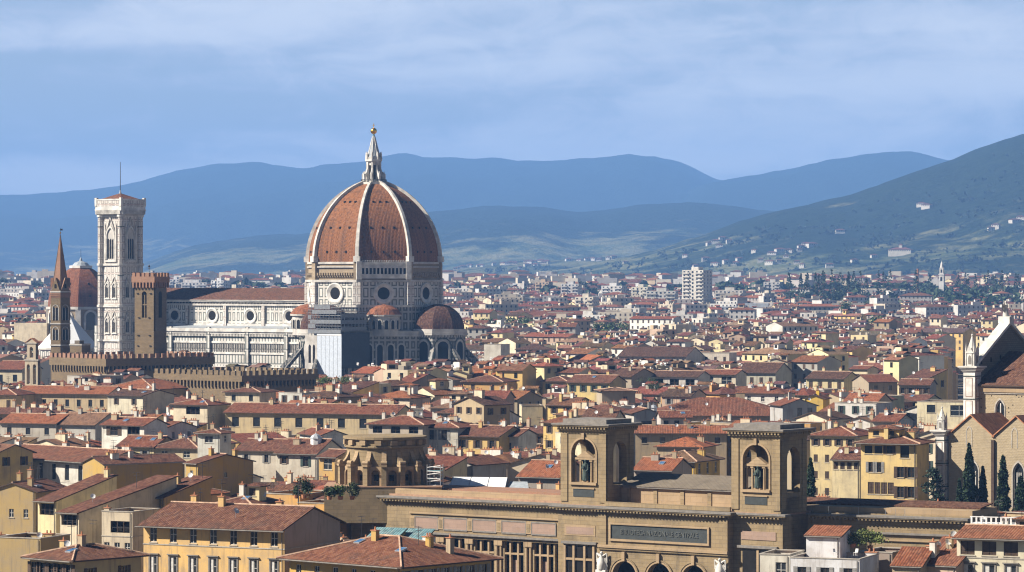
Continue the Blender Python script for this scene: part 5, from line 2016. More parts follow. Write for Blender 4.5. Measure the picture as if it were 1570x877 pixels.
# the round tribune on the library's back roof
EXY = 584.0
exd = thing('round_tribune', 'brown half-round stone tribune with scroll buttresses on the library roof', 'tribune', (XP(590, EXY), EXY, ZP(742, EXY)), 0)
mb = MB()
zt = ZP(668, EXY) - ZP(742, EXY)
mb.lathe([(6.5, -2), (6.5, zt - 1.9), (6.9, zt - 1.8), (6.9, zt - 1.5), (6.6, zt - 1.45), (6.6, zt - 0.5), (7.1, zt - 0.4), (7.1, zt), (0, zt)], 28, 'sandstone')
for i in range(8):
    a = R(-165 + 22.5 * i)
    mb.M = Matrix.Rotation(a, 4, 'Z') @ Matrix.Translation((6.5, 0, 0)) @ Matrix.Rotation(R(90), 4, 'Z')
    mb.box(-0.55, 0.55, -0.62, -0.1, zt - 1.35, zt - 0.55, 'sandstone_warm')
    mb.M = None
drm = mb.build('drum', exd)
for i in range(9):
    a = R(-190 + 22.5 * i + 11)
    mb = MB()
    mb.M = Matrix.Rotation(a, 4, 'Z')
    mb.box(6.45, 8.3, -0.42, 0.42, -2, 3.3, 'sandstone')
    mb.box(6.4, 8.5, -0.52, 0.52, 3.3, 3.65, 'sandstone_warm')
    for j in range(7):          # the scroll
        t0, t1 = j / 7, (j + 1) / 7
        xa, xb = 8.2 - 1.7 * t0 ** 0.6, 8.2 - 1.7 * t1 ** 0.6
        za, zb_ = 3.9 + 1.9 * t0 ** 1.5, 3.9 + 1.9 * t1 ** 1.5
        mb.face([(xa, -0.4, za), (xa, 0.4, za), (xb, 0.4, zb_), (xb, -0.4, zb_)], 'sandstone_warm')
        for s in (-0.4, 0.4):
            mb.face([(xa, s, za), (xb, s, zb_), (xb, s, 3.65), (xa, s, 3.65)], 'sandstone')
    mb.tube((8.05, -0.5, 3.95), (8.05, 0.5, 3.95), 0.36, 0.36, 'sandstone_warm', 10)
    mb.M = None
    mb.build('scroll_buttress', exd)
for i in range(8):
    a = R(-180 + 22.5 * i + 12.2)
    mb = MB()
    mb.M = Matrix.Rotation(a, 4, 'Z') @ Matrix.Translation((7.35, 0, 0)) @ Matrix.Rotation(R(90), 4, 'Z')
    arch_panel(mb, -1.1, 1.1, -0.2, 3.3, 0, 0.72, 0.1, 2.0, -0.1, 0.5, 'sandstone_warm', 12)
    mb.box(-0.35, 0.35, 0.55, 0.8, 0.9, 1.9, 'gloom')
    mb.M = None
    mb.build('niche', exd)
mb = MB()
mb.box(-9.8, 9.8, -8.8, 4, -6, -0.05, 'sandstone')
mb.box(-9.9, 9.9, -8.9, 4, -0.047, 0.12, 'terrace_floor')
mb.build('base', exd)
FOOT.append((exd.location.x, EXY, 1, 0, 9, 9, 512, 665, EXY - 9, 742, 30, []))

sf = thing('scaffold_stair', 'small white metal scaffold stair beside the round stone tribune', 'scaffold', (XP(667, 578), 578, ZP(745, 578)), R(-20))
mb = MB()
for x in (-1.2, 1.2):
    for y in (-0.6, 0.6):
        mb.tube((x, y, -3), (x, y, 3.6), 0.07, 0.07, 'steel', 5)
for i in range(6):
    z = 0.1 + 0.6 * i
    mb.tube((-1.2, -0.6, z), (1.2, -0.6, z + (0.35 if i % 2 else -0.1)), 0.07, 0.07, 'white_paint', 5)
    mb.tube((-1.2, 0.6, z), (1.2, 0.6, z), 0.06, 0.06, 'white_paint', 5)
mb.build('frame', sf)
for z in (1.2, 2.6):
    mb = MB()
    mb.box(-1.2, 1.2, -0.6, 0.6, z - 0.06, z, 'teal_sheet')
    mb.build('deck', sf)

# white marquee on the roof terrace
mq = thing('marquee', 'white gabled canvas marquee on the roof behind the library cornice', 'marquee', (XP(738, 592), 592, ZP(752, 592)), R(-12))
mb = MB()
mb.slab([(-5.6, -2.4, 0.25), (4.6, -2.4, 0.25), (4.6, 0, 2.3), (-4.9, 0, 2.3)], 0.05, 'canvas_white')
mb.slab([(4.6, 2.4, 0.25), (-5.6, 2.4, 0.25), (-4.9, 0, 2.3), (4.6, 0, 2.3)], 0.05, 'canvas_white')
mb.face([(4.61, -2.35, 0.2), (4.61, 2.35, 0.2), (4.61, 0, 2.25)], 'grey_net')
mb.box(-5.5, 4.6, -2.35, 2.35, -3, 0.18, 'canvas_white')
for i in range(4):
    x = -5 + 9.6 * i / 3
    mb.tube((x, -2.42, 0.28), (x, 0, 2.36), 0.05, 0.05, 'steel', 4)
mb.build('canopy', mq)
mb = MB()
mb.slab([(5.0, -2.6, -0.1), (9.0, -2.6, -0.1), (8.0, 0.4, 1.6), (5.0, 0.4, 1.6)], 0.1, 'lead')
mb.box(5.0, 8.8, -2.4, 0.3, -3, -0.25, 'grey_net')
mb.build('lean_to', mq)
FOOT.append((mq.location.x, 592, 1, 0, 9, 4, 684, 805, 588, 752, 23, []))

# ------------------------------------------------------------------ the friary church at the right edge
SY = 655.0
STH = 36.0
chx = thing('gabled_church', 'stone church with white marble pinnacles and a row of brown side gables', 'church', (XP(1443, SY), SY, 0), -R(STH))
zz_ = lambda py, Y=660: ZP(py, Y)
# local: x along the nave (right and nearer), y across (away). aisle corner at the origin
NA = 11.6                      # aisle depth
mb = MB()
bay = 9.6
zv, zp = 26.4, 30.2
for k in range(5):
    x0_ = 1.6 + bay * k
    ops_c = x0_ + bay / 2 + 0.4
    arch_panel(mb, x0_, x0_ + bay - 0.003, 0, zv, ops_c, 1.15, 13.0, 19.5, 0, 0.6, 'rubble', 14, pointed=True)
    mb.face([(x0_, 0, zv), (x0_ + bay - 0.003, 0, zv), (x0_ + bay / 2, 0, zp)], 'rubble')
    arch_trim(mb, ops_c, 1.15, 13.0, 19.5, -0.004, 0.24, 0.1, 'trim', 14, True)
    arch_trim(mb, x0_ + bay / 2 - 0.4, 0.5, 24.2, 27.0, -0.002, 0.16, 0.06, 'trim', 8, True)
    mb.box(x0_ + bay / 2 - 0.9, x0_ + bay / 2 + 0.1, 0.02, 0.05, 24.2, 27.0, 'rubble')
    mb.box(x0_ + bay - 0.3, x0_ + bay + 0.3, -0.5, -0.003, 0, zv - 0.8, 'wood_dark')
mb.box(1.6, 1.6 + bay * 5, NA - 0.5, NA, 0, 26, 'rubble')
mb.build('side_gable', chx)
for k in range(5):
    x0_ = 1.6 + bay * k
    cxx = x0_ + bay / 2 + 0.4
    mb = MB()
    arch_plate(mb, cxx, 1.14, 13.0, 19.5, 0.45, 'glass', 14, True)
    for x in (-0.42, 0.42, 0):
        mb.box(cxx + x - 0.07, cxx + x + 0.07, 0.25, 0.44, 13.0, 19.6, 'marble_white')
    arch_trim(mb, cxx, 0.98, 13, 19.6, 0.44, 0.16, 0.2, 'marble_white', 12, True)
    mb.lathe([(0.5, 0), (0.38, 0.12), (0.26, 0)], 12, 'marble_white') if False else None
    mb.build('lancet_window', chx)
for k in range(5):
    x0_ = 1.6 + bay * k
    mb = MB()
    for (a, b_) in ((0, 1), (1, 0)):
        xa = x0_ - 0.25 if a == 0 else x0_ + bay + 0.25
        P_ = [(xa, -0.35, zv - 0.1), (x0_ + bay / 2, -0.35, zp + 0.15), (x0_ + bay / 2, NA, zp + 0.15), (xa, NA, zv - 0.1)]
        mb.slab(P_, 0.25, 'tile', 'clay')
    mb.build('gable_roof', chx, (0.19, 0.085, 0.052))
mb = MB()
zn = ZP(590, 665)
arcx = 5.0
mb_x1 = 1.6 + bay * 5
for k in range(4):
    xa, xb = 1.8 + 12 * k, 1.8 + 12 * (k + 1) - 0.003
    arch_panel(mb, xa, xb, 20, zn, xa + 4.6, 0.95, zn - 9.8, zn - 4.4, NA, 0.5, 'rubble', 14, pointed=True)
    arch_trim(mb, xa + 4.6, 0.95, zn - 9.8, zn - 4.4, NA - 0.003, 0.22, 0.1, 'trim', 14, True)
    rh = random.Random(5 + k)
    for i in range(26):
        x, z = rh.uniform(xa + 0.5, xb - 0.5), rh.uniform(zn - 10, zn - 1.5)
        if abs(x - xa - 4.6) > 1.5:
            mb.box(x - 0.1, x + 0.1, NA - 0.03, NA + 0.002, z - 0.11, z + 0.11, 'gloom')
mb.box(1.8, mb_x1, NA - 0.35, NA - 0.004, zn - 1.3, zn, 'sandstone_warm')
mb.box(1.8, mb_x1, NA - 0.2, NA - 0.005, zn - 1.6, zn - 1.303, 'trim')
mb.build('nave_wall', chx)
for k in range(4):
    cxx = 1.8 + 12 * k + 4.6
    mb = MB()
    arch_plate(mb, cxx, 0.94, zn - 9.8, zn - 4.4, NA + 0.4, 'glass', 14, True)
    mb.box(cxx - 0.09, cxx + 0.09, NA + 0.2, NA + 0.39, zn - 9.8, zn - 3.4, 'marble_white')
    arch_trim(mb, cxx, 0.8, zn - 9.8, zn - 4.4, NA + 0.39, 0.15, 0.2, 'marble_white', 12, True)
    mb.build('lancet_window', chx)
mb = MB()
NH = 13.5
mb.slab([(1.0, NA - 0.7, zn + 0.05), (mb_x1, NA - 0.7, zn + 0.05), (mb_x1, NA + NH, zn + 6.3), (1.0, NA + NH, zn + 6.3)], 0.25, 'tile', 'wood_dark')
mb.slab([(mb_x1, NA + 2 * NH, zn + 0.05), (1.0, NA + 2 * NH, zn + 0.05), (1.0, NA + NH, zn + 6.3), (mb_x1, NA + NH, zn + 6.3)], 0.25, 'tile', 'wood_dark')
mb.build('nave_roof', chx, (0.13, 0.062, 0.042))
# front wall standing above the roof, its raking marble coping
mb = MB()
yA, yM, yB = NA - 0.8, NA + NH, NA + 2 * NH + 0.8
zs_, za_ = ZP(562, 664), ZP(497, 673)
poly = [(yA, 20), (yB, 20), (yB, zs_), (yM, za_), (yA, zs_)]
for x in (0.0, 1.2):
    mb.face([(x, y, z) for (y, z) in poly], 'fort_dark')
mb.box(0, 1.2, 0, yA, 0, 26.6, 'marble_white')
mb.face([(0, yA, zs_), (1.2, yA, zs_), (1.2, yA, 20), (0, yA, 20)], 'marble_white')
rh = random.Random(3)
for i in range(6):
    y = yA + 3 + 3.9 * i
    mb.box(1.203, 1.23, y - 0.28, y + 0.28, zs_ + 0.4 + 0.35 * (3 - abs(3 - i)), zs_ + 1.3 + 0.35 * (3 - abs(3 - i)), 'gloom')
mb.build('front_wall', chx)
mb = MB()
for (ya, za, yb, zb_) in ((yA - 0.6, zs_ - 0.3, yM, za_ + 0.2), (yB + 0.6, zs_ - 0.3, yM, za_ + 0.2)):
    mb.slab([(-0.5, ya, za + 0.4), (1.7, ya, za + 0.4), (1.7, yb, zb_ + 0.4), (-0.5, yb, zb_ + 0.4)], 0.6, 'marble_white')
mb.prism([(-0.7, yM - 0.9), (1.8, yM - 0.9), (1.8, yM + 0.9), (-0.7, yM + 0.9)], za_ + 0.1, za_ + 1.5, 'marble_white')
cop = mb.build('coping', chx)
mb = MB()
mb.M = Matrix.Translation((0.5, yM, za_ + 1.5))
mb.lathe([(0.0, 0.0), (0.6, 0.02), (0.6, 0.4), (0.45, 1.1), (0.38, 1.6), (0.46, 2.0), (0.36, 2.35), (0.14, 2.5), (0.2, 2.7), (0.2, 2.9), (0.1, 3.05), (0.0, 3.08)], 12, 'marble_aged')
mb.tube((0, -0.4, 2.2), (0, -0.75, 2.5), 0.14, 0.1, 'marble_aged', 6)
mb.tube((0, -0.75, 2.5), (0.05, -0.7, 3.1), 0.1, 0.07, 'marble_aged', 6)
mb.tube((0, 0.4, 2.2), (0, 0.65, 1.5), 0.14, 0.1, 'marble_aged', 6)
for s in (-1, 1):
    mb.face([(-0.2, s * 0.3, 2.2), (-0.3, s * 1.0, 2.6), (-0.35, s * 1.1, 1.2), (-0.25, s * 0.4, 0.9)], 'marble_aged')
mb.M = None
mb.build('angel_statue', cop, smooth=True)


def pinnacle(x, y, z0, zsh, ztop, w):
    mb = MB()
    mb.box(x - w, x + w, y - w, y + w, z0, zsh, 'marble_white')
    h = zsh - z0
    for i in range(max(1, int(h / 4.5))):
        za, zb_ = zsh - 0.7 - 4.4 * (i + 1), zsh - 0.9 - 4.4 * i
        for (k, s) in ((0, 1), (1, 1)):
            mb.M = Matrix.Translation((x, y, 0)) @ Matrix.Rotation(R(90 * k), 4, 'Z')
            mb.box(-w * 0.62, w * 0.62, -w - 0.05, -w - 0.003, za + 0.3, zb_ - 0.2, 'pinkstone')
            mb.box(-w * 0.5, w * 0.5, -w - 0.07, -w - 0.051, za + 0.45, zb_ - 0.35, 'marble_white')
            mb.box(-w - 0.08, w + 0.08, -w - 0.1, -w - 0.004, zb_, zb_ + 0.18, 'marble_green')
            mb.M = None
    for i in range(4):
        e = w + 0.15 + 0.22 * i
        mb.box(x - e, x + e, y - e, y + e, zsh + 0.28 * i, zsh + 0.277 + 0.28 * i, 'marble_white' if i % 2 else 'marble_aged')
    zs2 = zsh + 1.1
    e = w * 0.85
    ht = ztop - zs2
    oc = [(x + e * 1.05 * math.cos(a), y + e * 1.05 * math.sin(a)) for a in OCT]
    mb.prism(oc, zs2, zs2 + ht * 0.42, 'marble_white')
    for k in range(4):
        mb.M = Matrix.Translation((x, y, 0)) @ Matrix.Rotation(R(90 * k), 4, 'Z')
        arch_plate(mb, 0, e * 0.3, zs2 + 0.4, zs2 + ht * 0.25, -e - 0.02, 'trim_grey', 8, True)
        mb.face([(-e * 0.8, -e - 0.06, zs2 + ht * 0.40), (e * 0.8, -e - 0.06, zs2 + ht * 0.40), (0, -e - 0.06, zs2 + ht * 0.62)], 'marble_white')
        mb.tube((e * 0.8, -e * 0.8, zs2), (e * 0.8, -e * 0.8, zs2 + ht * 0.45), e * 0.16, e * 0.16, 'marble_white', 5)
        mb.tube((e * 0.8, -e * 0.8, zs2 + ht * 0.45), (e * 0.8, -e * 0.8, zs2 + ht * 0.72), e * 0.2, 0.02, 'marble_white', 5)
        mb.M = None
    mb.prism(oc, zs2 + ht * 0.42, ztop - 0.5, 'marble_white', poly2=[(x + 0.08 * math.cos(a), y + 0.08 * math.sin(a)) for a in OCT])
    mb.ball((x, y, ztop - 0.35), 0.2, 'marble_white', 8, 6)
    mb.tube((x, y, ztop - 0.2), (x, y, ztop + 0.35), 0.05, 0.03, 'marble_white', 4)
    return mb.build('pinnacle', chx)


pinnacle(0.3, -0.2, 0, ZP(668, 655), ZP(622, 655), 0.92)
pinnacle(0.6, NA - 0.4, 15, ZP(570, 664), ZP(511, 664), 1.25)
mb = MB()
for x in (mb_x1 - 0.6, mb_x1 - 0.1):
    mb.face([(x, NA, 0), (x, NA + 2 * NH, 0), (x, NA + 2 * NH, zn), (x, NA + NH, zn + 6.1), (x, NA, zn)], 'rubble')
mb.box(1.8, mb_x1 - 0.1, NA + 2 * NH - 0.6, NA + 2 * NH, 0, zn, 'rubble')
mb.build('end_wall', chx)
mb = MB()
mb.box(1.8, mb_x1 - 0.7, NA + 1, NA + 2 * NH - 1, 0, 25, 'rubble')
mb.box(1.8, mb_x1, 2.0, NA - 0.7, 0, 12, 'rubble')
mb.build('inner_wall', chx)
cE = (math.cos(R(STH)), -math.sin(R(STH)))
cN = (math.sin(R(STH)), math.cos(R(STH)))
FOOT.append((chx.location.x + cE[0] * 26 + cN[0] * 16, SY + cE[1] * 26 + cN[1] * 16, cE[0], cE[1], 28, 19, 1430, 1700, 625, 780, 46, []))


# ------------------------------------------------------------------ trees
def leafquad(mb, c, s, rd, col):
    a = Vector((rd.gauss(0, 1), rd.gauss(0, 1), rd.gauss(0, 0.7))).normalized()
    b_ = a.cross(Vector((rd.gauss(0, 1), rd.gauss(0, 1), rd.gauss(0, 1)))).normalized()
    mb.face([c - a * s, c + b_ * s * 0.6, c + a * s, c - b_ * s * 0.6], 'leaf', col)


def jcol(base, rd, v=0.45):
    k = 1 + rd.uniform(-v, v)
    return (base[0] * k * rd.uniform(0.85, 1.2), base[1] * k, base[2] * k * rd.uniform(0.8, 1.2))


def cypress(x, y, z0, h, r, label, seed, n=2600, group='cypresses beside the church', lean=0.0):
    rd = random.Random(seed)
    root = thing('cypress_tree', label, 'cypress', (x, y, z0), rd.uniform(0, 6), group)
    mb = MB()
    mb.tube((0, 0, -2), (lean * 0.5, 0, h * 0.85), r * 0.16, 0.05, 'bark', 7)
    mb.build('trunk', root)
    mb = MB()
    lobes = [(rd.uniform(0, 6.28), rd.uniform(0.1, 0.9), rd.uniform(0.05, 0.22)) for _ in range(26)]
    for i in range(n):
        t_ = rd.random() ** 0.9
        rr = r * (min(1, t_ * 6) ** 0.5) * (1 - t_ ** 2.2) ** 0.75 * (0.85 + 0.15 * math.sin(t_ * 31 + seed))
        a = rd.uniform(0, 6.283)
        for (la, lt, lr) in lobes:
            d = abs((a - la + math.pi) % (2 * math.pi) - math.pi)
            rr *= 1 + lr * max(0, 1 - d / 0.6) * max(0, 1 - abs(t_ - lt) / 0.09)
        q = rr * (0.62 + 0.42 * rd.random() ** 0.6)
        c = Vector((q * math.cos(a) + lean * t_, q * math.sin(a), h * t_ + rd.uniform(-0.2, 0.5)))
        leafquad(mb, c, rd.uniform(0.22, 0.5) * (r / 1.6) ** 0.4, rd, jcol((0.022, 0.042, 0.019), rd, 0.55))
    mb.build('crown', root)
    return root


for (px, pt, pb, wpx, Y, sd, lb) in (
        (1486, 684, 784, 11.5, 632, 1, 'tallest dark cypress, in front of the church wall under its first gable'),
        (1507, 719, 784, 8.5, 633, 2, 'medium cypress close to the right of the tallest cypress'),
        (1471, 737, 786, 6.0, 630, 3, 'shortest narrow cypress, close to the left of the tallest cypress'),
        (1538, 702, 782, 11.0, 631, 4, 'broad pointed cypress under the second church gable, apart from the others'),
        (1565, 733, 782, 11.0, 630, 5, 'cypress cut by the right edge of the picture')):
    z0 = ZP(pb, Y) - 3
    cypress(XP(px, Y), Y, z0, ZP(pt, Y) - z0, wpx * Y / F, lb, sd)
cypress(XP(1243, 600), 600, ZP(756, 600) - 3, ZP(706, 600) - ZP(756, 600) + 3, 0.95, 'single small cypress showing beside the right library tower', 8, 1400)

CR = random.Random(12)
cd = thing('cedar_tree', 'dark spreading cedar with open layered branches left of the cypresses', 'cedar', (XP(1430, 626), 626, ZP(785, 626) - 3), 0)
H_ = ZP(714, 626) - ZP(785, 626) + 3
tb, cb_ = MB(), MB()
tb.tube((0, 0, -1), (0.3, 0, H_ * 0.95), 0.32, 0.05, 'bark', 8)
for i in range(40):
    z = H_ * (0.16 + 0.8 * i / 40)
    L = (1 - (i / 40) ** 1.3) * 3.4 * CR.uniform(0.6, 1.1) + 0.5
    a = CR.uniform(0, 6.283)
    tip = Vector((L * math.cos(a), L * math.sin(a), z + L * CR.uniform(-0.12, 0.3)))
    tb.tube((0, 0, z), tip, 0.1, 0.025, 'bark', 5)
    for j in range(75):
        u = CR.uniform(0.25, 1.06)
        c = Vector((0, 0, z)).lerp(tip, u) + Vector((CR.gauss(0, 0.34), CR.gauss(0, 0.34), CR.gauss(0.06, 0.16)))
        leafquad(cb_, c, CR.uniform(0.12, 0.3), CR, jcol((0.022, 0.040, 0.024), CR, 0.5))
tb.build('trunk', cd)
cb_.build('crown', cd)


def bush(x, y, z, rx, rz_, label, seed, base=(0.05, 0.085, 0.03), n=700, group=None, cat='shrub', name='terrace_shrub', pot=True):
    rd = random.Random(seed)
    root = thing(name, label, cat, (x, y, z), 0, group)
    mb = MB()
    for i in range(5):
        a = rd.uniform(0, 6.28)
        mb.tube((0, 0, 0), (rx * 0.5 * math.cos(a), rx * 0.5 * math.sin(a), rz_ * 1.3), 0.05, 0.02, 'bark', 5)
    mb.build('stem', root)
    mb = MB()
    cl = [Vector((rd.gauss(0, rx * 0.45), rd.gauss(0, rx * 0.4), rz_ * rd.uniform(0.35, 1.6))) for _ in range(11)]
    for i in range(n):
        c = rd.choice(cl) + Vector((rd.gauss(0, rx * 0.27), rd.gauss(0, rx * 0.27), rd.gauss(0, rz_ * 0.2)))
        leafquad(mb, c, rd.uniform(0.08, 0.2), rd, jcol(base, rd, 0.5))
    mb.build('foliage', root)
    if pot:
        mb = MB()
        mb.lathe([(0.0, -0.4), (0.32, -0.4), (0.42, 0.15), (0.36, 0.15), (0.3, 0.05), (0, 0.05)], 10, 'clay')
        mb.build('pot', root)
    return root
# ------------------------------------------------------------------ houses one can pick out in the photograph
CH = lambda x, y, k=0: ('chimney', x, y, k)
DI = lambda x, y, a=20: ('dish', x, y, a)
AE = lambda x, y, k=0: ('aerial', x, y, k, 30)
SK = lambda x, y: ('skylight', x, y)

# --- front rank
hero(220, 436, 803, 26, 16, 'gx', (0.70, 0.45, 0.17), (0.15, 0.066, 0.042), 'long yellow palazzo with seven windows a floor and brown tiled roof, nearest the viewer', Y=488, pit=0.30,
     front=[(0.35, 2.15, 7, 1.15, 'p'), (4.5, 2.4, 7, 1.1, 'f'), (8.6, 2.4, 7, 1.1, 'f')], pyb=880, ov=1.25, name='palazzo', cat='palazzo', group=None,
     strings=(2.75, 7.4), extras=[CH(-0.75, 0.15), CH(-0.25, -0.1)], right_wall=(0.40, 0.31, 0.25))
hero(444, 615, 853, 42, 17.5, 'hip', (0.52, 0.33, 0.085), (0.19, 0.075, 0.042), 'low ochre house with wide hipped tile roof right of the long yellow palazzo', Y=470, pit=0.30,
     front=[(1.0, 1.6, 6, 1.0, 'p')], right=[(0.9, 1.7, 7, 1.15, 'sy')], pyb=880, ov=1.3, extras=[SK(-0.3, -0.3), CH(-0.1, -0.2), CH(0.55, 0.2)])
hero(46, 112, 853, 42, 12, 'hip', (0.52, 0.40, 0.20), (0.16, 0.07, 0.044), 'cream hipped house with a row of dark loggia windows at the bottom left', Y=462, pit=0.28,
     front=[(0.7, 1.7, 5, 1.3, 'sb')], right=[(1.3, 1.7, 2, 1.1, 'sb')], pyb=880, ov=0.9, extras=[DI(0.1, -0.6, 10)])
hero(58, 86, 767, 36, 15, 'shed', PALEY, RBROWN, 'tall pale yellow house with a glazed loggia under its lean-to roof', z=18.5, pit=0.24,
     front=[(0.5, 1.9, 1, 3.4, 'o', 0.1, 0.9)], right=[(7.5, 2.0, 1, 1.6, 'sb', 0.5, 0.9)], pyb=845, ov=0.9, extras=[CH(0.6, 0.8)])
hero(92, 121, 785, 36, 24, 'shed', CREAM, RBROWN, 'cream house with four dark loggia panes and a long sloping tile roof', z=17.6, pit=0.2,
     front=[(0.4, 1.7, 1, 3.6, 'o'), (8.2, 1.3, 1, 1.6, 'p')], right=[(3.6, 1.4, 2, 0.9, 'p')], pyb=850, ov=0.8, extras=[DI(-0.2, -0.5), AE(0.3, 0.3)])
hero(222, 252, 761, 40, 11, 'shed', (0.50, 0.34, 0.13), RBROWN, 'ochre roof room with large dark sliding windows above the yellow palazzo', z=19.2, pit=0.26,
     front=[(0.3, 2.3, 1, 2.9, 'o')], pyb=790, ov=0.8, extras=[DI(0.1, 0.5, -10), CH(-0.5, 0.2), AE(0.6, 0.8)])
hero(290, 312, 757, 20, 6, 'hip', TAN, RORANGE, 'very small tiled hut against the big ochre block', z=18, pit=0.3, pyb=775)
hero(156, 203, 784, 24, 9, 'flat', (0.62, 0.52, 0.37), RBROWN, 'cream block with an awning terrace and a balcony beside the long sloping roof', z=18.0,
     front=[(1.5, 1.9, 1, 3.6, 'o', 0.25, 0.95), (5.0, 1.6, 3, 1.0, 'p')], pyb=830, strings=(3.9,), extras=[CH(-0.8, -0.8, 0)])
hero(-14, 54, 752, 21, 12, 'gy', (0.42, 0.30, 0.13), RBROWN, 'tan gabled house with two small windows at the left edge', z=18, pit=0.3,
     front=[(3.2, 1.5, 2, 0.95, 'p', 0.3, 0.95)], pyb=815, extras=[CH(0.5, -0.6), SK(0.6, -0.3)])
hero(-6, 62, 824, 22, 9, 'flat', (0.40, 0.29, 0.13), RBROWN, 'low tan terrace house with clutter at the left edge', z=17, pyb=880, extras=[CH(0.5, 0.3, 1), DI(0.2, 0.1)])
hero(-6, 154, 698, 47, 15, 'gx', (0.56, 0.53, 0.46), (0.18, 0.072, 0.042), 'long pale palazzo with painted pilasters between dark windows under a brown roof', z=17.5, pit=0.26,
     front=[(1.0, 3.3, 8, 1.5, 'g')], pyb=745, ov=1.4, name='palazzo', cat='palazzo', strings=(0.75, 4.7, 5.6), extras=[CH(-0.3, 0.2, 1), AE(0.5, 0.4), CH(0.7, 0.5, 3)], group=None)
hero(160, 283, 713, -36, 9, 'gx', (0.45, 0.29, 0.075), RBROWN, 'windowless ochre house wall standing right of the pale palazzo', z=18.3, pit=0.3, pyb=752, ov=0.2,
     extras=[AE(0.3, -0.5), CH(-0.5, 0.3, 1)])
hero(285, 303, 710, 48, 14, 'gx', (0.46, 0.30, 0.08), RBROWN, 'ochre block with one tiny window in its broad shaded side', z=19.0, pit=0.22,
     front=[(1.4, 1.7, 1, 1.0, 'p')], right=[(2.0, 0.9, 1, 0.8, 'g', 0.3, 0.7)], pyb=755, ov=0.5, extras=[CH(0.7, 0.4), CH(-0.5, -0.2)])
hero(335, 384, 772, 25, 9, 'hip', (0.66, 0.44, 0.16), RBROWN, 'small yellow house with a white roof box behind the yellow palazzo roof', z=19.5, pit=0.3,
     front=[(0.8, 1.2, 2, 1.0, 'c', )], pyb=780, extras=[('dormer', 0.4, 0.1, 2.6, 2.4, 2.0, PALEY, 'c'), DI(0.8, 0.2, 25)])
hero(404, 460, 757, 14, 12, 'flat', AMBER, RBROWN, 'amber house with a plant terrace right of the yellow palazzo roof', z=18.6, front=[(2.2, 1.4, 1, 0.9, 'c', 0.3, 0.6)], pyb=800, extras=[CH(0.9, -0.9)])
hero(456, 507, 771, 12, 8, 'flat', AMBER, RBROWN, 'amber stepped wall house topped by potted shrubs', z=18.0, pyb=815)
hero(512, 600, 771, -22, 11, 'gy', (0.44, 0.32, 0.235), RBROWN, 'pinkish plain gabled house with one small dark window before the library wing', z=17.6, pit=0.16,
     front=[(2.4, 1.5, 2, 0.9, 'g', 0.35, 0.95)], pyb=820, ov=0.3)
hero(556, 598, 833, 24, 5, 'shed', (0.62, 0.45, 0.15), (0.16, 0.30, 0.32), 'small yellow roof house with a teal metal roof', Y=480, pit=0.34, pyb=840, ov=0.2)
hero(604, 640, 835, 24, 5, 'shed', (0.62, 0.45, 0.15), (0.16, 0.30, 0.32), 'second teal metal roof, on the right of its pair', Y=480, pit=0.34, pyb=840, ov=0.2)
# right front
RAILED = hero(1467, 1600, 823, 10, 11, 'gx', (0.68, 0.62, 0.45), (0.25, 0.098, 0.05), 'pale cream house with grey framed windows at the bottom right corner', Y=472, pit=0.2,
     front=[(0.5, 1.9, 4, 2.0, 'c'), (3.7, 2.6, 4, 1.5, 'f')], pyb=880, ov=1.1, strings=(2.7,), extras=[('dormer', 0.3, 0.2, 2.2, 2.0, 1.2, GREYW, 'g')], group=None)
rail_z = ZP(823, 472) + 1.5
mb = MB()
for i in range(17):
    x = -5.6 + 0.7 * i
    mb.box(x - 0.12, x + 0.12, 0.3, 0.42, rail_z, rail_z + 0.85, 'white_paint')
mb.box(-5.8, 5.8, 0.28, 0.44, rail_z + 0.853, rail_z + 0.98, 'white_paint')
mb.box(-5.8, 5.8, 0.2, 3.4, rail_z - 0.9, rail_z, 'white_paint')
mb.build('balustrade', RAILED)
hero(1212, 1318, 855, 8, 10, 'flat', (0.70, 0.70, 0.70), RRED, 'white house with a red-floored roof terrace and small white tower', Y=468,
     front=[(1.2, 2.2, 3, 1.2, 'sy')], pyb=880, group=None, extras=[CH(0.85, 0.8, 1)])
hero(1236, 1288, 822, 8, 5, 'shed', (0.72, 0.72, 0.72), (0.27, 0.10, 0.05), 'white roof room with a sloping orange tile strip on the white terrace house', Y=474, pit=0.2, pyb=848, ov=0.3)
hero(1165, 1211, 850, 6, 8, 'flat', (0.66, 0.62, 0.52), RRED, 'small cream block with one white window left of the white terrace house', Y=472,
     front=[(1.0, 2.2, 1, 1.5, 'p', 0.4, 1.0)], pyb=880)
hero(1368, 1412, 868, 22, 6, 'shed', TAN, (0.22, 0.075, 0.036), 'low red lean-to roof between the white terrace house and the cream corner house', Y=470, pit=0.34, pyb=876, ov=0.3)
hero(1412, 1466, 866, 18, 8, 'shed', PINK, (0.2, 0.08, 0.046), 'steep brown lean-to roof with satellite dishes left of the cream corner house', Y=472, pit=0.4, pyb=878, ov=0.3,
     extras=[DI(-0.3, 0.7, 10), ('dish', 0.1, 0.8, -10), CH(-0.8, -0.3, 1)])
hero(1318, 1368, 846, 14, 8, 'flat', (0.30, 0.24, 0.20), RBROWN, 'plain brown party wall with an air conditioner beside the white terrace house', Y=476, pyb=868)
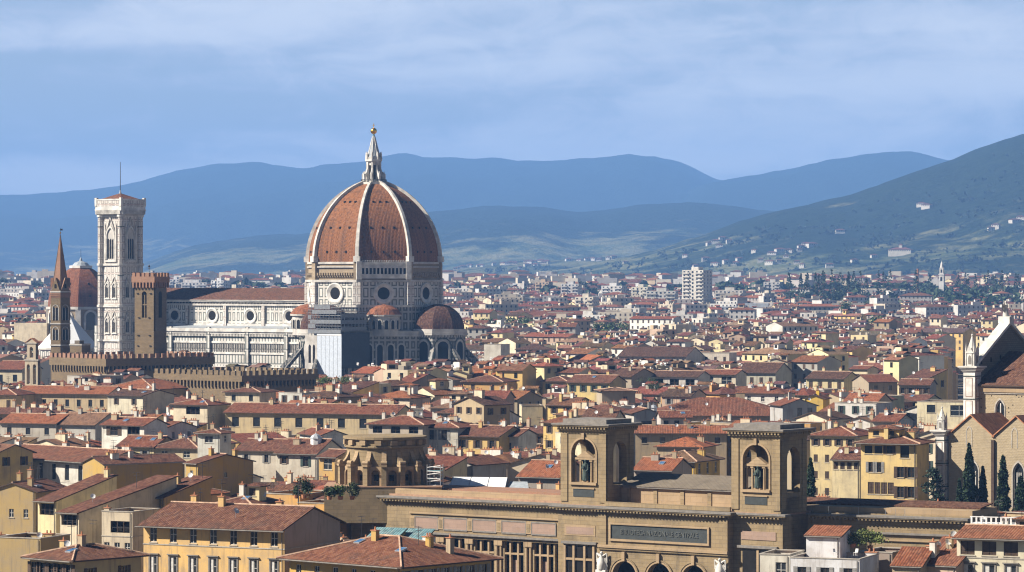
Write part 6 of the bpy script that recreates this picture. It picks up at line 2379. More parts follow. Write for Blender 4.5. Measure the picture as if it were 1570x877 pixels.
# --- second rank left
hero(345, 606, 632, 6, 13, 'gx', (0.58, 0.45, 0.25), RRED, 'very long tan house with eight dark square windows under one orange roof', z=18, pit=0.30,
     front=[(1.2, 2.3, 8, 1.9, 'g')], pyb=662, extras=[CH(-0.55, -0.1), CH(0.05, 0.1, 1), CH(0.5, -0.2), DI(-0.2, -0.5), CH(0.85, 0.1)])
hero(423, 486, 694, 25, 13, 'gx', (0.60, 0.55, 0.44), RBROWN, 'cream house with grey roof lantern and a small balcony', z=17, pit=0.42,
     front=[(0.7, 1.7, 1, 1.1, 'sb', 0, 0.4), (0.7, 2.2, 1, 1.3, 'sg', 0.45, 1)], pyb=735, extras=[('lantern', 0.45, -0.25, 1.3), SK(-0.4, -0.35), CH(0.2, 0.1)])
hero(362, 424, 690, 25, 12, 'gx', (0.56, 0.50, 0.40), RBROWN, 'cream house with one shuttered window left of the grey roof lantern', z=17, pit=0.36, front=[(0.9, 1.8, 2, 1.0, 'sy')], pyb=715, extras=[AE(0.4, 0), CH(-0.6, 0)])
hero(489, 516, 700, 20, 8, 'gx', (0.55, 0.34, 0.10), RBROWN, 'ochre house with a broad white window left of the round stone tribune', z=18, pit=0.3, front=[(0.4, 2.3, 1, 2.2, 'p')], pyb=735)
hero(492, 532, 668, -24, 14, 'gy', WHITE, RRED, 'white-gabled house with a red roof behind the round stone tribune', z=18, pit=0.35, pyb=690, extras=[CH(0.5, 0.2)])
hero(648, 702, 655, 8, 13, 'hip', (0.60, 0.56, 0.46), RRED, 'cream house with two grey-shuttered windows right of the round stone tribune', z=18, pit=0.26,
     front=[(0.6, 2.3, 2, 1.5, 'sy', 0.05, 0.8)], pyb=692, extras=[CH(-0.6, 0, 1), CH(0.2, 0.2), DI(0.5, 0)])
hero(565, 648, 650, 8, 12, 'hip', (0.50, 0.42, 0.32), RRED, 'broad red hipped roof with an open loggia behind the round stone tribune', z=18.4, pit=0.28, front=[(0.5, 1.6, 3, 2.4, 'o')], pyb=668, extras=[CH(-0.5, 0.1), AE(-0.2, 0)])
hero(611, 648, 628, 0, 7, 'flat', (0.46, 0.43, 0.37), RDARK, 'grey roof pavilion with a dark parapet and one window', z=22, front=[(1.0, 1.3, 1, 1.4, 'g')], pyb=640)
hero(700, 765, 668, 16, 14, 'gx', (0.62, 0.42, 0.15), RBROWN, 'yellow house with a loggia below a wide brown roof right of centre', z=17, pit=0.3,
     front=[(1.0, 1.8, 3, 1.2, 'sb')], pyb=690, extras=[CH(0.3, 0.2), DI(0.5, -0.2), CH(-0.4, -0.2)])
hero(766, 795, 668, 16, 9, 'gx', WHITE, RBROWN, 'white gable end right of the yellow loggia house', z=17, pit=0.3, front=[(1.6, 1.5, 1, 1.2, 'g')], pyb=688)
hero(303, 337, 664, 22, 5.5, 'hip', (0.62, 0.60, 0.52), RBROWN, 'pale square tower house with a blue window under its flat tiled roof', z=21.5, pit=0.22, front=[(0.6, 1.5, 1, 2.0, 'p')], right=[(0.5, 1.5, 1, 1.2, 'p')], pyb=703)
hero(235, 303, 686, 22, 13, 'hip', (0.54, 0.44, 0.28), RBROWN, 'cream house under a broad brown hipped roof left of the pale tower house', z=17, pit=0.34, front=[(0.7, 1.5, 2, 1.7, 'p')], pyb=704, extras=[CH(0.4, -0.2), CH(-0.4, 0.1)])
hero(180, 236, 684, 22, 12, 'gx', (0.60, 0.50, 0.27), RRED, 'pale yellow house with a blue shuttered window and red roof', z=17, pit=0.34, front=[(0.9, 1.5, 2, 1.2, 'sy')], pyb=704, extras=[SK(-0.3, -0.3)])
hero(156, 221, 651, 18, 9, 'gx', WHITE, RRED, 'white house with two wide dark openings under a small red roof', z=19, pit=0.32, front=[(0.4, 2.0, 1, 2.2, 'sb', 0.08, 0.5), (0.3, 3.0, 1, 3.6, 'o', 0.5, 1.0)], pyb=680, extras=[AE(0.2, 0.2)])
hero(86, 146, 650, 12, 13, 'gx', GREYW, RPALE, 'grey house with faded patchy roof right of the windowed grey row', z=17, pit=0.38, pyb=668, extras=[CH(0.6, 0.2), CH(-0.4, -0.1)])
hero(0, 86, 648, 8, 12, 'gx', (0.50, 0.45, 0.37), RORANGE, 'low grey row house with an orange roof at the left edge', z=17, pit=0.32, front=[(1.2, 1.6, 3, 1.3, 'g')], pyb=668, extras=[CH(-0.4, 0.1), CH(0.4, -0.2), CH(0.75, 0.3, 1)])
hero(266, 318, 620, 16, 9, 'hip', CREAM, RRED, 'small cream house with a dark loggia window under a low red hip', z=19, pit=0.26, front=[(0.5, 1.9, 1, 4.2, 'o', 0.25, 0.9)], pyb=642, extras=[CH(0.6, 0.2)])
hero(165, 219, 606, 20, 14, 'gx', (0.66, 0.60, 0.44), RDARK, 'cream house with two small windows and a dark roof left of the grey flank', z=18, pit=0.2, front=[(0.8, 1.7, 2, 0.9, 'sb')], pyb=632, extras=[AE(0.3, 0), CH(-0.5, -0.1)])
hero(24, 165, 603, 4, 14, 'gx', (0.56, 0.43, 0.26), RORANGE, 'long tan house with a row of small windows under an orange roof at the left', z=18, pit=0.26, front=[(1.6, 2.0, 8, 1.2, 'g')], pyb=622, extras=[CH(-0.2, 0), CH(0.5, 0.1), DI(0.2, -0.5), DI(0.24, -0.5)])
hero(-20, 24, 605, 4, 13, 'hip', (0.60, 0.44, 0.24), RRED, 'taller tan house at the left edge, joined to the long tan house', z=18, pit=0.3, front=[(1.5, 2.2, 1, 1.3, 'c', 0.5, 1.0)], pyb=622)
hero(158, 236, 596, 10, 24, 'hip', TAN, RORANGE, 'large bright orange hipped roof below the battlemented palace', z=18.5, pit=0.30, pyb=606)
hero(-10, 34, 566, 6, 16, 'gx', (0.62, 0.54, 0.37), RRED, 'cream house with an arcade at the left edge left of the bell gable', z=22, pit=0.36, front=[(2.0, 2.6, 2, 1.8, 'g'), (6.5, 2.2, 4, 1.5, 'g')], pyb=592)
hero(244, 268, 583, 6, 8, 'flat', WHITE, RBROWN, 'plain white box on the roofs below the battlemented wall', z=20, pyb=594)
hero(345, 398, 601, 8, 11, 'hip', CREAM, RBROWN, 'cream house with two windows below the darker battlemented flank', z=18.5, pit=0.22, front=[(0.7, 1.8, 2, 1.3, 'g')], pyb=616)
hero(338, 368, 552, 14, 10, 'hip', (0.58, 0.48, 0.32), RRED, 'cream roof house in front of the nave with a pale awning', z=21, pit=0.24, front=[(0.8, 2.0, 2, 1.5, 'o')], pyb=566, extras=[('dormer', 0.1, 0.2, 5, 4, 2.0, CREAM, 'g')])
hero(443, 478, 549, 18, 10, 'hip', (0.64, 0.55, 0.33), RRED, 'pale yellow house with two windows below the left end of the scaffolding', z=22, pit=0.24, front=[(0.9, 1.9, 2, 1.2, 'c')], pyb=570)
hero(525, 574, 540, -6, 9, 'flat', (0.66, 0.57, 0.38), RRED, 'cream block with a big black window below the scaffolding', z=22.5, front=[(0.7, 3.2, 1, 8.0, 'o')], pyb=560, ov=0.9)
hero(491, 526, 557, 8, 8, 'flat', (0.68, 0.66, 0.60), RRED, 'white cube house with a green roof terrace below the scaffolding', z=21, front=[(2.2, 1.6, 1, 0.8, 'g', 0.1, 0.5)], pyb=583)
hero(600, 622, 541, 14, 7, 'flat', (0.62, 0.48, 0.2), RBROWN, 'small yellow block with white chimneys below the great dome', z=23, pyb=556, extras=[CH(-0.6, 0, 2), CH(0.3, 0.2, 2)])
hero(660, 690, 545, 10, 10, 'hip', (0.60, 0.53, 0.45), RBROWN, 'pale pink house with a flat roof terrace right of the yellow block', z=21.5, pit=0.2, front=[(0.8, 1.8, 1, 1.4, 'c', 0.1, 0.5)], pyb=560)
# --- middle
hero(800, 832, 622, -4, 10, 'flat', (0.66, 0.57, 0.38), RRED, 'plain cream cube left of the left library tower', z=20, pyb=650)
hero(870, 935, 586, 14, 12, 'gx', (0.66, 0.50, 0.20), RBROWN, 'yellow house with green shutters and a grey roof sheet', z=18.2, pit=0.34, front=[(0.9, 2.0, 4, 1.2, 'sg'), (4.6, 1.6, 2, 1.0, 'p')], pyb=606, extras=[SK(0, -0.3), CH(0.5, 0.1), CH(-0.4, 0.2)])
hero(935, 968, 577, 20, 16, 'gx', (0.40, 0.33, 0.235), RDARK, 'tan house with a shaded gable right of the green-shuttered yellow house', z=18.8, pit=0.3, pyb=592, extras=[CH(0.1, -0.3), AE(0.4, 0.2)])
hero(923, 974, 600, -8, 10, 'hip', (0.42, 0.35, 0.25), RPALE, 'plain tan box house under the yellow green-shuttered one', z=17.2, pit=0.16, pyb=617, front=[(1.6, 1.6, 1, 1.3, 'g', 0.5, 0.9)])
hero(832, 868, 584, 10, 11, 'hip', (0.62, 0.46, 0.20), RBROWN, 'small yellow house with a brown hip left of the green-shuttered one', z=17.6, pit=0.3, front=[(0.9, 1.7, 2, 1.0, 'sg')], pyb=596)
hero(710, 770, 585, 8, 13, 'hip', AMBER, RBROWN, 'amber house under a wide brown hipped roof below the small tribune dome', z=18, pit=0.28, front=[(0.9, 1.8, 2, 1.3, 'c')], pyb=596, extras=[CH(0, 0), CH(0.5, 0.2)])
hero(998, 1070, 577, 10, 12, 'gx', (0.60, 0.56, 0.50), RDARK, 'white-walled house with wide dark windows above the great red roof', z=18.6, pit=0.26, front=[(0.8, 2.0, 3, 3.2, 'o')], pyb=590, extras=[CH(-0.4, 0), AE(0.3, 0)])
hero(1072, 1128, 574, 10, 11, 'gx', (0.64, 0.56, 0.42), RRED, 'cream house with tall grid windows right of the white-walled one', z=19, pit=0.24, front=[(0.6, 2.6, 2, 3.6, 'p')], pyb=590)
hero(1131, 1189, 571, 22, 18, 'gx', (0.50, 0.47, 0.36), RDARK, 'grey-green house with a broad white gable on its right side', z=19, pit=0.34, front=[(1.6, 2.0, 4, 1.3, 'c'), (4.6, 1.2, 4, 1.3, 'c')], pyb=590, extras=[CH(0.2, 0.1), CH(-0.5, 0.2)])
hero(990, 1215, 637, 3, 30, 'hip', TAN, (0.19, 0.07, 0.038), 'enormous plain red hipped roof behind the library towers', z=17.5, Y=980, pit=0.30, pyb=642, ridge=False, extras=[CH(0.3, 0.05, 3)])
hero(972, 1012, 634, -10, 11, 'gy', GREYW, RBROWN, 'grey gabled house with a broad closed door in front of the enormous red roof', z=17, pit=0.32, front=[(2.0, 2.6, 1, 3.0, 'c')], pyb=655, extras=[('lantern', 0.9, 0.2, 1.0)])
hero(1013, 1060, 640, -4, 9, 'gx', (0.52, 0.48, 0.44), RRED, 'pale grey house with two dark windows beside the grey gable', z=17, pit=0.3, front=[(0.8, 2.2, 2, 1.3, 'g', 0.0, 0.7)], pyb=652)
hero(974, 1114, 664, 3, 10, 'gx', TAN, RORANGE, 'long low orange roof seen between the two library towers', z=17, pit=0.3, front=[(1.0, 1.4, 5, 1.3, 'g')], pyb=674, extras=[CH(-0.6, 0), CH(0.1, 0.1), CH(0.6, 0)])
hero(1007, 1076, 684, 6, 12, 'hip', TAN, (0.36, 0.12, 0.05), 'bright new orange hipped roof above the yellow house between the library towers', z=17, pit=0.34, pyb=690, ridge=False)
hero(1004, 1066, 705, 14, 13, 'hip', (0.60, 0.38, 0.075), (0.16, 0.095, 0.055), 'yellow house with a brown hipped roof seen between the library towers', z=17, Y=735, pit=0.36, front=[(0.6, 2.3, 2, 1.5, 'p')], right=[(0.6, 2.3, 3, 1.2, 'p')], pyb=735, ov=0.9)
hero(972, 1030, 720, 10, 12, 'gx', (0.40, 0.34, 0.28), RORANGE, 'orange roof with a white chimney right of the left library tower', z=17, pit=0.34, pyb=735, extras=[CH(-0.3, -0.2, 1)])
hero(795, 858, 730, 12, 14, 'gx', (0.30, 0.26, 0.22), RORANGE, 'wide orange roof left of the left library tower', z=16.6, pit=0.38, pyb=748, extras=[SK(0.1, -0.4)])
hero(1200, 1252, 622, -12, 12, 'gy', (0.42, 0.41, 0.39), RRED, 'grey gable with two dark windows right of the enormous red roof', z=17, pit=0.34, front=[(0.6, 2.4, 2, 1.3, 'g', 0.35, 0.95)], pyb=628)
hero(1234, 1262, 611, 4, 9, 'gy', (0.75, 0.48, 0.06), RBROWN, 'bright yellow little gable beside the grey gable', z=17, pit=0.36, pyb=615)
hero(1236, 1294, 580, 14, 13, 'gx', (0.66, 0.55, 0.30), RDARK, 'pale yellow house with white shutters under a dark roof', z=18.6, pit=0.3, front=[(1.0, 2.4, 4, 1.4, 'c')], pyb=592, extras=[CH(-0.5, 0.1), CH(0.4, 0.1)])
hero(1302, 1330, 566, 16, 10, 'gx', (0.70, 0.60, 0.40), RRED, 'tall cream house with one long brown shutter row', z=21, pit=0.2, front=[(1.8, 1.6, 1, 4.2, 'c'), (1.0, 2.4, 1, 0.8, 'g', 0, 0.2)], pyb=600)
hero(1332, 1376, 586, -14, 15, 'gx', (0.36, 0.29, 0.20), RRED, 'brown stone house right of the tall cream one', z=19, pit=0.26, front=[(1.0, 1.6, 2, 1.1, 'g')], pyb=600)
hero(1378, 1426, 590, 4, 11, 'gx', (0.45, 0.37, 0.28), RBROWN, 'tan house with four brown windows and a big white dish', z=18.6, pit=0.26, front=[(0.9, 1.7, 4, 1.1, 'sb')], pyb=602, extras=[DI(0.3, -0.6)])
hero(1297, 1334, 646, 12, 12, 'gy', (0.66, 0.62, 0.56), RPALE, 'white gabled roof house above the long orange-roofed row', z=17, pit=0.3, pyb=655, extras=[SK(0.3, 0), CH(0.4, 0.3)])
hero(1338, 1376, 646, 12, 12, 'gx', (0.66, 0.60, 0.48), RRED, 'white house with a low red roof right of the white gable', z=17.4, pit=0.26, front=[(1.2, 1.6, 1, 1.4, 'g')], pyb=655, extras=[CH(0.2, 0.1), CH(-0.4, -0.2)])
hero(1406, 1492, 616, 8, 14, 'flat', (0.70, 0.62, 0.40), RRED, 'cream modern roof block with blue glass left of the church pinnacle', z=21.5, front=[(0.8, 3.0, 1, 5.0, 'p', 0.5, 1.0), (0.8, 2.2, 1, 2.4, 'g', 0.1, 0.4)], pyb=655)
hero(1242, 1312, 667, 12, 14, 'hip', (0.66, 0.52, 0.26), RRED, 'tall yellow house with rows of small windows right of the right library tower', z=20.2, pit=0.3,
     front=[(0.8, 1.5, 4, 1.0, 'sb'), (4.4, 1.7, 4, 1.0, 'c'), (8.2, 1.7, 4, 1.0, 'c'), (12, 1.7, 4, 1.0, 'c')], pyb=765, extras=[CH(0.3, 0.1, 1), CH(-0.4, 0.2)])
hero(1276, 1318, 704, 8, 7, 'shed', (0.70, 0.58, 0.33), RBROWN, 'cream house with brown shutters between the tall yellow houses', z=17.6, pit=0.3,
     front=[(0.6, 1.5, 4, 1.0, 'c'), (4.3, 1.7, 1, 6.0, 'c'), (8.6, 1.7, 4, 1.0, 'sb')], pyb=768)
hero(1320, 1405, 678, 10, 8.5, 'hip', (0.72, 0.53, 0.22), RBROWN, 'big bright yellow house with arched lower windows left of the church', z=25, pit=0.22,
     front=[(0.6, 1.5, 4, 1.5, 'g', 0.0, 0.36), (0.6, 1.5, 2, 1.2, 'sb', 0.38, 0.56), (0.5, 2.3, 3, 1.75, 'g', 0.58, 1.0), (3.7, 1.9, 3, 1.1, 'sy', 0.0, 0.38), (3.7, 1.8, 1, 2.6, 'sb', 0.4, 0.58), (4.5, 2.0, 2, 1.3, 'sb', 0.62, 1.0), (7.5, 2.2, 5, 1.2, 'cb', 0.0, 0.6), (8.2, 2.1, 2, 1.3, 'sb', 0.62, 1.0), (11.2, 0.8, 1, 0.9, 'g', 0.3, 0.5)],
     pyb=778, ov=1.2, extras=[('dormer', -0.35, 0.2, 6, 4, 1.5, YELLOW, 'g'), CH(0.5, 0.3, 1)])
# farther off but easy to find
hero(948, 1052, 546, 6, 26, 'gx', (0.62, 0.56, 0.46), RDARK, 'long dark-roofed church-like hall with a pale left gable', z=23, pit=0.28, front=[(1.2, 2.2, 12, 1.0, 'g')], pyb=556, ridge=False)
hero(1034, 1118, 541, 4, 14, 'flat', (0.70, 0.62, 0.50), RRED, 'broad white stepped building with pink windows above the dark hall', z=24, front=[(1.6, 2.4, 6, 1.2, 'c'), (6, 1.6, 6, 1.0, 'g')], pyb=560)
hero(791, 846, 536, 2, 18, 'hip', GREYW, RDARK, 'dark low hipped hall right of the cathedral', z=22, pit=0.3, pyb=546, ridge=False)
hero(742, 768, 528, 10, 10, 'flat', (0.60, 0.56, 0.47), RBROWN, 'grey tower block with an open roof loggia right of the cathedral', z=27, front=[(0.6, 2.6, 1, 6.0, 'o', 0.1, 0.6)], pyb=552)
hero(902, 942, 554, -20, 22, 'gy', (0.5, 0.4, 0.3), (0.40, 0.13, 0.05), 'steep bright orange roof in the middle of the dark roofs', z=19, pit=0.4, pyb=560, ridge=False)
hero(898, 945, 516, 4, 26, 'gx', (0.60, 0.48, 0.30), RBROWN, 'pillared hall with a red roof among distant houses right of the cathedral', z=22, pit=0.2, front=[(1.2, 6, 4, 6, 'g')], pyb=526, ridge=False)

# plants on the roof terraces
bush(XP(466, 505), 505, ZP(760, 505), 1.0, 1.5, 'dark feathery shrub in pots on the amber terrace', 31, (0.035, 0.06, 0.03), 900)
bush(XP(454, 507), 507, ZP(760, 507), 0.6, 0.9, 'smaller dark shrub left of the feathery terrace shrub', 32, (0.03, 0.055, 0.025), 500)
bush(XP(505, 512), 512, ZP(762, 512), 0.9, 1.1, 'dark green bush at the terrace corner right of the feathery shrub', 33, (0.03, 0.055, 0.022), 700)
bush(XP(522, 512), 512, ZP(762, 512), 0.9, 1.0, 'light green bush in the middle of the terrace row', 34, (0.075, 0.11, 0.03), 800)
bush(XP(540, 513), 513, ZP(762, 513), 0.9, 1.2, 'grey green olive-like bush at the right end of the terrace row', 35, (0.075, 0.095, 0.05), 900)
bush(XP(1334, 478), 478, ZP(838, 478), 1.9, 1.3, 'wide yellow-green bush on the white terrace house', 36, (0.12, 0.15, 0.04), 1500)
bush(XP(1308, 476), 476, ZP(835, 476), 0.8, 0.9, 'small dark pot plant left of the wide yellow-green bush', 37, (0.05, 0.08, 0.03), 500)
bush(XP(500, 948), 948, ZP(588, 948), 2.6, 1.2, 'green roof garden bush below the white cube house', 38, (0.07, 0.12, 0.03), 900, None, 'shrub', 'terrace_shrub', False)
bush(XP(528, 948), 948, ZP(590, 948), 2.2, 1.4, 'darker roof garden bush right of the white cube house', 39, (0.05, 0.09, 0.025), 800, None, 'shrub', 'terrace_shrub', False)
bush(XP(1000, 985), 985, ZP(600, 985), 2.8, 2.2, 'round dark tree in a courtyard above the enormous red roof', 40, (0.035, 0.06, 0.022), 900, None, 'tree', 'courtyard_tree', False)
for (px, s) in ((1281, 1), (1312, -1)):
    ch = thing('garden_chair', 'white folding chair on the red terrace, %s one' % ('left' if s == 1 else 'right'), 'chair', (XP(px, 470.5), 470.5, ZP(852, 470.5)), R(40 * s))
    mb = MB()
    mb.box(-0.22, 0.22, -0.22, 0.22, 0.42, 0.46, 'white_paint')
    mb.build('seat', ch)
    mb = MB()
    mb.slab([(-0.22, 0.22, 0.5), (0.22, 0.22, 0.5), (0.22, 0.32, 0.95), (-0.22, 0.32, 0.95)], 0.04, 'white_paint')
    mb.build('backrest', ch)
    for (x, y) in ((-0.2, -0.2), (0.2, -0.2), (-0.2, 0.2), (0.2, 0.2)):
        mb = MB()
        mb.tube((x, y, 0), (x, y, 0.42), 0.025, 0.025, 'white_paint', 5)
        mb.build('leg', ch)
# ------------------------------------------------------------------ the rest of the old town: one object a house
NAMED = {'bell': (150, 222)}


def zone(px):
    for a, b_, s in ((-200, 60, 'far left edge'), (60, 150, 'brown spire'), (150, 222, 'marble tower'), (222, 300, 'stone tower'), (300, 465, 'nave'), (465, 560, 'scaffolding'), (560, 690, 'great dome'),
                     (690, 800, 'brown side dome'), (800, 860, 'hillside village'), (860, 980, 'left library tower'), (980, 1115, 'white tower block'), (1115, 1245, 'right library tower'),
                     (1245, 1330, 'hillside villas'), (1330, 1440, 'hilltop villa'), (1440, 1520, 'church pinnacle'), (1520, 1900, 'church gable')):
        if a <= px < b_:
            return s
    return 'far edge'


FR = random.Random(41)
SKYL = {}
STEP = 2


def cols(a, b_):
    return range(int(a // STEP), int(b_ // STEP) + 1)


# skyline left by everything already standing, from near to far, is looked up by depth
def visible(px0, px1, ytop, Y, items):
    best = 0
    for c in cols(px0, px1):
        if c * STEP < -10 or c * STEP > 1580:
            continue
        lim = 880
        for (q0, q1, qy, qY) in items:
            if qY < Y and q0 <= c * STEP <= q1 and qy < lim:
                lim = qy
        if ytop < lim:
            best += min(lim - ytop, 14) * STEP
    return best


def top_row(f):
    return PYZ(f[10], f[8] + 4)


OCC = [(f[6], f[7], top_row(f), f[8]) for f in FOOT]
# towers and the library are taller than the box of their footprint in the middle only
LAB = []
fill = 0
WALLS = [CREAM, CREAM, PALEY, PALEY, WHITE, WHITE, TAN, GREYW, YELLOW, PINK, AMBER, STONEW, OCHRE]
ROOFS = [RBROWN, RBROWN, RRED, RRED, RORANGE, RDARK, RPALE]
FAR_ROOFS = ROOFS + [(0.13, 0.085, 0.062), (0.27, 0.155, 0.10), (0.20, 0.085, 0.06)]
Y = 448.0
LIMIT = 218
cand = []
while Y < 1080 and fill < LIMIT:
    half = 0.149 * Y + 12
    x = -half - FR.uniform(0, 10)
    while x < half:
        w = FR.uniform(7.0, 14.0)
        d = FR.uniform(9, 14)
        cx, cy = x + w / 2, Y + FR.uniform(-4, 4)
        x += w + FR.choice((0.4, 0.4, 0.8, 2.5, 4))
        th = FR.choice((22, 26, 30, 34, 40, 44, 14, 36, -32)) + FR.uniform(-3, 3)
        px = PXY(cx, cy)
        if px < -60 or px > 1640:
            continue
        h = FR.uniform(13.5, 18.0) + 8.0 * min(1.0, max(0.0, (Y - 640) / 400)) + (FR.uniform(2, 5) if FR.random() < 0.14 else 0)
        # nothing may hide what the photograph shows in full
        a = -R(th)
        hpx = (w * abs(math.cos(a)) + d * abs(math.sin(a))) / 2 * F / cy
        kind = FR.choice(('hip', 'hip', 'gx', 'gx', 'gx', 'gy', 'flat', 'shed'))
        pit = FR.uniform(0.26, 0.36) if kind != 'shed' else 0.2
        rise = {'hip': pit * min(w, d) / 2, 'gx': pit * d / 2, 'gy': pit * w / 2, 'shed': pit * d}.get(kind, 0.3)
        ok = True
        low_roof = False
        pts = [(cx + math.cos(a) * sx * w / 2 - math.sin(a) * sy * d / 2, cy + math.sin(a) * sx * w / 2 + math.cos(a) * sy * d / 2) for sx in (-1, 0, 1) for sy in (-1, 0, 1)]
        me_ = (cx, cy, math.cos(a), math.sin(a), w / 2, d / 2)
        for f in FOOT:
            if any(inside(f, p[0], p[1], 0.6) for p in pts) or any(inside(me_, p[0], p[1], 0.6) for p in f[11]):
                ok = False
                break
            if f[6] < px + hpx and f[7] > px - hpx and f[8] > cy - d / 2:
                zmax = CZ - (f[9] - HY) * (cy + d * 0.2) / F
                if h + rise > zmax - 2.6:
                    low_roof = True
                if h + rise > zmax - 0.6:
                    h = zmax - rise - 0.6
        if not ok or h < 6.5:
            continue
        # front wings of the foreground houses: keep the very first metres clear
        ytop = PYZ(h + rise, cy)
        if visible(px - hpx, px + hpx, ytop, cy - d / 2, OCC) < 70:
            continue
        wall, rc = FR.choice(WALLS), FR.choice(ROOFS)
        k = FR.uniform(0.82, 1.12)
        wall2 = tuple(min(0.8, v * k * FR.uniform(0.96, 1.04)) for v in wall)
        rc2 = tuple(v * FR.uniform(0.85, 1.12) for v in rc)
        ex = []
        nch = FR.choice((1, 1, 2, 2, 3, 3))
        for i in range(nch):
            ex.append(('chimney', FR.uniform(-0.75, 0.75), FR.uniform(-0.7, 0.6), FR.choice((0, 0, 1, 2, 3)), FR.choice((wall2, WHITE, CREAM))))
        nd_ = FR.random() < 0.35
        if nd_:
            ex.append(('dish', FR.uniform(-0.7, 0.7), FR.uniform(-0.8, 0.0), FR.uniform(-20, 40)))
        na = FR.random() < 0.4
        if na:
            ex.append(('aerial', FR.uniform(-0.6, 0.6), FR.uniform(-0.3, 0.5), FR.randint(0, 1), FR.uniform(0, 180)))
        ns_ = FR.random() < 0.22 and kind in ('hip', 'gx')
        if ns_:
            ex.append(('skylight', FR.uniform(-0.4, 0.4), FR.uniform(-0.6, -0.3)))
        nr = FR.random() < 0.5 and not low_roof and min(w, d) > 7 and kind != 'shed'
        if nr:
            dw = min(w * 0.6, FR.uniform(2.4, 5.0))
            ex.append(('dormer', FR.uniform(-0.4, 0.4), FR.uniform(-0.2, 0.35), dw, FR.uniform(2.4, 4.0), FR.uniform(1.4, 2.4), FR.choice((WHITE, CREAM, PALEY, wall2)), FR.choice(('g', 'p', 'o'))))
        st = FR.choice(('g', 'p', 'sb', 'sg', 'sy', 'c' + FR.choice('gby'), 'sb'))
        if st == 'c':
            st = 'cb'
        ncol = max(1, int(w / FR.uniform(2.9, 4.2)))
        wh = FR.uniform(1.4, 2.1)
        if FR.random() < 0.18:
            fr = [(0.5, 1.9, 1, min(w - 1.5, FR.uniform(3, 6)), 'o')]
            loggia = True
        else:
            fr = [(FR.uniform(0.6, 1.1), wh, ncol, FR.uniform(0.9, 1.25), st)]
            loggia = False
        fr.append((4.4, wh, ncol, 1.05, st))
        nsid = max(1, int(d / 4.5))
        rt = [(0.9, wh, nsid, 1.0, st)] if th > 3 and FR.random() < 0.6 else []
        lf = [(0.9, wh, nsid, 1.0, st)] if th < -3 else []
        root = house(cx, cy, th, w, d, h, kind, pit, wall2, rc2, fr, rt, lf, '', 'house', 'old town houses under tiled roofs', 'town_house', FR.uniform(0.5, 0.9), ex, cy < 600)
        OCC.append((px - hpx * 0.9, px + hpx * 0.9, ytop + 3, cy - d / 2))
        FOOT.append(me_ + (px - hpx, px + hpx, cy - d / 2, ytop + 12 if cy > 700 else ytop + 9, h + rise, []))
        bits = []
        if kind == 'flat':
            rt_ = 'flat roof'
        else:
            rt_ = RNAME[rc] + ' ' + {'hip': 'hipped', 'gx': 'gabled', 'gy': 'end-on gabled', 'shed': 'lean-to'}[kind] + ' roof'
        if nr:
            bits.append('roof room')
        if loggia:
            bits.append('loggia')
        if nch > 1:
            bits.append('%s chimneys' % {2: 'two', 3: 'three'}[nch])
        elif nd_:
            bits.append('white dish')
        elif ns_:
            bits.append('skylight')
        LAB.append([root, px, cy, WNAME[wall], rt_, bits[:2]])
        fill += 1
        if fill >= LIMIT:
            break
    Y += 12.5 if Y < 800 else 16
Y_END = Y
ORD = ['nearest', 'second nearest', 'third nearest', 'fourth nearest', 'fifth nearest', 'sixth nearest', 'seventh nearest']
seen_l = {}
for L in LAB:
    while True:
        base = '%s house, %s%s, below the %s' % (L[3], L[4], (' with ' + ' and '.join(L[5])) if L[5] else '', zone(L[1]))
        if len(base.split()) <= 14 or not L[5]:
            break
        L[5].pop()
    seen_l.setdefault(base, []).append(L)
for base, ls in seen_l.items():
    ls.sort(key=lambda q: q[2])
    for i, L in enumerate(ls):
        L[0]['label'] = base if len(ls) == 1 else '%s %s' % (ORD[min(i, 6)], base)
print('fill', fill, 'last row', round(Y_END))

# ------------------------------------------------------------------ farther roofs, nobody could count them: one object
DR = random.Random(77)
mb = MB()


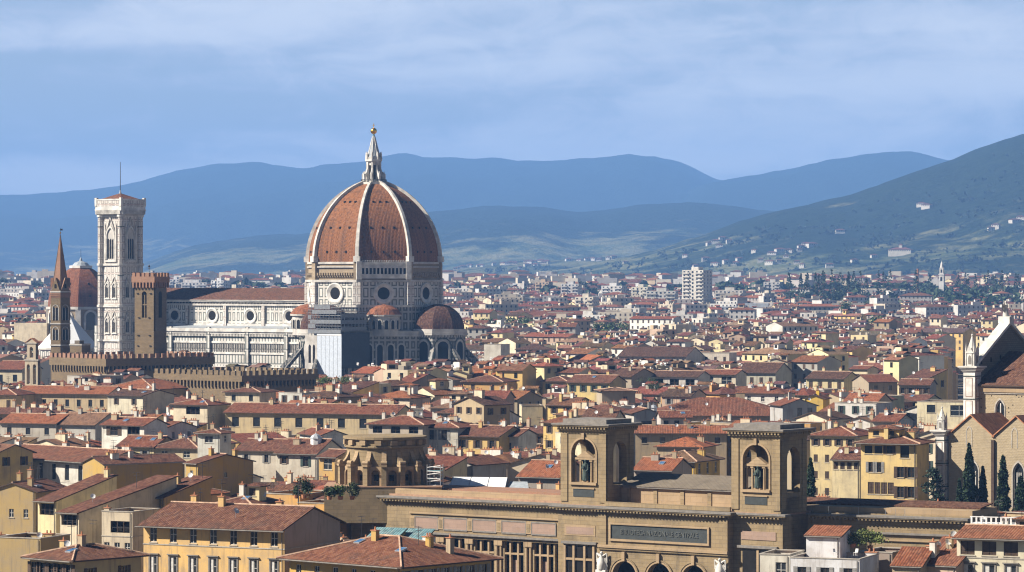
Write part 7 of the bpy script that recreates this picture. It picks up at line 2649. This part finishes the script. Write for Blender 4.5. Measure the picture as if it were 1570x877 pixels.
def far_house(cx, cy, th, w, d, h, kind, wc, rc, wins=True, z0=0.0):
    mb.M = Mloc(cx, cy, z0, -R(th))
    hw_, hd_ = w / 2, d / 2
    for (a, b_) in (((-hw_, -hd_), (hw_, -hd_)), ((hw_, -hd_), (hw_, hd_)), ((-hw_, hd_), (-hw_, -hd_)), ((hw_, hd_), (-hw_, hd_))):
        mb.face([(*a, 0), (*b_, 0), (*b_, h), (*a, h)], 'far_wall', wc)
    o = 0.7
    pit = 0.3
    if kind == 'hip':
        r = abs(w - d) / 2
        m_ = min(w, d) / 2
        zr, ze = h + pit * m_, h - pit * o
        A, B = ((-r, 0, zr), (r, 0, zr)) if w >= d else ((0, -r, zr), (0, r, zr))
        c = [(-hw_ - o, -hd_ - o, ze), (hw_ + o, -hd_ - o, ze), (hw_ + o, hd_ + o, ze), (-hw_ - o, hd_ + o, ze)]
        if w >= d:
            fs = [[c[0], c[1], B, A], [c[1], c[2], B], [c[2], c[3], A, B], [c[3], c[0], A]]
        else:
            fs = [[c[0], c[1], A], [c[1], c[2], B, A], [c[2], c[3], B], [c[3], c[0], A, B]]
        for f in fs:
            mb.face(f, 'far_tile', rc)
        mb.face([c[3], c[2], c[1], c[0]], 'wood_dark')
    elif kind == 'gx':
        zr, ze = h + pit * hd_, h - pit * o
        mb.face([(-hw_ - .3, -hd_ - o, ze), (hw_ + .3, -hd_ - o, ze), (hw_ + .3, 0, zr), (-hw_ - .3, 0, zr)], 'far_tile', rc)
        mb.face([(hw_ + .3, hd_ + o, ze), (-hw_ - .3, hd_ + o, ze), (-hw_ - .3, 0, zr), (hw_ + .3, 0, zr)], 'far_tile', rc)
        mb.face([(hw_, -hd_, h), (hw_, hd_, h), (hw_, 0, zr - 0.1)], 'far_wall', wc)
        mb.face([(-hw_, hd_, h), (-hw_, -hd_, h), (-hw_, 0, zr - 0.1)], 'far_wall', wc)
    elif kind == 'gy':
        zr, ze = h + pit * hw_, h - pit * o
        mb.face([(-hw_ - o, hd_ + .3, ze), (-hw_ - o, -hd_ - .3, ze), (0, -hd_ - .3, zr), (0, hd_ + .3, zr)], 'far_tile', rc)
        mb.face([(hw_ + o, -hd_ - .3, ze), (hw_ + o, hd_ + .3, ze), (0, hd_ + .3, zr), (0, -hd_ - .3, zr)], 'far_tile', rc)
        mb.face([(-hw_, -hd_, h), (hw_, -hd_, h), (0, -hd_, zr - 0.1)], 'far_wall', wc)
        mb.face([(hw_, hd_, h), (-hw_, hd_, h), (0, hd_, zr - 0.1)], 'far_wall', wc)
    else:
        mb.face([(-hw_, -hd_, h), (hw_, -hd_, h), (hw_, hd_, h), (-hw_, hd_, h)], 'far_wall', (0.30, 0.24, 0.2))
        if DR.random() < 0.6:
            q = DR.uniform(-0.4, 0.3) * w
            mb.box(q, q + w * 0.3, -1.5, 2.5, h, h + 2.4, 'far_wall', col=wc)
    if wins:
        fl = 3.4
        n = max(1, int(w / 3.4))
        sc = 'gloom' if DR.random() < 0.6 else 'shutter_brown'
        rows = 3 if h < 25 else int(h / fl) - 1
        for r in range(rows):
            zt = h - 0.9 - fl * r
            if zt < 3:
                break
            for i in range(n):
                x = -hw_ + w * (i + 0.5) / n
                mb.box(x - 0.55, x + 0.55, -hd_ - 0.06, -hd_ - 0.01, zt - 1.7, zt, sc)
        if DR.random() < 0.5 and kind != 'flat':      # roof room
            q, dw, dh = DR.uniform(-0.3, 0.3) * w, DR.uniform(2.2, min(5.0, w * 0.6)), DR.uniform(1.6, 2.8)
            zt = h + pit * min(w, d) / 2 + dh - 0.8
            ac = DR.choice(((0.72, 0.70, 0.64), (0.66, 0.56, 0.38), wc))
            mb.box(q - dw / 2, q + dw / 2, -2.2, 1.4, zt - 4, zt, 'far_wall', col=ac)
            mb.box(q - dw * 0.3, q + dw * 0.3, -2.26, -2.203, zt - 1.5, zt - 0.4, 'gloom')
            mb.face([(q - dw / 2 - .4, -2.6, zt), (q + dw / 2 + .4, -2.6, zt), (q + dw / 2 + .4, -0.4, zt + 0.8), (q - dw / 2 - .4, -0.4, zt + 0.8)], 'far_tile', rc)
            mb.face([(q + dw / 2 + .4, 1.8, zt), (q - dw / 2 - .4, 1.8, zt), (q - dw / 2 - .4, -0.4, zt + 0.8), (q + dw / 2 + .4, -0.4, zt + 0.8)], 'far_tile', rc)
        if DR.random() < 0.35:                         # dish
            x, y = DR.uniform(-0.5, 0.5) * w, DR.uniform(-0.3, 0.1) * d
            mb.lathe([(0.0, h + 2.6), (0.5, h + 2.75)], 7, 'white_paint', (x, y))
            mb.box(x - 0.45, x + 0.45, y - 0.1, y, h + 2.2, h + 3.1, 'white_paint')
        if DR.random() < 0.85:
            for i in range(DR.randint(1, 4)):
                x, y = DR.uniform(-0.6, 0.6) * hw_, DR.uniform(-0.4, 0.4) * hd_
                zc = h + pit * (min(w, d) / 2 - max(abs(x) if kind == 'gy' else 0, abs(y))) if kind != 'flat' else h
                mb.box(x - 0.5, x + 0.5, y - 0.35, y + 0.35, zc - 1.5, zc + 1.2, 'far_wall', col=(0.5, 0.44, 0.34))
    mb.M = None


KEEP = [f for f in FOOT]
n_far = 0
horizon_y = {}
Y = Y_END + 12
while Y < 2150:
    half = 0.149 * Y * 1.35 + 30
    x = -half - DR.uniform(0, 12)
    while x < half:
        big = DR.random()
        w = DR.uniform(6, 12) if big < 0.93 else DR.uniform(16, 30)
        d = DR.uniform(9, 15)
        cx, cy = x + w / 2, Y + DR.uniform(-6, 6)
        x += w + DR.choice((0.5, 0.5, 1, 4, 8))
        px = PXY(cx, cy)
        th = DR.choice((24, 30, 36, 42, 48, 34, 14, -34, 40)) + DR.uniform(-4, 4)
        a = -R(th)
        h = DR.uniform(14, 20) + (8 if 850 < Y < 1320 else 2) + (DR.uniform(2, 6) if DR.random() < 0.14 else 0)
        g0 = gz(cy)
        kind = DR.choice(('hip', 'hip', 'gx', 'gx', 'gx', 'gy', 'flat'))
        if kind == 'gy' and w > 13:
            kind = 'gx'
        r_ = math.hypot(w, d) / 2
        ok = True
        me_ = (cx, cy, math.cos(a), math.sin(a), w / 2, d / 2)
        for f in KEEP:
            dd = math.hypot(f[0] - cx, f[1] - cy)
            if dd > r_ + math.hypot(f[4], f[5]) + 1:
                hp = r_ * F / cy
                if f[6] < px + hp and f[7] > px - hp and f[8] > cy - d / 2:
                    zm = CZ - (f[9] - HY) * cy / F - 2.2
                    h = min(h, zm)
                continue
            pts = [(cx + math.cos(a) * sx * w / 2 - math.sin(a) * sy * d / 2, cy + math.sin(a) * sx * w / 2 + math.cos(a) * sy * d / 2) for sx in (-1, 0, 1) for sy in (-1, 0, 1)]
            if any(inside(f, p[0], p[1], 0.8) for p in pts) or any(inside(me_, p[0], p[1], 0.8) for p in f[11]):
                ok = False
                break
            hp = r_ * F / cy
            if f[6] < px + hp and f[7] > px - hp and f[8] > cy - d / 2:
                h = min(h, CZ - (f[9] - HY) * cy / F - 2.2)
        if not ok or h < 7:
            continue
        if -40 < px < 1610:
            hp = (w * 0.5) * F / cy
            yt = PYZ(h + g0 + 2.5, cy)
            if visible(px - hp, px + hp, yt, cy - d / 2, OCC) < 4:
                continue
        k = DR.uniform(0.8, 1.15)
        wc = tuple(min(0.8, v * k) for v in DR.choice(WALLS[:10]))
        rc = tuple(v * DR.uniform(0.75, 1.2) for v in DR.choice(FAR_ROOFS))
        far_house(cx, cy, th, w, d, h, kind, wc, rc, True, g0)
        n_far += 1
    Y += DR.uniform(13, 18) if Y < 1500 else DR.uniform(20, 28)
tag(mb.build('distant_rooftops'), None, None, kind='stuff')
mb = MB()
# suburbs of red roofs and pale flats up to the foot of the hills
Y = 2160.0
n_sub = 0
while Y < 5000:
    half = 0.149 * Y * 1.25 + 40
    x = -half - DR.uniform(0, 30)
    while x < half:
        cy = Y + DR.uniform(-25, 25)
        px0 = PXY(x, Y)
        if max(h_near(px0, cy), h_spur(px0, cy), h_low(px0, cy)) > gz(cy) + 6:
            x += DR.uniform(20, 60)
            continue
        flats = DR.random() < (0.34 if px0 < 1180 else 0.16)
        if px0 < 130:
            flats = DR.random() < 0.5
        w = DR.uniform(8, 18) if not flats else DR.uniform(10, 28)
        d = DR.uniform(11, 16)
        cx = x + w / 2
        x += w + DR.choice((1, 3, 8, 16, 30))
        h = DR.uniform(9, 15) if not flats else DR.uniform(13, 20)
        k = DR.uniform(0.85, 1.15)
        if flats:
            wc = tuple(v * k for v in DR.choice(((0.54, 0.51, 0.46), (0.58, 0.51, 0.39), (0.44, 0.40, 0.36), (0.55, 0.47, 0.35), (0.60, 0.58, 0.53))))
            kind = DR.choice(('flat', 'flat', 'hip'))
        else:
            wc = tuple(v * k * 0.9 for v in DR.choice((CREAM, WHITE, PALEY, TAN, CREAM)))
            kind = DR.choice(('hip', 'hip', 'gx', 'gx'))
        rc = tuple(v * DR.uniform(0.85, 1.2) for v in DR.choice((RRED, RBROWN, RORANGE, RRED)))
        far_house(cx, cy, DR.uniform(-35, 45), w, d, h, kind, wc, rc, cy < 3800, max(gz(cy), h_near(px0, cy) - 1, h_spur(px0, cy) - 1, h_low(px0, cy) - 1))
        n_sub += 1
    Y += DR.uniform(34, 50) if Y < 3200 else DR.uniform(60, 90)
tag(mb.build('distant_suburbs'), None, None, kind='stuff')
print('far', n_far, n_sub)


# ------------------------------------------------------------------ far buildings that stand out
def block(px, py_top, wpx, Y, label, wall=(0.66, 0.63, 0.56), th=20, d=14, floors=None, bal=True, roofc=None, cat='block of flats', name='block_of_flats', group='pale blocks of flats in the suburbs', hh=22):
    if hh:
        Y = min((1550 + 10 * i for i in range(300)), key=lambda q: abs(ZP(py_top, q) - gz(q) - hh))
    h = ZP(py_top, Y) - gz(Y)
    w = wpx * Y / F
    root = thing(name, label, cat, (XP(px, Y), Y, gz(Y)), -R(th), group)
    m = MB()
    m.box(-w / 2, w / 2, -d / 2, d / 2, 0, h, 'plaster')
    m.box(-w / 6, w / 6, -d / 4, d / 4, h, h + 2.6, 'plaster')
    nf = int((h - 6) / 3.1)
    n = max(2, int(w / 3.6))
    for f in range(min(nf, 14)):
        z = h - 2.6 - 3.1 * f
        for i in range(n):
            x = -w / 2 + w * (i + 0.5) / n
            m.box(x - 0.8, x + 0.8, -d / 2 - 0.06, -d / 2 - 0.004, z, z + 1.7, 'glass')
        for i in range(3):
            y = -d / 2 + d * (i + 0.5) / 3
            m.box(w / 2 + 0.004, w / 2 + 0.06, y - 0.7, y + 0.7, z, z + 1.6, 'glass')
    if bal:
        for f in range(min(nf, 14)):
            z = h - 2.9 - 3.1 * f
            m.box(-w / 2 + 0.5, -w / 2 + w * 0.36, -d / 2 - 1.3, -d / 2 - 0.07, z - 0.2, z + 0.85, 'plaster')
            m.box(w / 2 - w * 0.36, w / 2 - 0.5, -d / 2 - 1.3, -d / 2 - 0.07, z - 0.2, z + 0.85, 'plaster')
    m.build('wall', root, wall)
    if roofc:
        m = MB()
        build_roof(m, 'hip', w, d, h, 0.26, 1.0, 0.4, False)
        m.build('roof', root, roofc)
    return root


block(1069, 414, 36, 2900, 'tall white tower block with stacked balconies, highest in the suburbs', th=30, d=17, hh=0)
block(942, 438, 34, 2700, 'white and dark glass block left of the white tower block', (0.62, 0.60, 0.57), 24)
block(876, 435, 28, 2900, 'white striped block of flats with dark window bands', (0.62, 0.60, 0.57), 15)
block(834, 432, 22, 2850, 'ochre-pink block left of the striped white flats', (0.54, 0.40, 0.27), 18)
block(796, 438, 56, 2750, 'long white low block right of the great dome', (0.70, 0.70, 0.70), 10, 16, None, False, hh=15)
block(900, 455, 30, 2450, 'cream block below the striped white flats', (0.66, 0.60, 0.48), 22)
block(984, 440, 26, 2800, 'cream flats just left of the white tower block', (0.66, 0.62, 0.50), 20)
block(1015, 446, 46, 2650, 'wide pale grey flats under the white tower block', (0.58, 0.57, 0.52), 12)
block(1120, 445, 44, 2700, 'pale flats right of the white tower block', (0.55, 0.52, 0.46), 16)
block(1186, 432, 26, 2900, 'grey tower block right of the pale flats', (0.50, 0.48, 0.45), 20)
block(1240, 447, 80, 2500, 'long brown barracks with a red roof and regular windows', (0.50, 0.42, 0.30), 6, 16, None, False, RRED, hh=15)
block(1300, 470, 150, 1900, 'very long tan row building with a red roof', (0.44, 0.40, 0.33), 5, 14, None, False, RORANGE, hh=15)
block(1490, 458, 52, 2300, 'yellow-brown long building behind the church pinnacle', (0.52, 0.40, 0.24), 14, 15, None, False, RRED, hh=15)
block(1383, 432, 44, 2950, 'tan villa with a red roof before the dark trees', (0.54, 0.45, 0.31), 8, 16, None, False, RRED, hh=15)
block(1530, 430, 26, 3000, 'bright yellow villa before the trees near the right edge', (0.70, 0.58, 0.28), 14, 14, None, False, RPALE, hh=15)
block(1477, 428, 16, 3050, 'small amber villa among the trees left of the bright yellow villa', (0.66, 0.46, 0.2), 14, 12, None, False, RPALE, hh=15)
block(300, 433, 40, 3300, 'pale flats seen over the left part of the nave roof', (0.64, 0.63, 0.62), 10)
block(270, 428, 16, 3500, 'narrow white tower left over the nave roof', (0.68, 0.68, 0.68), 10)
block(338, 430, 22, 3500, 'white slab over the middle of the nave roof', (0.68, 0.68, 0.67), 24)
block(420, 437, 60, 3000, 'dark grey long block over the right part of the nave roof', (0.34, 0.34, 0.36), 5, 16, None, False, hh=15)
block(30, 447, 90, 2400, 'long white hall roof at the far left', (0.70, 0.70, 0.70), 4, 26, None, False, hh=15)
block(25, 470, 110, 2000, 'blue-grey industrial block with tall concrete bays at the far left', (0.22, 0.24, 0.27), 3, 24, None, False, hh=15)
block(860, 484, 120, 1850, 'long low dark-roofed market hall with trees behind', (0.50, 0.42, 0.30), 3, 24, None, False, RRED, hh=15)
block(944, 481, 90, 1750, 'white and dark hall with a flat black roof edge', (0.66, 0.60, 0.46), 6, 18, None, False, RDARK, hh=15)
block(1160, 470, 110, 2050, 'pale blue-grey flat roofed works right of the tower block', (0.40, 0.43, 0.46), 6, 26, None, False, hh=15)

# church tower on the right plain
Y = 3300.0
ct = thing('church_tower', 'thin white church bell tower rising from the dark trees', 'church tower', (XP(1444, Y), Y, gz(Y)), -R(20))
m = MB()
zt = ZP(399, Y) - gz(Y)
m.box(-2.4, 2.4, -2.4, 2.4, 0, zt - 14, 'plaster')
m.box(-2.8, 2.8, -2.8, 2.8, zt - 14, zt - 13, 'plaster')
m.box(-1.9, 1.9, -1.9, 1.9, zt - 13, zt - 7, 'plaster')
for k in range(4):
    m.M = Matrix.Rotation(R(90 * k), 4, 'Z')
    arch_plate(m, 0, 0.8, zt - 12, zt - 9.5, -1.93, 'gloom', 8)
    arch_plate(m, 0, 1.0, zt - 20, zt - 17, -2.43, 'gloom', 8)
m.M = None
m.build('shaft', ct, (0.66, 0.64, 0.60))
m = MB()
m.lathe([(1.7, zt - 7), (1.2, zt - 3.5), (0.3, zt - 1.5), (0, zt)], 10, 'marble_white')
m.build('spire', ct)
chim = thing('factory_chimney', 'thin reddish factory chimney left of the white church tower', 'chimney stack', (XP(1407, 3300), 3300, 0), 0)
m = MB()
m.lathe([(1.5, 0), (1.0, ZP(412, 3300)), (0.8, ZP(412, 3300))], 10, 'clay')
m.build('stack', chim)

# villas on the slopes
VR = random.Random(19)


def villa(px, Y, hf, label, w=16, h=8, wall=(0.62, 0.58, 0.50), rc=RRED, group='pale villas scattered over the hills', name='hillside_villa', tower=False):
    z = h_top(px, Y) - 1.0
    w, h = w * 1.0, h * 1.0
    root = thing(name, label, 'villa', (XP(px, Y), Y, z - 2), -R(VR.uniform(-30, 40)), group)
    m = MB()
    d = w * 0.6
    m.box(-w / 2, w / 2, -d / 2, d / 2, 0, h + 2, 'plaster')
    for i in range(max(2, int(w / 4))):
        x = -w / 2 + w * (i + 0.5) / max(2, int(w / 4))
        m.box(x - 0.6, x + 0.6, -d / 2 - 0.06, -d / 2 - 0.004, h - 1.2, h + 0.6, 'gloom')
    if tower:
        m.box(-3, 3, -3, 3, h, h + 11, 'plaster')
    m.build('wall', root, wall)
    m = MB()
    build_roof(m, 'hip', w, d, h + 2, 0.3, 0.9, 0.3, False)
    if tower:
        m.M = Mloc(0, 0, 0)
        build_roof(m, 'hip', 6, 6, h + 11, 0.5, 0.7, 0.3, False)
        m.M = None
    m.build('roof', root, rc)


def h_top(px, Y):
    return max(h_near(px, Y), h_spur(px, Y), h_low(px, Y))


def at_row(hf, px, py, ya, yb):
    """distance at which the slope is seen at row py"""
    best, by = 1e9, ya
    ya, yb = 5300.0, 8400.0
    for i in range(120):
        Y = ya + (yb - ya) * i / 119
        e = abs(PYZ(h_top(px, Y), Y) - py) + i * 0.01
        if e < best:
            best, by = e, Y
    return by


Yv = at_row(h_spur, 1381, 392, 5250, 6480)
villa(1381, Yv, h_spur, 'large cream villa with a central tower on the dark spur, highest on the right', 42, 11, (0.62, 0.57, 0.46), RRED, None, 'tower_villa', True)
VL = 'small pale villa among the trees of the hillside'
for (px, py, hf, ya, yb) in [(1098, 373, h_low, 6250, 8550), (1108, 369, h_low, 6250, 8550), (1118, 372, h_low, 6250, 8550), (1088, 376, h_low, 6250, 8550), (1103, 379, h_low, 6250, 8550),
                             (1228, 380, h_near, 5650, 7950), (1236, 377, h_near, 5650, 7950), (1245, 379, h_near, 5650, 7950), (1288, 358, h_near, 5650, 7950), (1413, 317, h_near, 5650, 7950), (1421, 318, h_near, 5650, 7950),
                             (1210, 388, h_near, 5650, 7950), (1196, 386, h_near, 5650, 7950), (1184, 390, h_near, 5650, 7950), (1166, 402, h_low, 6250, 8550), (1222, 404, h_low, 6250, 8550),
                             (1527, 352, h_near, 5650, 7950), (1556, 342, h_near, 5650, 7950), (1565, 338, h_near, 5650, 7950), (1520, 355, h_near, 5650, 7950)]:
    villa(px, at_row(hf, px, py, ya, yb), hf, VL, VR.uniform(11, 22), VR.uniform(6, 9))
for i in range(44):
    px = VR.uniform(690, 1010) if i < 30 else VR.gauss(815, 14)
    py = VR.uniform(352, 408) if i < 30 else VR.gauss(404, 4)
    villa(px, at_row(h_low, px, py, 6250, 8550), h_low, VL, VR.uniform(9, 18), VR.uniform(5, 8), VR.choice(((0.66, 0.64, 0.60), (0.60, 0.54, 0.42))))
for i in range(16):
    px = VR.uniform(1040, 1360)
    py = VR.uniform(380, 412)
    hf = h_near
    villa(px, at_row(hf, px, py, 5650, 7950), hf, VL, VR.uniform(9, 18), VR.uniform(5, 8))

# copses and single trees on the slopes
mb = MB()
for i in range(1500):
    px = VR.uniform(640, 1600)
    py = VR.uniform(345, 418)
    hf = VR.choice((h_low, h_near, h_spur))
    Y = {h_low: VR.uniform(6400, 8000), h_near: VR.uniform(5800, 7300), h_spur: VR.uniform(5300, 6200)}[hf]
    z = hf(px, Y) - 2.5
    if z < gz(Y) + 8:
        continue
    n = VR.randint(1, 4)
    for k in range(n):
        x = XP(px, Y) + VR.uniform(-26, 26) * k
        r = VR.uniform(3, 6.5)
        for q in range(7):
            a = VR.uniform(0, 6.283)
            leafquad(mb, Vector((x + r * 0.6 * math.cos(a), Y + r * 0.6 * math.sin(a), z + r * VR.uniform(0.2, 1.5))), r * VR.uniform(0.5, 0.9), VR, jcol((0.014, 0.024, 0.012), VR, 0.4))
tag(mb.build('hill_woods'), None, None, kind='stuff')

# trees of the plain: belts nobody could count, and the pointed cypresses that stand out of them
TR = random.Random(23)
mb = MB()


def far_tree(m, x, y, z, r, h, base, rd, n=26):
    m.tube((x, y, z - 1), (x, y, z + h * 0.4), r * 0.12, r * 0.08, 'bark', 4)
    for i in range(n):
        a, e = rd.uniform(0, 6.283), rd.uniform(-0.6, 1.5)
        rr = r * rd.uniform(0.45, 1.05)
        c = Vector((x + rr * math.cos(a) * math.cos(e), y + rr * math.sin(a) * math.cos(e), z + h * 0.55 + h * 0.45 * math.sin(e)))
        leafquad(m, c, r * rd.uniform(0.35, 0.7), rd, jcol(base, rd, 0.4))


for (pa, pb, ya, yb, n, rr, gr) in ((1205, 1400, 2960, 3350, 210, (4, 7), (0.035, 0.055, 0.022)), (1400, 1600, 2900, 3500, 240, (4, 8), (0.04, 0.065, 0.025)), (735, 1000, 1880, 1960, 90, (3.5, 6), (0.045, 0.075, 0.025)),
                                    (-60, 75, 1900, 1960, 60, (3.5, 6), (0.045, 0.075, 0.025)), (690, 1200, 3500, 3850, 90, (5, 8), (0.03, 0.05, 0.02)), (1100, 1600, 3500, 3700, 170, (5, 9), (0.03, 0.05, 0.02)),
                                    (-60, 470, 3700, 3850, 120, (5, 8), (0.03, 0.05, 0.02))):
    for i in range(n):
        px, Y = TR.uniform(pa, pb), TR.uniform(ya, yb)
        r = TR.uniform(*rr)
        far_tree(mb, XP(px, Y), Y, gz(Y) + (TR.uniform(2, 6) if Y < 2000 else TR.uniform(0, 6)), r, r * TR.uniform(1.3, 2.0), gr, TR)
tag(mb.build('tree_belt'), None, None, kind='stuff')


def far_cypress(px, py, Y, label, r=2.6):
    m = MB()
    h = ZP(py, Y) - gz(Y)
    root = thing('cypress_tree', label, 'cypress', (XP(px, Y), Y, gz(Y)), 0, 'far cypresses on the plain')
    m.tube((0, 0, 0), (0, 0, h * 0.8), 0.4, 0.1, 'bark', 5)
    m.build('trunk', root)
    m = MB()
    for i in range(120):
        t_ = TR.random()
        q = r * (min(1, t_ * 5)) ** 0.5 * (1 - t_ ** 2) ** 0.8
        a = TR.uniform(0, 6.283)
        leafquad(m, Vector((q * math.cos(a), q * math.sin(a), 6 + (h - 6) * t_)), TR.uniform(0.7, 1.5), TR, jcol((0.02, 0.035, 0.018), TR, 0.4))
    m.build('crown', root)


for i in range(26):
    far_cypress(TR.uniform(1206, 1330), TR.uniform(414, 424), TR.uniform(3000, 3300), 'dark cypress in the far tree belt right of the tower block')
for i in range(22):
    far_cypress(TR.uniform(1345, 1570), TR.uniform(413, 423), TR.uniform(3100, 3500), 'dark cypress in the far tree belt near the white church tower')
for (px, pt, Y, lb) in ((745, 486, 2050, 'round green tree right of the great dome'), (772, 488, 2040, 'broad green tree near the market hall'), (800, 484, 2080, 'tall dark tree among the roofs right of the great dome'),
                        (838, 490, 2040, 'green tree left of the striped flats'), (880, 487, 2060, 'light green tree under the striped flats'), (925, 492, 1980, 'wide dark tree among roofs left of the tower block'),
                        (968, 490, 2020, 'round tree below the white tower block'), (1296, 461, 2600, 'dark pointed tree amid the long red-roofed barracks'), (1307, 478, 2150, 'dark green tree below the barracks'),
                        (1345, 482, 2100, 'spreading tree amid the roofs below the hilltop villa'), (1088, 497, 1950, 'low green tree under the white tower block'), (40, 484, 2060, 'green tree group at the far left edge'),
                        (18, 486, 2050, 'second green tree at the far left edge, nearest the frame')):
    m = MB()
    g = gz(Y)
    h = ZP(pt, Y) - g
    root = thing('courtyard_tree', lb, 'tree', (XP(px, Y), Y, g), 0, 'trees among the roofs')
    m.tube((0, 0, 0), (0, 0, h * 0.7), 0.5, 0.15, 'bark', 6)
    m.build('trunk', root)
    m = MB()
    cl = [Vector((TR.gauss(0, 3.2), TR.gauss(0, 3.0), h - 2.2 - abs(TR.gauss(0, 3.0)))) for _ in range(12)]
    for i in range(520):
        leafquad(m, TR.choice(cl) + Vector((TR.gauss(0, 1.3), TR.gauss(0, 1.3), TR.gauss(0, 0.9))), TR.uniform(0.4, 0.9), TR, jcol((0.045, 0.075, 0.022), TR, 0.5))
    m.build('crown', root)
